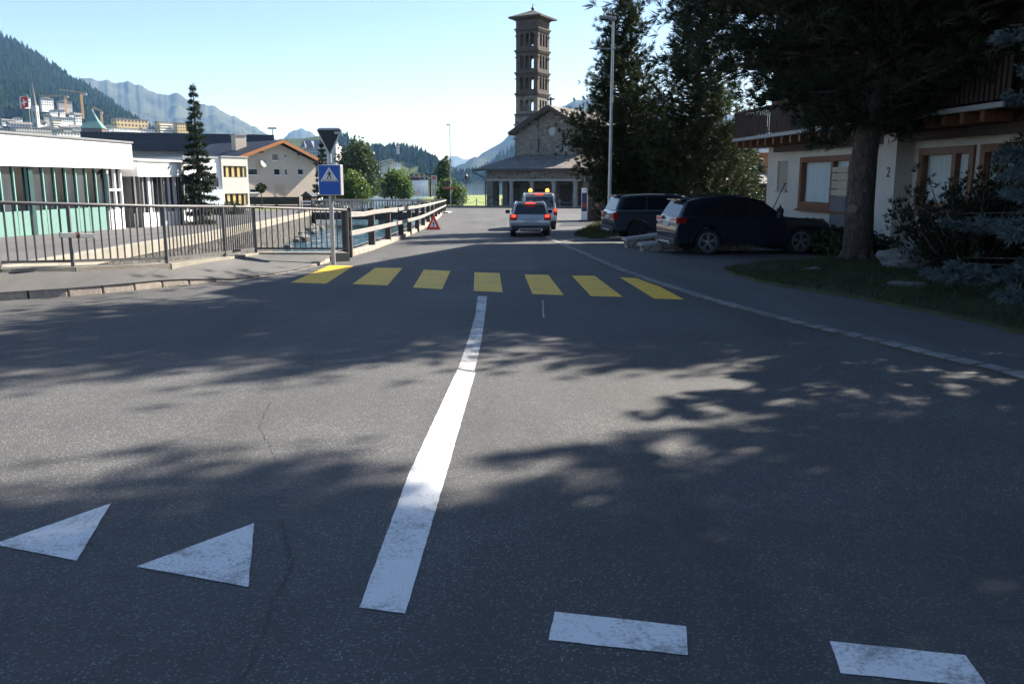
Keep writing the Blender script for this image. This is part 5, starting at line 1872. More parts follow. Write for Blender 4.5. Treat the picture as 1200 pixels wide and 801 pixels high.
# notice board under the portico and rope barrier in front
loc = lambda x, y, z: ch.matrix_basis @ Vector((x, y, z))
Matrix.Rotation
bpy.context.view_layer.update()
p = loc(21 * k, PD - .5, 0)
t = thing('notice_board', 'dark framed notice board with pale papers under the church portico', 'notice board', p, -TH)
MB().box(-1.1, 1.1, -.08, .08, .9, 2.5).build('frame', M_dark, t)
rg = random.Random(4)
for i in range(7):
    u, v_ = -.95 + (i % 4) * .5, 1.05 + (i // 4) * .7
    MB().box(u, u + .36, -.09, -.08, v_, v_ + .5).build('paper', mat('paper_%d' % (i % 3), [(.6, .62, .65), (.45, .5, .6), (.6, .55, .45)][i % 3], .7, .1, 4), t)
for u in (-.9, .9):
    MB().box(u - .05, u + .05, -.05, .05, 0, .9).build('leg', M_dark, t)
t = thing('rope_barrier', 'low posts with a slack rope in front of the church square', 'barrier', (0, 0, 0))
pts = []
for px in (536, 542, 558.5, 576.5, 588, 640, 656, 673):
    q_ = P(px, 241.5, YC - 4.5 + (0 if px > 600 else 5))
    q_.z = gz(0, q_.y)
    pts.append(q_)
M_pst = mat('pale_post', (.3, .27, .22), .8, .2, 3)
for q_ in pts:
    MB().box(q_.x - .06, q_.x + .06, q_.y - .06, q_.y + .06, q_.z - .1, q_.z + 1.25).build('post', M_pst, t)
for a, b in zip(pts, pts[1:]):
    if b.x - a.x > 3.5: continue
    mb = MB()
    mb.path([a.lerp(b, i / 8) + UP * (1.1 - .45 * (1 - (2 * i / 8 - 1) ** 2)) for i in range(9)], .025, 6)
    mb.build('rope', M_gpost, t)
# low kerb wall along the far edge of the square
a, b = P(522, 241, 126.5), P(583, 241, 126.5)
struct(MB().box(-10.2, 40, 126.0, 126.4, gz(0, 126) - .3, gz(0, 126) + .22).build('square_kerb', M_concrete))

# ------------------------------------------------------------ brick red flats behind the pines
a, b = P(822, 250, 66), P(905, 250, 66)
M_rbrick = masonry('red_brick', [(.42, .16, .08), (.5, .2, .1), (.46, .18, .09)], (.4, .25, .18), 5, (1, 1, 2.5), .2)
bt = thing('brick_house', 'red brick building with a pale flat roof edge between the pines and the chalet', 'building', (a.x, 66, gz(0, 66)), R(-24))
z1 = P(860, 180, 66).z - gz(0, 66)
wd = b.x - a.x + 1.5
MB().box(0, wd, 0, 8, -.5, z1).build('wall', M_rbrick, bt)
rf = MB().box(-.5, wd + .5, -.5, 8.4, z1, z1 + .25).build('roof', M_white, bt)
for x in (1.0, 3.4):
    MB().box(x, x + 1.1, -.05, .1, 2.6, 3.9).build('window', M_glass, bt)
t = thing('lean_to_roof', 'grey slatted low roof standing before the red brick building', 'shed', (P(850, 240, 60).x, 60, gz(0, 60)), R(-15))
z1 = P(870, 209, 60).z - gz(0, 60)
MB().box(0, 4.4, .4, 3, 0, z1 - .3).build('wall', M_dwood, t)
mb = MB()
for i in range(6):
    mb.obox((2.2, .3 + i * .5, z1 - .3 + i * .12), (2.5, 0, 0), (0, .27, .05), (0, 0, .03))
mb.build('roof', M_gwood, t)
# ------------------------------------------------------------ vehicles
M_tyre = mat('tyre_rubber', (.018, .018, .018), .85, .2, 8)
M_rim = mat('alloy', (.45, .45, .46), .3, .08, 5, metal=.8)
M_rimd = mat('dark_alloy', (.05, .05, .055), .35, .08, 5, metal=.6)
M_cglass = mat('car_glass', (.012, .014, .016), .03, .05, 1, spec=.8)
M_trim = mat('car_trim', (.02, .02, .021), .6, .15, 8)
M_tail = mat('tail_lamp', (.3, .008, .008), .15, .1, 5, coat=.5)
M_clear = mat('lamp_lens', (.55, .56, .58), .1, .05, 5, coat=.5)
M_chrome = mat('chrome', (.6, .6, .62), .15, .05, 5, metal=.9)
M_plate = mat('number_plate', (.45, .45, .44), .5, .1, 6)
M_brake = emit('lit_brake_lamp', (1.0, .03, .015), 1.5)
M_amber = emit('lit_amber_beacon', (1.0, .26, .02), 3.5)

def arc(cx, cz, r, a0, a1, n=12):
    return [(cx + r * math.cos(R(a0 + (a1 - a0) * i / n)), cz + r * math.sin(R(a0 + (a1 - a0) * i / n))) for i in range(n + 1)]

def car(name, label, cat, loc, rz, c):
    """local x forward, y left, z up; c holds the proportions of this vehicle"""
    t = thing(name, label, cat, loc, rz)
    L, W, H = c['L'], c['W'], c['H']
    xr, xf, hw = -L / 2, L / 2, W / 2
    xw = c['wheels']
    Rw = c['R']
    Ra = Rw + .07
    zb, zh, zs = c['belt'], c['hood'], c['sill']
    paint = c['paint']
    lower = c.get('lower', M_trim)
    def arch_pts(x):
        a = math.degrees(math.asin(max(-1, min(1, (zs - Rw) / Ra))))
        return arc(x, Rw, Ra, 180 - a, a, 14)
    pr = [(xr + .12, zs + .02)] + arch_pts(xw[0]) + arch_pts(xw[1]) + [(xf - .2, zs - .02), (xf - .03, zs + .18), (xf, zs + .38), (xf - .06, zh - .16), (xf - .22, zh - .05),
          (c['cowl'] - .1, zh + .06), (c['cowl'] - .25, zb + .02), (xr + c['tail'] + .05, zb + .03)] + [(xr + a, z) for a, z in c['rear']]
    mb = MB().prism([(x, -hw, z) for x, z in pr], (0, W, 0))
    mb.build('body', paint, t, bevel=.075, seg=4, fix=True, autos=30)
    # dark lower cladding
    for s in (-1, 1):
        mb = MB()
        y0, y1 = sorted((s * (hw - .05), s * (hw + .012)))
        for x in xw:
            a = arc(x, Rw, Ra - .005, 180, 0, 14)
            b = arc(x, Rw, Ra + .075, 0, 180, 14)
            for i in range(14):
                q = [a[i], a[i + 1], b[13 - i], b[14 - i]]
                mb.prism([(u, y0, v) for u, v in q], (0, y1 - y0, 0))
        mb.box(xw[0] + Ra + .02, xw[1] - Ra - .02, y0, y1, zs - .02, zs + .14)
        mb.build('wheel_arch_trim', c.get('archm', lower), t)
    # cabin with tumblehome
    cab = c['cabin']            # side profile (x,z) from front base over the roof to rear base
    z0, z1 = zb - .02, max(z for x, z in cab)
    wb, wt = hw - .05, hw - c['tumble']
    def yw(z):
        return wb + (wt - wb) * (z - z0) / (z1 - z0)
    n = len(cab)
    vs = [(x, -yw(z), z) for x, z in cab] + [(x, yw(z), z) for x, z in cab]
    fs = [tuple(range(n)), tuple(range(2 * n - 1, n - 1, -1))] + [(i, n + i, n + (i + 1) % n, (i + 1) % n) for i in range(n)]
    MB().add(vs, fs).build('cabin', c.get('cabinm', paint), t, bevel=.06, seg=4, fix=True, autos=35)
    # side windows
    for s in (-1, 1):
        for poly in c['sidewin']:
            pts = [Vector((x, s * (yw(z) + .004), z)) for x, z in poly]
            nrm = Vector((0, s, (wb - wt) / (z1 - z0))).normalized()
            MB().prism(pts, nrm * .008).build('window', M_cglass, t, fix=True)
        yy = s * (hw - .01)
        MB().obox((c['mirror'], s * (hw + .1), zb + .06), (.07, 0, 0), (0, .1, 0), (0, 0, .075)).build('mirror', c.get('mirrorm', paint), t, bevel=.03, seg=3)
        for x in c['handles']:
            MB().box(x - .11, x + .11, min(s * hw, s * (hw + .035)), max(s * hw, s * (hw + .035)), zb - .17, zb - .13).build('door_handle', c.get('handlem', paint), t, bevel=.012)
        for x0 in c['seams']:
            mb = MB()
            mb.box(x0 - .006, x0 + .006, min(s * (hw - .02), s * (hw + .0015)), max(s * (hw - .02), s * (hw + .0015)), zs + .1, zb - .02)
            mb.build('door_gap', M_black, t)
    # rear and front glass follow the cabin slopes
    def slab(p, q, name, fr=.1, m=M_cglass, top=.86, bot=.1, out=.006):
        p, q = Vector((p[0], 0, p[1])), Vector((q[0], 0, q[1]))
        d = q - p
        nrm = Vector((d.z, 0, -d.x)).normalized()
        if nrm.x * (p.x + q.x) < 0: nrm = -nrm
        a, b = p + d * bot, p + d * top
        ya, yb = yw(a.z) - fr, yw(b.z) - fr
        pts = [a + Vector((0, -ya, 0)) + nrm * .004, a + Vector((0, ya, 0)) + nrm * .004, b + Vector((0, yb, 0)) + nrm * .004, b + Vector((0, -yb, 0)) + nrm * .004]
        return MB().prism(pts, nrm * out).build(name, m, t, fix=True)
    slab(cab[-1], cab[-2], 'rear_window')
    slab(cab[0], cab[1], 'windscreen', top=.92, bot=.06)
    # roof spoiler
    xs, zs_ = cab[-2]
    MB().prism([(xs + .25, -wt + .06, zs_ + .03), (xs - .16, -wt + .08, zs_ - .0), (xs - .16, wt - .08, zs_ - .0), (xs + .25, wt - .06, zs_ + .03)], (0, 0, .045)).build('spoiler', paint, t, bevel=.015)
    bl = c.get('brake', M_tail)
    MB().box(xs - .175, xs - .158, -.2, .2, zs_ + .0, zs_ + .045).build('high_brake_light', bl, t)
    # bumper, lamps, plate
    MB().box(xr - .04, xr + .22, -hw + .05, hw - .05, zs - .02, zs + .2).build('rear_bumper', lower, t, bevel=.05, seg=3)
    MB().box(xr - .055, xr + .1, -.5, .5, zs + .02, zs + .1).build('skid_plate', c.get('skid', M_steel), t, bevel=.02)
    MB().box(xf - .25, xf + .03, -hw + .06, hw - .06, zs - .04, zs + .2).build('front_bumper', lower, t, bevel=.06, seg=3)
    for s in (-1, 1):
        y0, y1 = sorted((s * c['lamp'][0], s * (hw + .006)))
        tl = MB().box(xr + c['lampx'], xr + c['lampx'] + c['lamp'][3], y0, y1, c['lamp'][1], c['lamp'][2]).build('tail_light', c.get('taillit', M_tail), t, bevel=.03, seg=3)
        if c.get('lampclear'):
            MB().box(xr + c['lampx'] - .004, xr + c['lampx'] + .02, y0 + .02, y1 - .05, c['lamp'][1] + .02, c['lamp'][1] + .07).build('reflector', M_clear, tl)
        y0, y1 = sorted((s * (hw - .5), s * (hw - .02)))
        MB().box(xf - .34, xf - .03, y0, y1, zh - .28, zh - .12).build('headlight', M_clear, t, bevel=.04, seg=3)
        MB().tube((xr - .07, s * (hw - .38), zs + .03), (xr + .1, s * (hw - .38), zs + .03), .045, n=12).build('exhaust_pipe', M_chrome, t)
    zp = c['plate']
    MB().box(xr + c['platex'] - .012, xr + c['platex'] + .03, -.26, .26, zp, zp + .12).build('number_plate', M_plate, t)
    MB().box(xr + c['platex'] - .02, xr + c['platex'] + .04, -.42, .42, zp + .16, zp + .2).build('tailgate_strip', c.get('strip', M_chrome), t, bevel=.01)
    MB().box(xf - .02, xf + .02, -.45, .45, zs + .3, zh - .2).build('grille', M_trim, t)
    # rails on the roof
    if c.get('rails'):
        xa, xb = cab[2][0] - .1, cab[-2][0] + .25
        for s in (-1, 1):
            MB().bar((xa, s * (wt - .06), H + .02), (xb, s * (wt - .06), H - .0), .035, .045).build('roof_rail', c['rails'], t)
    # wheels
    for x in xw:
        for s in (-1, 1):
            wr = MB().lathe([(Rw - .1, -.09), (Rw - .02, -.115), (Rw, -.08), (Rw, .08), (Rw - .02, .115), (Rw - .1, .09)], (x, s * (hw - .13), Rw), (0, s, 0), 32).build('wheel', M_tyre, t, autos=40)
            rr = Rw - .1
            mb = MB()
            mb.lathe([(rr + .005, .06), (rr + .005, .1), (rr - .02, .102), (rr - .03, .06)], (x, s * (hw - .13), Rw), (0, s, 0), 32)
            c0 = Vector((x, s * (hw - .13 + .085), Rw))
            for k in range(5):
                for dd in (-.16, .16):
                    a = 2 * math.pi * k / 5 + .3 + dd * .5
                    a2 = 2 * math.pi * k / 5 + .3 + dd
                    p = c0 + Vector((math.cos(a) * .05, 0, math.sin(a) * .05))
                    q = c0 + Vector((math.cos(a2) * (rr - .01), s * .01, math.sin(a2) * (rr - .01)))
                    d = (q - p)
                    e = d.cross(Vector((0, 1, 0))).normalized()
                    mb.obox((p + q) / 2, d / 2, e * .017, Vector((0, .015, 0)))
            mb.lathe([(.07, .05), (.07, .1), (.03, .11)], (x, s * (hw - .13), Rw), (0, s, 0), 16)
            mb.build('rim', c['rim'], wr, autos=40)
            MB().lathe([(rr - .03, .0), (rr - .03, .04)], (x, s * (hw - .13), Rw), (0, s, 0), 24).build('brake_disc', M_dark, wr)
    return t

def paint(name, col, metal=.35, rough=.28):
    return mat(name, col, rough, .04, 3, metal=metal, coat=1.0)
P_navy = paint('dark_navy_paint', (.008, .011, .02), 0.0)
P_slate = paint('slate_blue_paint', (.03, .04, .056), .15)
P_silver = paint('silver_paint', (.42, .45, .48), .25)
P_white = paint('van_white_paint', (.7, .7, .7), .0)

# the nearer dark car beside the chalet
rw, fw = G(828, 298.5), G(947, 297)
Yr = rw.y + .35
rz_b = math.atan2(.42, 2.93)
# local rear wheel (right side) at (-1.44,-.93)
def place(rw, lx, ly, rz):
    m = Matrix.Rotation(rz, 3, 'Z')
    v = m @ Vector((lx, ly, 0))
    return Vector((rw.x - v.x, rw.y - v.y, 0))
bmw = dict(L=4.86, W=1.92, H=1.72, wheels=(-1.42, 1.5), R=.375, belt=1.08, hood=1.05, sill=.3, cowl=1.05, tail=.1, paint=P_navy,
           rear=[(.1, 1.12), (.05, .98), (.0, .8), (.02, .55)],
           cabin=[(1.05, 1.06), (.3, 1.58), (-.15, 1.7), (-.9, 1.72), (-1.7, 1.66), (-2.05, 1.58), (-2.33, 1.08)], tumble=.26,
           sidewin=[[(.92, 1.12), (.3, 1.5), (-.1, 1.6), (-.14, 1.12)], [(-.2, 1.12), (-.17, 1.605), (-.95, 1.6), (-1.0, 1.12)], [(-1.06, 1.12), (-1.01, 1.59), (-1.55, 1.52), (-1.98, 1.2), (-1.9, 1.12)]],
           mirror=.72, handles=(.05, -.98), seams=(.95, -.17, -1.02), lamp=(.42, .92, 1.1, .34), lampx=-.0, lampclear=True, plate=.8, platex=.0, rim=M_rim, archm=P_navy, rails=M_dark)
loc = place(rw, -1.42, -.86, rz_b)
loc.z = gz(loc.x, loc.y) + .02
car('parked_car', 'dark navy estate SUV with red tail lights parked facing the chalet', 'car', loc, rz_b, bmw)
rw = G(747, 281.5)
rr_ = dict(L=4.95, W=1.95, H=1.8, wheels=(-1.45, 1.47), R=.39, belt=1.14, hood=1.12, sill=.34, cowl=1.25, tail=.12, paint=P_slate,
           rear=[(.12, 1.16), (.06, 1.0), (.0, .82), (.03, .6)],
           cabin=[(1.3, 1.12), (.55, 1.68), (.1, 1.78), (-.9, 1.8), (-1.8, 1.76), (-2.12, 1.7), (-2.36, 1.12)], tumble=.24, cabinm=P_slate,
           sidewin=[[(1.12, 1.18), (.55, 1.6), (.02, 1.68), (-.03, 1.18)], [(-.1, 1.18), (-.06, 1.69), (-1.05, 1.69), (-1.08, 1.18)], [(-1.15, 1.18), (-1.12, 1.69), (-1.95, 1.62), (-2.12, 1.18)]],
           mirror=.9, handles=(.1, -.95), seams=(1.05, -.06, -1.1), lamp=(.55, .78, 1.08, .22), lampx=-.005, lampclear=True, plate=.82, platex=.0, rim=M_rimd, strip=M_dark)
loc = place(rw, -1.45, -.9, R(8))
loc.z = gz(loc.x, loc.y) + .02
car('parked_car', 'slate blue boxy SUV parked behind the low ramp walls under the pines', 'car', loc, R(8), rr_)
# silver car in the road, seen from behind, brake lights on
c0 = G(619, 272.5)
sil = dict(L=4.0, W=1.72, H=1.5, wheels=(-1.2, 1.25), R=.33, belt=.94, hood=.92, sill=.3, cowl=.95, tail=.1, paint=P_silver,
           rear=[(.1, .97), (.05, .82), (.0, .66), (.03, .52)],
           cabin=[(1.0, .92), (.3, 1.4), (-.1, 1.49), (-.9, 1.5), (-1.5, 1.46), (-1.72, 1.42), (-1.93, .92)], tumble=.22,
           sidewin=[[(.85, .98), (.3, 1.32), (-.1, 1.4), (-.12, .98)], [(-.18, .98), (-.16, 1.4), (-.85, 1.4), (-.88, .98)], [(-.95, .98), (-.92, 1.39), (-1.5, 1.34), (-1.7, .98)]],
           mirror=.72, mirrorm=M_trim, handles=(.0, -.8), seams=(.85, -.14, -.9), lamp=(.58, .72, .98, .2), lampx=-.02, plate=.62, platex=.0, rim=M_rim, rails=P_silver,
           brake=M_brake, taillit=mat('tail_lamp_dim', (.45, .015, .012), .2, .1, 5), strip=P_silver)
YV = 38.6
loc = Vector((c0.x, YV, gz(0, YV)))
t = car('silver_car', 'small silver SUV with brake lights on waiting behind the beacon van', 'car', loc, R(90.5), sil)
for s in (-1, 1):
    MB().box(-2.035, -2.0, min(s * .62, s * .8), max(s * .62, s * .8), .86, .96).build('brake_light', M_brake, t, bevel=.02)
# white van with amber beacons
van = dict(L=4.7, W=1.82, H=1.88, wheels=(-1.45, 1.5), R=.34, belt=1.1, hood=1.08, sill=.3, cowl=1.75, tail=.08, paint=P_white,
           rear=[(.06, 1.12), (.03, .9), (.0, .7), (.02, .5)],
           cabin=[(1.75, 1.08), (1.0, 1.76), (.6, 1.85), (-.6, 1.88), (-2.0, 1.86), (-2.2, 1.82), (-2.3, 1.08)], tumble=.17,
           sidewin=[[(1.55, 1.16), (.95, 1.68), (.5, 1.72), (.5, 1.16)], [(.42, 1.16), (.42, 1.72), (-.8, 1.74), (-.8, 1.16)], [(-.9, 1.16), (-.9, 1.74), (-2.0, 1.72), (-2.1, 1.16)]],
           mirror=1.35, mirrorm=M_trim, handles=(.6, -.6), seams=(1.3, .46, -.85), lamp=(.74, .78, 1.12, .2), lampx=-.01, plate=.55, platex=.0, rim=M_rimd, brake=M_brake,
           taillit=mat('tail_lamp_dim', (.45, .015, .012), .2, .1, 5), strip=P_white)
YW = 46.0
loc = Vector(((629 - 600) / 1000 * YW, YW, gz(0, YW)))
t = car('roof_beacon_van', 'white van with two flashing amber roof beacons stopped in front of the silver car', 'van', loc, R(91), van)
bar = MB().box(-1.98, -1.78, -.72, .72, 1.9, 1.95).build('beacon_bar', M_dark, t)
for s in (-1, 1):
    MB().lathe([(.085, 0), (.085, .07), (.07, .13), (.03, .155)], (-1.88, s * .43, 1.95), n=14).build('beacon', M_amber, t, smooth=True)
    MB().box(-2.39, -2.35, min(s * .76, s * .88), max(s * .76, s * .88), .98, 1.1).build('brake_light', M_brake, t, bevel=.02)

# ------------------------------------------------------------ low stepped walls between the cars
def ramp_wall(px, py, L, h0, h1, rz, label):
    b = G(px, py)
    t = thing('ramp_wall', label, 'low wall', (b.x, b.y, b.z), rz, 'low ramp walls between the parked cars')
    MB().prism([(0, 0, -.2), (L, 0, -.2), (L, 0, h1), (0, 0, h0)], (0, .35, 0)).build('wall', M_blocks, t)
    MB().prism([(-.06, -.05, h0), (L, -.05, h1), (L, -.05, h1 + .09), (-.06, -.05, h0 + .09)], (0, .45, 0)).build('coping', M_gconc, t)
ramp_wall(735, 290.5, 4.2, .24, .72, R(12), 'stone ramp wall rising towards the slate blue SUV')
ramp_wall(753, 294.5, 3.6, .17, .4, R(8), 'lower stone ramp wall beside the rear wheel of the navy SUV')
# ------------------------------------------------------------ chalet on the right
CX, CY = 10.75, 36.6
base = gz(0, 30) - .12
ft = Vector((.089, -.996, 0))
rzc = math.atan2(-.996, .089)
ct = thing('chalet', 'white chalet with brown framed windows and a long dark timber balcony behind the big pine', 'chalet', (CX, CY, base), rzc)
def fx(px):
    return (CY - 14.0 / ((px - 600) / 1000 + .089)) / .996
def fz(py, x):
    Y = CY - .996 * x
    return P(600, py, Y).z - base
LEN = 17.0
zc1 = 3.35 - base                          # underside of the balcony
M_cwall = mat('chalet_render', (.52, .485, .43), .9, .12, .7, .25, 25, detail=8)
M_curt = mat('grey_curtain', (.68, .7, .7), .9, .12, 6, stretch=(14, 14, .3))
M_pane = pane_glass('window_pane', (.85, .88, .88), .12)
W1 = (fx(932), fx(992)); W2 = (fx(1068), fx(1131)); W3 = (fx(1138), fx(1186)); SW = (fx(905), fx(917))
zW1 = (fz(245, W1[0]), fz(184.5, W1[0])); zW2 = (fz(249, W2[0]), fz(174, W2[0]))
zSW = (fz(223, SW[0]), fz(189, SW[0]))
nx0, nx1 = fx(1036.5), fx(1047)
zN = (fz(239, nx0), fz(217, nx0))
holes = [[(SW[0], zSW[0]), (SW[1], zSW[0]), (SW[1], zSW[1]), (SW[0], zSW[1])],
         [(W1[0], zW1[0]), (W1[1], zW1[0]), (W1[1], zW1[1]), (W1[0], zW1[1])],
         arch((nx0 + nx1) / 2, zN[0], nx1 - nx0, zN[1] - zN[0], 8),
         [(W2[0], zW2[0]), (W2[1], zW2[0]), (W2[1], zW2[1]), (W2[0], zW2[1])],
         [(W3[0], zW2[0]), (W3[1], zW2[0]), (W3[1], zW2[1]), (W3[0], zW2[1])]]
MB().wall([(0, -.6), (LEN, -.6), (LEN, zc1), (0, zc1)], holes, (0, 0, 0), (1, 0, 0), (0, 0, 1), (0, .35, 0)).build('front_wall', M_cwall, ct)
MB().box(0, .35, .35, 12, -.6, zc1).box(LEN - .35, LEN, .35, 12, -.6, zc1).box(.35, LEN - .35, 11.65, 12, -.6, zc1).build('side_wall', M_cwall, ct)
MB().box(.35, LEN - .35, 2.4, 2.5, -.6, zc1).build('inner_wall', M_dark, ct)
MB().box(-.05, LEN, -.06, 0, -.6, .42).build('plinth', M_gconc, ct)
def chalet_window(x0, x1, z0, z1, mull, name='window', curtain=True):
    fr = .2
    wv = MB().box(x0, x1, -.07, .12, z0, z0 + fr * 1.5).box(x0, x1, -.07, .12, z1 - fr, z1).box(x0, x0 + fr, -.07, .12, z0 + fr * 1.5, z1 - fr).box(x1 - fr, x1, -.07, .12, z0 + fr * 1.5, z1 - fr)
    for m_ in mull:
        wv.box(m_ - .09, m_ + .09, -.06, .12, z0 + fr * 1.5, z1 - fr)
    wv = wv.build(name, M_frame, ct)
    MB().add([(x0 + fr, .05, z0 + fr * 1.5), (x1 - fr, .05, z0 + fr * 1.5), (x1 - fr, .05, z1 - fr), (x0 + fr, .05, z1 - fr)], [(0, 1, 2, 3)]).build('pane', M_pane, wv)
    if curtain:
        mb = MB()
        n = int((x1 - x0 - .3) / .05)
        pts = [(x0 + .15 + (x1 - x0 - .3) * i / n, .13 + .03 * math.sin(i * 1.3) + .02 * math.sin(i * .37)) for i in range(n + 1)]
        vs = [(x, y, z0 + .1) for x, y in pts] + [(x, y, z1 - .1) for x, y in pts]
        vs += [(x, y + .012, z) for x, y, z in vs]
        m2 = 2 * (n + 1)
        fs = [(i, i + 1, i + n + 2, i + n + 1) for i in range(n)] + [(i + m2 + n + 1, i + m2 + n + 2, i + m2 + 1, i + m2) for i in range(n)]
        mb.add(vs, fs)
        mb.build('curtain', M_curt, wv)
    MB().box(x0 - .04, x1 + .04, -.16, -.07, z0 - .05, z0 + .03).build('sill', M_frame, wv)
    return wv
chalet_window(W1[0], W1[1], zW1[0], zW1[1], [fx(969)])
# boarded door leaf beside the left window
dx0, dx1 = fx(972), fx(990)
dv = MB()
zz0 = fz(246, dx0)
for i, (y0, y1) in enumerate(((196, 202), (203, 211), (212, 221), (222, 229))):
    dv.box(dx0, dx1, -.13, -.075, fz(y1, dx0), fz(y0, dx0))
dv.build('panelled_leaf', mat('beige_panel', (.4, .33, .25), .7, .15, 2), ct)
MB().box(dx0, dx1, -.13, -.075, .0, fz(229.5, dx0)).build('leaf_base', mat('grey_panel', (.12, .12, .13), .7, .15, 2), ct)
chalet_window(W2[0], W2[1], zW2[0], zW2[1], [fx(1108)])
chalet_window(W3[0], W3[1], zW2[0], zW2[1], [(W3[0] + W3[1]) / 2])
# small shuttered window
wv = MB().box(SW[0], SW[1], .08, .14, zSW[0], zSW[1])
wv = wv.build('window', mat('roller_shutter', (.34, .3, .25), .7, .1, 2), ct)
mb = MB()
n = 16
for i in range(n):
    z = zSW[0] + (zSW[1] - zSW[0]) * i / n
    mb.box(SW[0] + .03, SW[1] - .03, .06, .08, z + .01, z + (zSW[1] - zSW[0]) / n - .012)
mb.build('slat', mat('roller_shutter'," "), wv) if False else mb.build('slat', MATS['roller_shutter'], wv)
MB().box(SW[0] - .06, SW[1] + .06, -.08, .08, zSW[0] - .07, zSW[0]).build('sill', M_gconc, wv)
MB().box(nx0 - .02, nx1 + .02, .25, .34, zN[0] - .02, zN[1] + .02).build('niche_back', M_cwall, ct)
nch = thing('plant_pot', 'small dark pot standing in the arched wall niche of the chalet', 'pot', (0, 0, 0))
m4 = Matrix.Translation((CX, CY, base)) @ Matrix.Rotation(rzc, 4, 'Z')
def cw(x, y, z):
    return m4 @ Vector((x, y, z))
nch.location = cw((nx0 + nx1) / 2, .12, zN[0])
MB().lathe([(.08, 0), (.12, .16), (.13, .18), (.1, .18)], n=14).build('pot', M_dark, nch, autos=30)
MB().lathe([(.02, .17), (.1, .22), (.08, .34), (.02, .4)], n=9).build('plant', M_black, nch)
# entrance pillar with the house number
px0, px1 = fx(1044.5), fx(1053)
MB().box(px0, px1 + .35, -.55, 0, -.6, zc1).build('pillar', M_cwall, ct)
cu = bpy.data.curves.new('house_number', 'FONT')
cu.body = '2'
cu.size = .42
cu.extrude = .008
cu.align_x = 'CENTER'
tmp = bpy.data.objects.new('house_number', cu)
COL.objects.link(tmp)
bpy.context.view_layer.update()
me = bpy.data.meshes.new_from_object(tmp.evaluated_get(bpy.context.evaluated_depsgraph_get()))
bpy.data.objects.remove(tmp)
me.materials.clear()
me.materials.append(M_black)
no = bpy.data.objects.new('house_number', me)
COL.objects.link(no)
no.parent = ct
no.location = ((px0 + px1 + .35) / 2 + .02, -.56, fz(207.5, px0))
no.rotation_euler = (R(90), 0, 0)
# arched recess left of the pillar
MB().box(fx(1022), px0 - .05, -.06, 0, fz(262, px0), fz(166, px0)).build('wall_patch', M_cwall, ct)
# balcony
BX0, BX1, BY = -.5, LEN, -1.35
zB = zc1
MB().box(BX0, BX1, BY, 0, zB, zB + .12).build('balcony_floor', M_dwood, ct)
MB().box(BX0 - .03, BX1, BY - .05, BY, zB + .02, zB + .14).build('edge_flashing', mat('pale_flashing', (.33, .33, .33), .5, .1, 2), ct)
for i in range(42):
    x = BX0 + .25 + i * .78
    if x > BX1 - .2: break
    MB().box(x - .08, x + .08, BY + .06, -.001, zB - .24, zB - .002).build('joist', M_frame, ct)
MB().box(BX0 + 2, BX1, -.4, -.25, zB - .48, zB - .24).build('beam', M_dwood, ct)
mb = MB()
x = BX0
rg = random.Random(9)
while x < BX1:
    w_ = .115
    mb.box(x, x + w_, BY + .02, BY + .045, zB + .2 + rg.uniform(-.01, .01), zB + 1.12)
    x += .19
mb.build('balustrade', M_dwood, ct)
MB().box(BX0, BX1, BY - .03, BY + .1, zB + 1.12, zB + 1.2).build('handrail', M_dwood, ct)
mb = MB()
y = BY
while y < -.05:
    mb.box(BX0, BX0 + .025, y, y + .115, zB + .2, zB + 1.12)
    y += .155
mb.build('end_balustrade', M_dwood, ct)
# upper storeys in timber, wide gable facing the road
ZE, ZR, XR = 8.9 - base, 14.4 - base, 9.4
M_clad = mat('brown_cladding', (.2, .12, .075), .8, .3, 2, .3, 20, stretch=(5, 5, .5))
EX0, EX1 = -2.0, LEN + 2.0
def zroof(x):
    return ZE + (ZR - ZE) * ((x - EX0) / (XR - EX0) if x < XR else (EX1 - x) / (EX1 - XR))
hz = []
for i in range(4):
    for z0 in (zB + .3, zB + 3.1):
        hz.append([(1.6 + i * 3.8, z0 + .6), (3.0 + i * 3.8, z0 + .6), (3.0 + i * 3.8, z0 + 2.0), (1.6 + i * 3.8, z0 + 2.0)])
hz.append([(8.4, zB + 6.6), (10.4, zB + 6.6), (10.4, zB + 8.0), (8.4, zB + 8.0)])
gab = [(0, zc1), (LEN, zc1), (LEN, zroof(LEN) - .1), (XR, ZR - .1), (0, zroof(0) - .1)]
MB().wall(gab, hz, (0, .02, 0), (1, 0, 0), (0, 0, 1), (0, .3, 0)).build('upper_wall', M_clad, ct)
for h_ in hz:
    (x0, z0), (x1, z1) = h_[0], h_[2]
    wv = MB().box(x0, x1, .15, .18, z0, z1).build('window', M_glass, ct)
    mb = MB().box(x0, x1, .0, .15, z0, z0 + .09).box(x0, x1, .0, .15, z1 - .09, z1).box((x0 + x1) / 2 - .05, (x0 + x1) / 2 + .05, .05, .15, z0 + .09, z1 - .09)
    mb.build('frame', M_frame, wv)
MB().box(0, .3, .35, 12, zc1, zroof(0) - .1).box(LEN - .3, LEN, .35, 12, zc1, zroof(LEN) - .1).build('upper_side_wall', M_clad, ct)
MB().wall(gab, [], (0, 11.7, 0), (1, 0, 0), (0, 0, 1), (0, .3, 0)).build('upper_back_wall', M_clad, ct)
MB().prism([(EX0, -2.3, ZE - .15), (XR, -2.3, ZR - .15), (EX1, -2.3, ZE - .15), (EX1, -2.3, ZE + .15), (XR, -2.3, ZR + .15), (EX0, -2.3, ZE + .15)], (0, 15.3, 0)).build('roof', M_hroof, ct, fix=True)
for x in (.2, 4.8, XR, 13.2, LEN - .2):
    MB().box(x - .12, x + .12, -2.1, .02, zroof(x) - .55, zroof(x) - .3).build('purlin', M_dwood, ct)
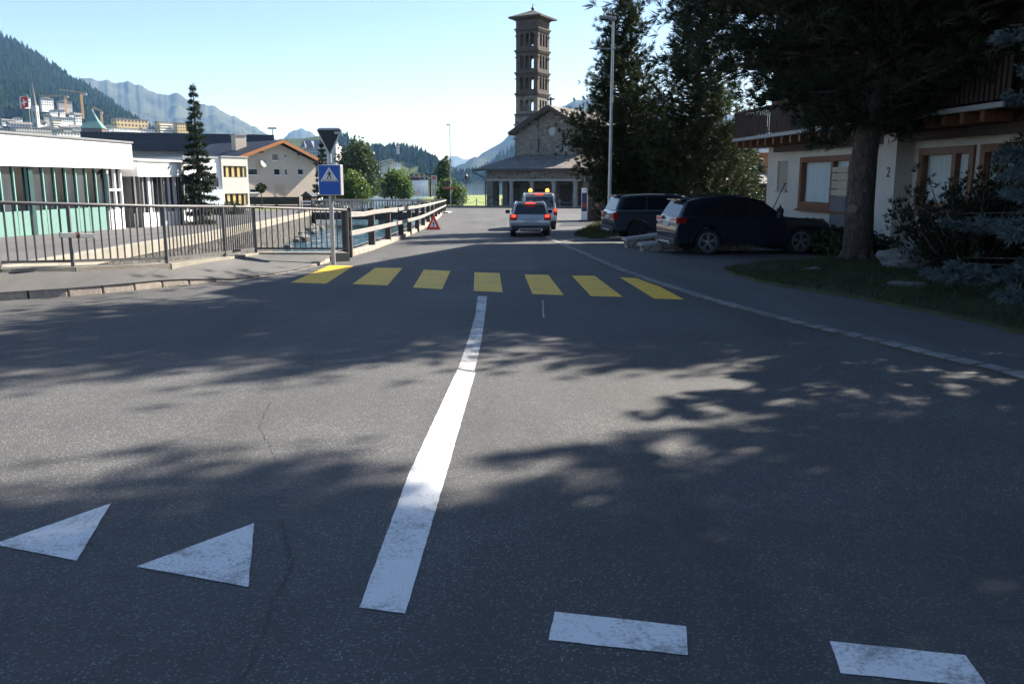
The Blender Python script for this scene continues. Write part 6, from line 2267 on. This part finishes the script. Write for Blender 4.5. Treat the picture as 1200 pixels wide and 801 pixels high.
# second balcony higher up
MB().box(BX0, BX1, -1.1, 0, zB + 2.95, zB + 3.07).build('balcony_floor', M_dwood, ct)
mb = MB()
x = BX0
while x < BX1:
    mb.box(x, x + .115, -1.08, -1.055, zB + 3.1, zB + 4.0)
    x += .19
mb.build('balustrade', M_dwood, ct)

# planter, lantern, snow pole
q_ = cw(fx(964), -.55, 0)
t = thing('flower_box', 'wooden flower box with red flowers under the left chalet window', 'planter', (q_.x, q_.y, base + .35), rzc)
MB().box(-.6, .6, -.2, .2, 0, .42).build('box', M_frame, t)
rg = random.Random(8)
mb, m2 = MB(), MB()
for i in range(120):
    p = Vector((rg.uniform(-.6, .6), rg.uniform(-.22, .22), rg.uniform(.4, .66)))
    a = Vector((rg.uniform(-1, 1), rg.uniform(-1, 1), rg.uniform(-1, 1))).normalized() * .07
    b = a.orthogonal().normalized() * .05
    (m2 if i % 4 == 0 else mb).add([p - a - b, p + a - b, p + a + b, p - a + b], [(0, 1, 2, 3)])
mb.build('leaves', foliage('planter_leaf', (.02, .045, .015), (.05, .09, .03)), t)
m2.build('flowers', M_red, t)
q_ = cw(fx(950), -1.3, 0)
t = thing('garden_lantern', 'small black garden lantern on a post before the left chalet window', 'lantern', (q_.x, q_.y, base), 0)
MB().tube((0, 0, 0), (0, 0, 1.0), .03, n=8).build('post', M_black, t)
MB().lathe([(.06, 1.0), (.12, 1.08), (.14, 1.32), (.04, 1.42), (.02, 1.5)], n=8).build('lamp_head', M_black, t)
q_ = cw(fx(917), -.25, 0)
t = thing('shovel', 'long handled shovel leaning against the white chalet wall', 'shovel', (q_.x, q_.y, base), rzc)
MB().tube((0, -.45, .9), (.5, -.05, 2.25), .02, n=8).tube((.42, -.08, 2.24), (.58, -.02, 2.26), .02, n=8).build('handle', M_dark, t)
MB().prism([(-.15, -.5, .62), (.13, -.5, .6), (.1, -.42, .95), (-.06, -.42, .96)], (.0, .02, .01)).build('blade', M_dark, t)
# ------------------------------------------------------------ trees
M_pine = foliage('stone_pine_needles', (.016, .028, .012), (.06, .085, .03), 1.1, .22)
M_pine2 = foliage('old_pine_needles', (.016, .026, .013), (.05, .068, .03), 1.0, .22)
M_spr = foliage('spruce_needles', (.018, .036, .02), (.05, .08, .04), 1.6, .15)
M_bspr = foliage('blue_spruce_needles', (.06, .085, .085), (.16, .2, .2), 2.2, .15)
M_leafd = foliage('olive_leaves', (.035, .055, .015), (.085, .12, .035), .5, .35)
M_leafl = foliage('bright_leaves', (.07, .12, .02), (.15, .21, .045), .5, .4)
M_hedge = foliage('hedge_leaves', (.016, .03, .01), (.045, .065, .02), 1.5, .25)
M_juniper = foliage('mugo_needles', (.012, .02, .009), (.035, .045, .02), 1.5, .2)

def norm(a):
    return a / np.maximum(np.linalg.norm(a, axis=-1, keepdims=True), 1e-9)

def tufts(Pp, Dd, k, length, width, spread, rng, curve=.0):
    """needle bunches: k thin blades around each direction"""
    n = len(Pp)
    d = norm(Dd[:, None, :] + rng.normal(0, spread, (n, k, 3)))
    ln = length * rng.uniform(.6, 1.15, (n, k, 1))
    sd = norm(np.cross(d, rng.normal(0, 1, (n, k, 3))))
    w_ = width * rng.uniform(.7, 1.3, (n, k, 1)) * .5
    b = Pp[:, None, :] + d * ln * .05
    tip = Pp[:, None, :] + d * ln
    mid = Pp[:, None, :] + d * ln * .45
    tri = np.stack([b - sd * w_ * .4, mid + sd * w_, tip], axis=2)
    tri2 = np.stack([b + sd * w_ * .4, tip, mid - sd * w_], axis=2)
    return np.concatenate([tri.reshape(-1, 3, 3), tri2.reshape(-1, 3, 3)])

def pine(name, label, loc, h, z0, rfun, nb, seed, trunk_r, m, cat='tree', group=None, tl=.34, tw=.05, k=9, dens=6.5, up=.25, lump=.28, rz=0, lean=(0, 0), leaders=1, low=0.0, spread=.42):
    rng = np.random.default_rng(seed)
    t = thing(name, label, cat, loc, rz, group)
    tm = MB()
    npt = 12
    cen = lambda z: np.array([lean[0] * (z / h) ** 2 + .1 * math.sin(z * .9 + seed) * min(1, z / 4), lean[1] * (z / h) ** 2 + .1 * math.cos(z * .7 + seed) * min(1, z / 4)])
    pts, rs = [], []
    for i in range(npt + 1):
        z = h * .97 * i / npt
        c = cen(z)
        pts.append((c[0], c[1], z - (.3 if i == 0 else 0)))
        rs.append(trunk_r * (1.08 if i == 0 else 1) * (1 - .93 * i / npt) + .01)
    tm.path(pts, rs, 12)
    PP, DD = [], []
    for i in range(nb):
        u = (i + rng.random()) / nb
        z = z0 + (h - z0) * u
        az = i * 2.39996 + rng.normal(0, .35)
        lm = 1 + lump * math.sin(3 * az + z * 1.35 + seed) + lump * .6 * math.sin(5 * az - z * 2.1 + 2 * seed)
        Lb = rfun(z) * lm * rng.uniform(.75, 1.12)
        if Lb < .12: Lb = .12
        el = -.22 + .75 * u + rng.normal(0, .12)
        c = cen(z)
        n = max(4, int(dens * Lb * (1.0 + .25 * Lb)))
        s = rng.uniform(.12, 1.0, n) ** .65
        side = rng.normal(0, .22, n) * Lb * (.35 + .5 * s)
        vert = rng.normal(0, .12, n) * Lb ** .6 + .02
        ca, sa = math.cos(az), math.sin(az)
        x = c[0] + ca * s * Lb - sa * side
        y = c[1] + sa * s * Lb + ca * side
        zz = z + s * Lb * math.tan(el) + .16 * Lb * s ** 2 + vert
        PP.append(np.stack([x, y, np.maximum(zz, low)], 1))
        dd = np.stack([ca + rng.normal(0, .45, n), sa + rng.normal(0, .45, n), up + .45 * u + rng.normal(0, .35, n)], 1)
        DD.append(norm(dd))
        if Lb > .5:
            e = (c[0] + ca * Lb * .8, c[1] + sa * Lb * .8, z + .8 * Lb * math.tan(el) + .1 * Lb)
            md = (c[0] + ca * Lb * .4, c[1] + sa * Lb * .4, z + .4 * Lb * math.tan(el) - .02)
            r0 = .018 + .018 * Lb
            tm.path([(c[0], c[1], z), md, e], [r0, r0 * .7, r0 * .25], 5)
    tm.build('trunk', M_bark, t, smooth=True)
    T = tufts(np.concatenate(PP), np.concatenate(DD), k, tl, tw, spread, rng)
    tri_mesh('crown', T, m, t)
    return t

def prof(pts):
    return lambda z: interp(pts, z)

# two stone pines behind the lamp
b = P(727, 268, 43)
pine('stone_pine', 'bushy stone pine right behind the tall street lamp', (b.x, 43, gz(0, 43)), 10.9, .4,
     prof([(0, .7), (1.6, 1.05), (2.8, 2.0), (4.4, 2.2), (5.5, 1.7), (6.5, 1.45), (8.6, 1.0), (10, .65), (10.9, .2)]), 330, 11, .22, M_pine, lean=(-.1, 0), dens=11, tl=.29, tw=.026, k=17, lump=.34, up=.5)
b = P(812, 268, 41)
blunt = pine('stone_pine', 'taller stone pine with a blunt top right of the lamp pine', (b.x, 41, gz(0, 41)), 12.2, .5,
     prof([(0, 1.8), (3, 2.2), (5.1, 2.1), (6.75, 1.7), (8.4, 1.3), (10.4, 1.2), (12.2, .5)]), 400, 23, .25, M_pine, dens=8, lean=(.1, 0), tl=.3, tw=.026, k=16, lump=.34)
b = P(770, 268, 45)
pine('stone_pine', 'lower stone pine filling the gap between the two tall pines', (b.x, 45, gz(0, 45)), 5.8, .3,
     prof([(0, 2.2), (1.5, 2.3), (3.5, 1.8), (4.6, 1.0), (5.8, .3)]), 190, 31, .16, M_pine, dens=10, tl=.3, tw=.026, k=15, up=.5)
# shrubs at their feet
b = P(846, 268, 43.5)
pine('young_spruce', 'sunlit bushy spruce at the right foot of the taller stone pine', (b.x, 43.5, gz(0, 43)), 4.6, .1, prof([(0, 1.7), (1.5, 1.55), (3, 1.0), (4.6, .15)]), 170, 5, .1, M_spr, tl=.26, dens=8)
# big old pine
b = P(1004, 306, 23)
BP = Vector((b.x, b.y, gz(0, 23) + .04))
rfun = prof([(3.4, 1.3), (4.2, 2.7), (4.9, 4.3), (6, 5.1), (8, 5.4), (9.5, 4.3), (12, 2.8), (14.5, 2.1), (17.5, .7)])
big = pine('old_pine', 'big old pine with a thick bare trunk on the lawn before the chalet', BP, 17.5, 3.4, rfun, 330, 41, .37, M_pine2, low=3.1, tl=.33, tw=.024, dens=8.5, k=18, lump=.25, lean=(1.0, -1.9))
# sawn branch scar on the trunk and spreading roots
MB().lathe([(.13, 0), (.135, .05), (.1, .07)], (-.3, -.26, 1.35), (-.55, -.8, .1), 14).build('branch_scar', mat('sawn_wood', (.15, .115, .085), .9, .2, 6), big)
rg = random.Random(3)
mb = MB()
for i in range(7):
    a = i * .9 + .2
    mb.path([(.22 * math.cos(a), .22 * math.sin(a), .4), (.38 * math.cos(a), .38 * math.sin(a), .08), (.65 * math.cos(a + .2), .65 * math.sin(a + .2), -.08)], [.13, .1, .04], 8)
mb.build('root', M_bark, big, smooth=True)

# trees outside the right edge of the picture that shade the junction
for i, (x, y, s, rz_, lab) in enumerate(((14.0, 7.2, .86, 2.6, 'old pine at the roadside right of the picture, nearest the junction'), (16.5, 12.2, .98, 1.1, 'old pine further right of the picture beside the chalet end'),
                                         (15.5, 4.5, .8, 4.0, 'old pine beyond the right picture edge level with the white dashes'))):
    c_ = copy_tree(big)
    c_.name = 'old_pine'
    c_.location = (x, y, gz(x, y))
    c_.rotation_euler = (0, 0, rz_)
    c_.scale = (s, s, s)
    c_['label'] = lab

c_ = copy_tree(blunt)
c_.name = 'stone_pine'
c_.location = (12.6, 10.75, gz(0, 10.7))
c_.scale = (1.0, 1.0, 1.28)
c_.rotation_euler = (-.135, -.105, 0)  # added tree, leaned and stretched to steer its shadow
c_['label'] = 'unseen blunt stone pine, added for its shade, beyond the right picture edge between the old pines'
c_ = copy_tree(blunt)
c_.name = 'stone_pine'
c_.location = (14.2, 19.0, gz(0, 19))  # unseen tree put in to shade the road right of the lit patch
c_.scale = (1.05, 1.05, 1.05)
c_.rotation_euler = (0, 0, 2.0)
c_['label'] = 'unseen blunt stone pine, added for its shade, before the near end of the chalet behind the blue spruce'

pine('shade_pine', 'unseen tall pine, added for its shade, with a high crown on a bare trunk beyond the right picture edge', (13.0, 14.15, gz(0, 14.1)), 17.2, 13.2,
     prof([(13.2, 1.2), (14.3, 2.1), (15.8, 1.9), (17.2, .4)]), 130, 77, .24, M_pine2, dens=11, tl=.33, tw=.03, k=16)  # unseen tree, crown height and width shaped for the shadow it throws

# spruce in front of the white annex
def spruce(name, label, loc, h, r, seed, m, whorls, tl=.2, tw=.04, droop=-.3, dens=26, gapk=1.0, group=None, z0=.3, k=8, zj=.16):
    rng = np.random.default_rng(seed)
    t = thing(name, label, 'tree', loc, 0, group)
    tm = MB()
    tm.path([(0, 0, -.2), (0, 0, h * .5), (0, 0, h)], [h * .018 + .03, h * .011 + .015, .012], 8)
    PP, DD = [], []
    for wv in range(whorls):
        u = wv / (whorls - 1)
        z_w = z0 + (h * .985 - z0) * u ** .92
        gap = h / whorls
        Lw = r * (1 - u) ** .9 * rng.uniform(.8, 1.12) + .07 * r
        nbr = rng.integers(6, 9)
        a0 = rng.random() * 6
        for j in range(nbr):
            az = a0 + 2 * math.pi * j / nbr + rng.normal(0, .2)
            z = z_w + rng.normal(0, zj) * gap
            L_ = Lw * rng.uniform(.72, 1.12)
            n = max(4, int(dens * L_))
            s = rng.uniform(.05, 1, n) ** .75
            side = rng.normal(0, .2, n) * L_ * (1.1 - s)
            ca, sa = math.cos(az), math.sin(az)
            zz = z + droop * L_ * s * (2.0 - 1.3 * s) + rng.normal(0, .03, n) - .0 * L_
            PP.append(np.stack([ca * s * L_ - sa * side, sa * s * L_ + ca * side, zz], 1))
            DD.append(norm(np.stack([ca + rng.normal(0, .5, n), sa + rng.normal(0, .5, n), rng.normal(-.05, .35, n)], 1)))
            tm.path([(0, 0, z), (ca * L_ * .5, sa * L_ * .5, z + droop * L_ * .45), (ca * L_ * .9, sa * L_ * .9, z + droop * L_ * .5)], [.02 + .008 * L_, .015, .006], 4)
    tm.build('trunk', M_bark, t)
    tri_mesh('crown', tufts(np.concatenate(PP), np.concatenate(DD), k, tl, tw, .5, rng), m, t)
    return t
YS_ = 52
b = P(235, 240, YS_)
g_ = gz(0, YS_)
spruce('spruce', 'slender dark spruce with tiered branches before the white annex', (b.x, YS_, g_), P(229, 100, YS_).z - g_, 1.12, 3, M_spr, 19, dens=30, tl=.24, tw=.045)
# blue spruce at the right edge
spruce('blue_spruce', 'blue grey spruce leaning in from the right edge of the picture', (9.2, 12.9, gz(0, 12.8)), 8.0, 2.7, 9, M_bspr, 22, tl=.13, tw=.02, droop=-.3, dens=80, z0=1.0, k=10, zj=.5)
spruce('dark_spruce', 'unseen dark spruce, added for its shade, between the blue spruce and the chalet beyond the right picture edge', (11.3, 15.4, gz(0, 15.4)), 8.8, 2.0, 19, M_spr, 20, tl=.2, tw=.035, droop=-.25, dens=45, z0=.6, k=9, zj=.5)  # put in to close sunny gaps in the road shade on the right
# conifer behind the blue sign, trees along the river
b = P(380, 243, 120)
spruce('dark_spruce', 'dark ragged spruce just left of the blue sign beyond the bridge', (b.x, 120, gz(0, 120)), 8.6, 1.6, 14, M_spr, 13, tl=.5, tw=.12, dens=9)
b = P(874, 262, 47)
spruce('small_spruce', 'thin bright green spruce before the red brick building', (b.x, 47, gz(0, 47)), 5.0, 1.0, 21, foliage('bright_spruce_needles', (.05, .085, .02), (.11, .16, .04), 1.4, .3), 12, tl=.25, tw=.06, dens=16)  # brighter green needles than the other spruces

def leafy(name, label, loc, lobes, n, ls, m, trunk=None, cat='tree', seed=1, group=None, flat=.0, limbs=True):
    rng = np.random.default_rng(seed)
    t = thing(name, label, cat, loc, 0, group)
    V = []
    tot = sum(l[3] * l[3] * l[4] for l in lobes)
    for (x, y, z, rx, rz_) in lobes:
        k_ = int(n * rx * rx * rz_ / tot)
        d = norm(rng.normal(0, 1, (k_, 3)))
        rad = rng.uniform(.35, 1.0, (k_, 1)) ** .5
        bump = 1 + .22 * np.sin(d[:, :1] * 5 + seed) * np.cos(d[:, 1:2] * 6 + x) + .12 * rng.normal(0, 1, (k_, 1))
        p = d * rad * bump * np.array([rx, rx, rz_]) + np.array([x, y, z])
        a = norm(rng.normal(0, 1, (k_, 3)))
        b_ = norm(np.cross(a, rng.normal(0, 1, (k_, 3))))
        s = ls * rng.uniform(.6, 1.3, (k_, 1))
        V.append(np.stack([p - a * s, p + b_ * s * .7, p + a * s], 1))
        V.append(np.stack([p - a * s, p + a * s, p - b_ * s * .7], 1))
    if trunk:
        tm = MB()
        top = (lobes[0][0], lobes[0][1], lobes[0][2])
        tm.path([(0, 0, -.2), (top[0] * .4, top[1] * .4, top[2] * .5), top], [trunk, trunk * .75, trunk * .3], 8)
        for l in lobes[1:]:
            tm.path([(0, 0, top[2] * .35), ((l[0]) * .6, l[1] * .6, (top[2] * .35 + l[2]) / 2 + .1), (l[0], l[1], l[2])], [trunk * .55, trunk * .4, trunk * .15], 6)
        tm.build('trunk', M_bark, t, smooth=True)
    tri_mesh('crown' if trunk else 'foliage', np.concatenate(V), m, t)
    return t
def at(px, Y): return (P(px, 240, Y).x, Y, gz(0, Y))
leafy('leafy_tree', 'tall olive green leafy tree rising behind the blue sign', at(419, 150), [(0, 0, 6.8, 3.2, 3.2), (-2.0, 1, 5.0, 2.4, 2.8), (2.2, -.5, 5.2, 2.2, 3.0), (.6, 0, 9.0, 2.0, 2.2), (1.2, -1, 2.8, 2.6, 2.4)], 5200, .26, M_leafd, .3, seed=3)
leafy('leafy_tree', 'bright green bushy tree right beside the blue sign', at(412, 128), [(0, 0, 2.8, 2.3, 2.2), (-1.2, 0, 2.0, 1.7, 1.9), (1.5, .3, 2.2, 1.5, 1.9), (.2, 0, 4.2, 1.4, 1.3)], 3600, .2, M_leafl, .18, seed=4)
leafy('leafy_tree', 'rounded pale green tree of three lobes beyond the bridge railing', at(461, 175), [(-1.6, 0, 2.6, 2.1, 2.2), (1.2, 0, 3.1, 2.4, 2.8), (0.2, 0, 4.6, 1.7, 1.6), (2.6, 0, 2.2, 1.6, 2.0)], 4200, .25, M_leafl, .2, seed=5)
leafy('leafy_tree', 'broad green bush beside the slim lamp at the lakeside', at(528, 134), [(0, 0, 1.9, 1.7, 2.0), (-1.2, 0, 1.5, 1.2, 1.7), (1.3, 0, 1.7, 1.3, 1.8), (-.4, 0, 3.3, 1.1, 1.0)], 3600, .17, M_leafl, .14, seed=6)
b = P(521, 240, 190)
leafy('leafy_tree', 'dark upright tree peeping over the lakeside bush', at(521.5, 200), [(0, 0, 6.5, 1.6, 2.4), (-.6, 0, 4.6, 2.0, 2.2), (.4, 0, 8.4, .9, 1.2)], 1800, .3, M_leafd, .2, seed=7)
# little bare topiary, shrubs by the quay
leafy('topiary_tree', 'little dark stemmed tree with a round head before the beige house', at(307, 104), [(0, 0, 2.6, .62, .55)], 500, .12, M_hedge, .09, seed=8)
leafy('quay_shrub', 'dark green shrub on the quay before the concrete block', at(271, 80), [(0, 0, .5, 1.0, .7), (-1.0, 0, .35, .8, .5), (.8, 0, .4, .7, .55)], 1500, .09, M_hedge, cat='shrub', seed=9)
leafy('quay_shrub', 'reddish green shrub on the quay next to the spruce', at(252, 80), [(0, 0, .4, .8, .5), (.6, 0, .35, .6, .5)], 900, .08, foliage('reddish_leaves', (.06, .035, .02), (.08, .1, .03), 1.5, .3), cat='shrub', seed=10)
# hedge and shrubs before the chalet
def hedge(x0, x1, off, h, n, name, label, m=M_hedge, seed=1, dp=.45):
    rng = np.random.default_rng(seed)
    u = rng.random((n, 1))
    a, b = np.array(cw(x0, off, 0)), np.array(cw(x1, off, 0))
    nrm = np.array((m4.to_3x3() @ Vector((0, 1, 0))))
    p = a + (b - a) * u + nrm * rng.normal(0, dp * .5, (n, 1))
    hh = h * (.8 + .2 * np.sin(u * 23 + seed)) * rng.uniform(.0, 1.05, (n, 1)) ** .7
    p[:, 2:3] = base - .1 + hh
    d1 = norm(rng.normal(0, 1, (n, 3)))
    d2 = norm(np.cross(d1, rng.normal(0, 1, (n, 3))))
    s = .06 * rng.uniform(.6, 1.4, (n, 1))
    V = np.concatenate([np.stack([p - d1 * s, p + d2 * s * .7, p + d1 * s], 1), np.stack([p - d1 * s, p + d1 * s, p - d2 * s * .7], 1)])
    o = tri_mesh(name, V, m)
    return tag(o, label, 'hedge')
hedge(fx(948), fx(1001), -2.3, .95, 7000, 'hedge', 'dark clipped hedge between the navy SUV and the pine trunk', seed=2, dp=.8)
hedge(fx(1008), fx(1110), -2.0, 1.05, 9000, 'hedge', 'dark green hedge under the house number right of the pine trunk', seed=3, dp=.7)
hedge(0.2, 3.2, -.7, .8, 3000, 'hedge', 'low plants along the foot of the white chalet wall by the shovel', seed=4, dp=.5)
# round clipped bush by the brick house
leafy('clipped_bush', 'dark rounded bush in front of the small spruce', at(868, 45), [(0, 0, .7, 1.1, .95), (.9, 0, .55, .9, .8)], 2400, .09, M_hedge, cat='shrub', seed=12)

def mugo(label, loc, r, h, n, seed):
    rng = np.random.default_rng(seed)
    t = thing('mugo_pine', label, 'shrub', loc, 0)
    PP, DD = [], []
    tm = MB()
    for i in range(n):
        az = rng.random() * 6.283
        el = rng.uniform(.25, 1.4)
        L_ = rng.uniform(.55, 1) * (r * math.cos(el) + h * math.sin(el))
        d = np.array([math.cos(az) * math.cos(el), math.sin(az) * math.cos(el), math.sin(el)])
        m_ = 26
        s = np.linspace(.15, 1, m_)[:, None]
        p = d * s * L_ + np.array([0, 0, .25]) * s ** 2 * L_ + rng.normal(0, .09, (m_, 3))
        PP.append(p)
        DD.append(norm(d + np.array([0, 0, .5]) + rng.normal(0, .3, (m_, 3))))
        tm.path([(0, 0, 0), tuple(d * L_ * .5), tuple(d * L_ * .95 + np.array([0, 0, .2 * L_]))], [.035, .02, .008], 5)
    tm.build('stem', M_bark, t)
    tri_mesh('foliage', tufts(np.concatenate(PP), np.concatenate(DD), 12, .15, .024, .6, rng), M_juniper, t)
b = P(1140, 300, 17.2)
mugo('dark mugo pine shrub spreading over the lawn below the right chalet window', (b.x, 17.2, gz(0, 17) + .05), 1.5, 1.55, 110, 4)
mugo('dark mugo pine shrub at the right edge of the lawn under the blue spruce', (11.0, 17.8, gz(0, 17) + .05), 1.6, 1.7, 110, 6)

# rocks on the lawn
def rock(px, py, Y, sx_, sy_, sz_, label, seed):
    rg = random.Random(seed)
    b = P(px, py, Y)
    bm = bmesh.new()
    bmesh.ops.create_icosphere(bm, subdivisions=3, radius=1)
    for v in bm.verts:
        n = mnoise.noise(v.co * 1.3 + Vector((seed, 0, 0))) * .35 + mnoise.noise(v.co * 3.5 + Vector((seed, 3, 0))) * .12
        v.co *= 1 + n
        q = .16
        v.co.z = round(v.co.z / q) * q * .6 + v.co.z * .4
        v.co = Vector((v.co.x * sx_, v.co.y * sy_, v.co.z * sz_))
    me = bpy.data.meshes.new('rock')
    bm.to_mesh(me)
    bm.free()
    me.materials.append(M_rock)
    o = bpy.data.objects.new('rock', me)
    COL.objects.link(o)
    o.location = (b.x, Y, gz(0, Y) + .05 + sz_ * .25)
    o.rotation_euler = (R(rg.uniform(-4, 4)), R(rg.uniform(-8, 8)), R(rg.uniform(-15, 15)))
    tag(o, label, 'rock')
rock(1078, 292, 20.6, .95, .55, .42, 'large flat grey stone slab right of the pine trunk', 3)
rock(1062, 300, 20.2, .35, .3, .2, 'smaller pale stone at the left foot of the big slab', 5)
rock(952, 323, 19.6, .2, .16, .06, 'small pale stone lying in the grass left of the pine', 7)
rock(1058, 341, 16.2, .4, .22, .07, 'flat stone sunk in the lawn towards the road', 9)

# grass blades
def grass(poly, n, h, wd_, dz, name, label, m, seed=1, extra=0.0):
    rng = np.random.default_rng(seed)
    pg = np.array(poly)
    lo, hi = pg.min(0), pg.max(0)
    q = rng.uniform(lo, hi, (n * 4, 2))
    x, y = q[:, 0], q[:, 1]
    ins = np.zeros(len(q), bool)
    for i in range(len(pg)):
        x0, y0 = pg[i]
        x1, y1 = pg[(i + 1) % len(pg)]
        c_ = ((y0 > y) != (y1 > y)) & (x < (x1 - x0) * (y - y0) / (y1 - y0 + 1e-12) + x0)
        ins ^= c_
    dens = np.sin(x * 1.7 + 1) * np.sin(y * 1.3) * .35 + .75
    ins &= rng.random(len(q)) < dens
    q = q[ins][:n]
    n = len(q)
    z = -.016 * np.clip(q[:, 1], -40, 135) + dz
    p = np.stack([q[:, 0], q[:, 1], z], 1)
    d = norm(np.stack([rng.normal(0, .5, n), rng.normal(0, .5, n), np.ones(n)], 1))
    sd = norm(np.cross(d, rng.normal(0, 1, (n, 3)))) * wd_
    L_ = h * rng.uniform(.4, 1.3, (n, 1))
    o = tri_mesh(name, np.stack([p - sd, p + sd, p + d * L_], 1), m)
    return tag(o, label, 'grass', kind='stuff')
M_blade = foliage('grass_blades', (.028, .042, .012), (.07, .085, .028), 1.2, .3)
grass(LAWN, 90000, .1, .006, .05, 'grass', 'short shaded lawn grass around the old pine', M_blade, 2)
grass(STRIP, 5000, .2, .012, .05, 'grass', 'tuft of sunlit grass at the rear of the slate blue SUV', M_blade, 3)
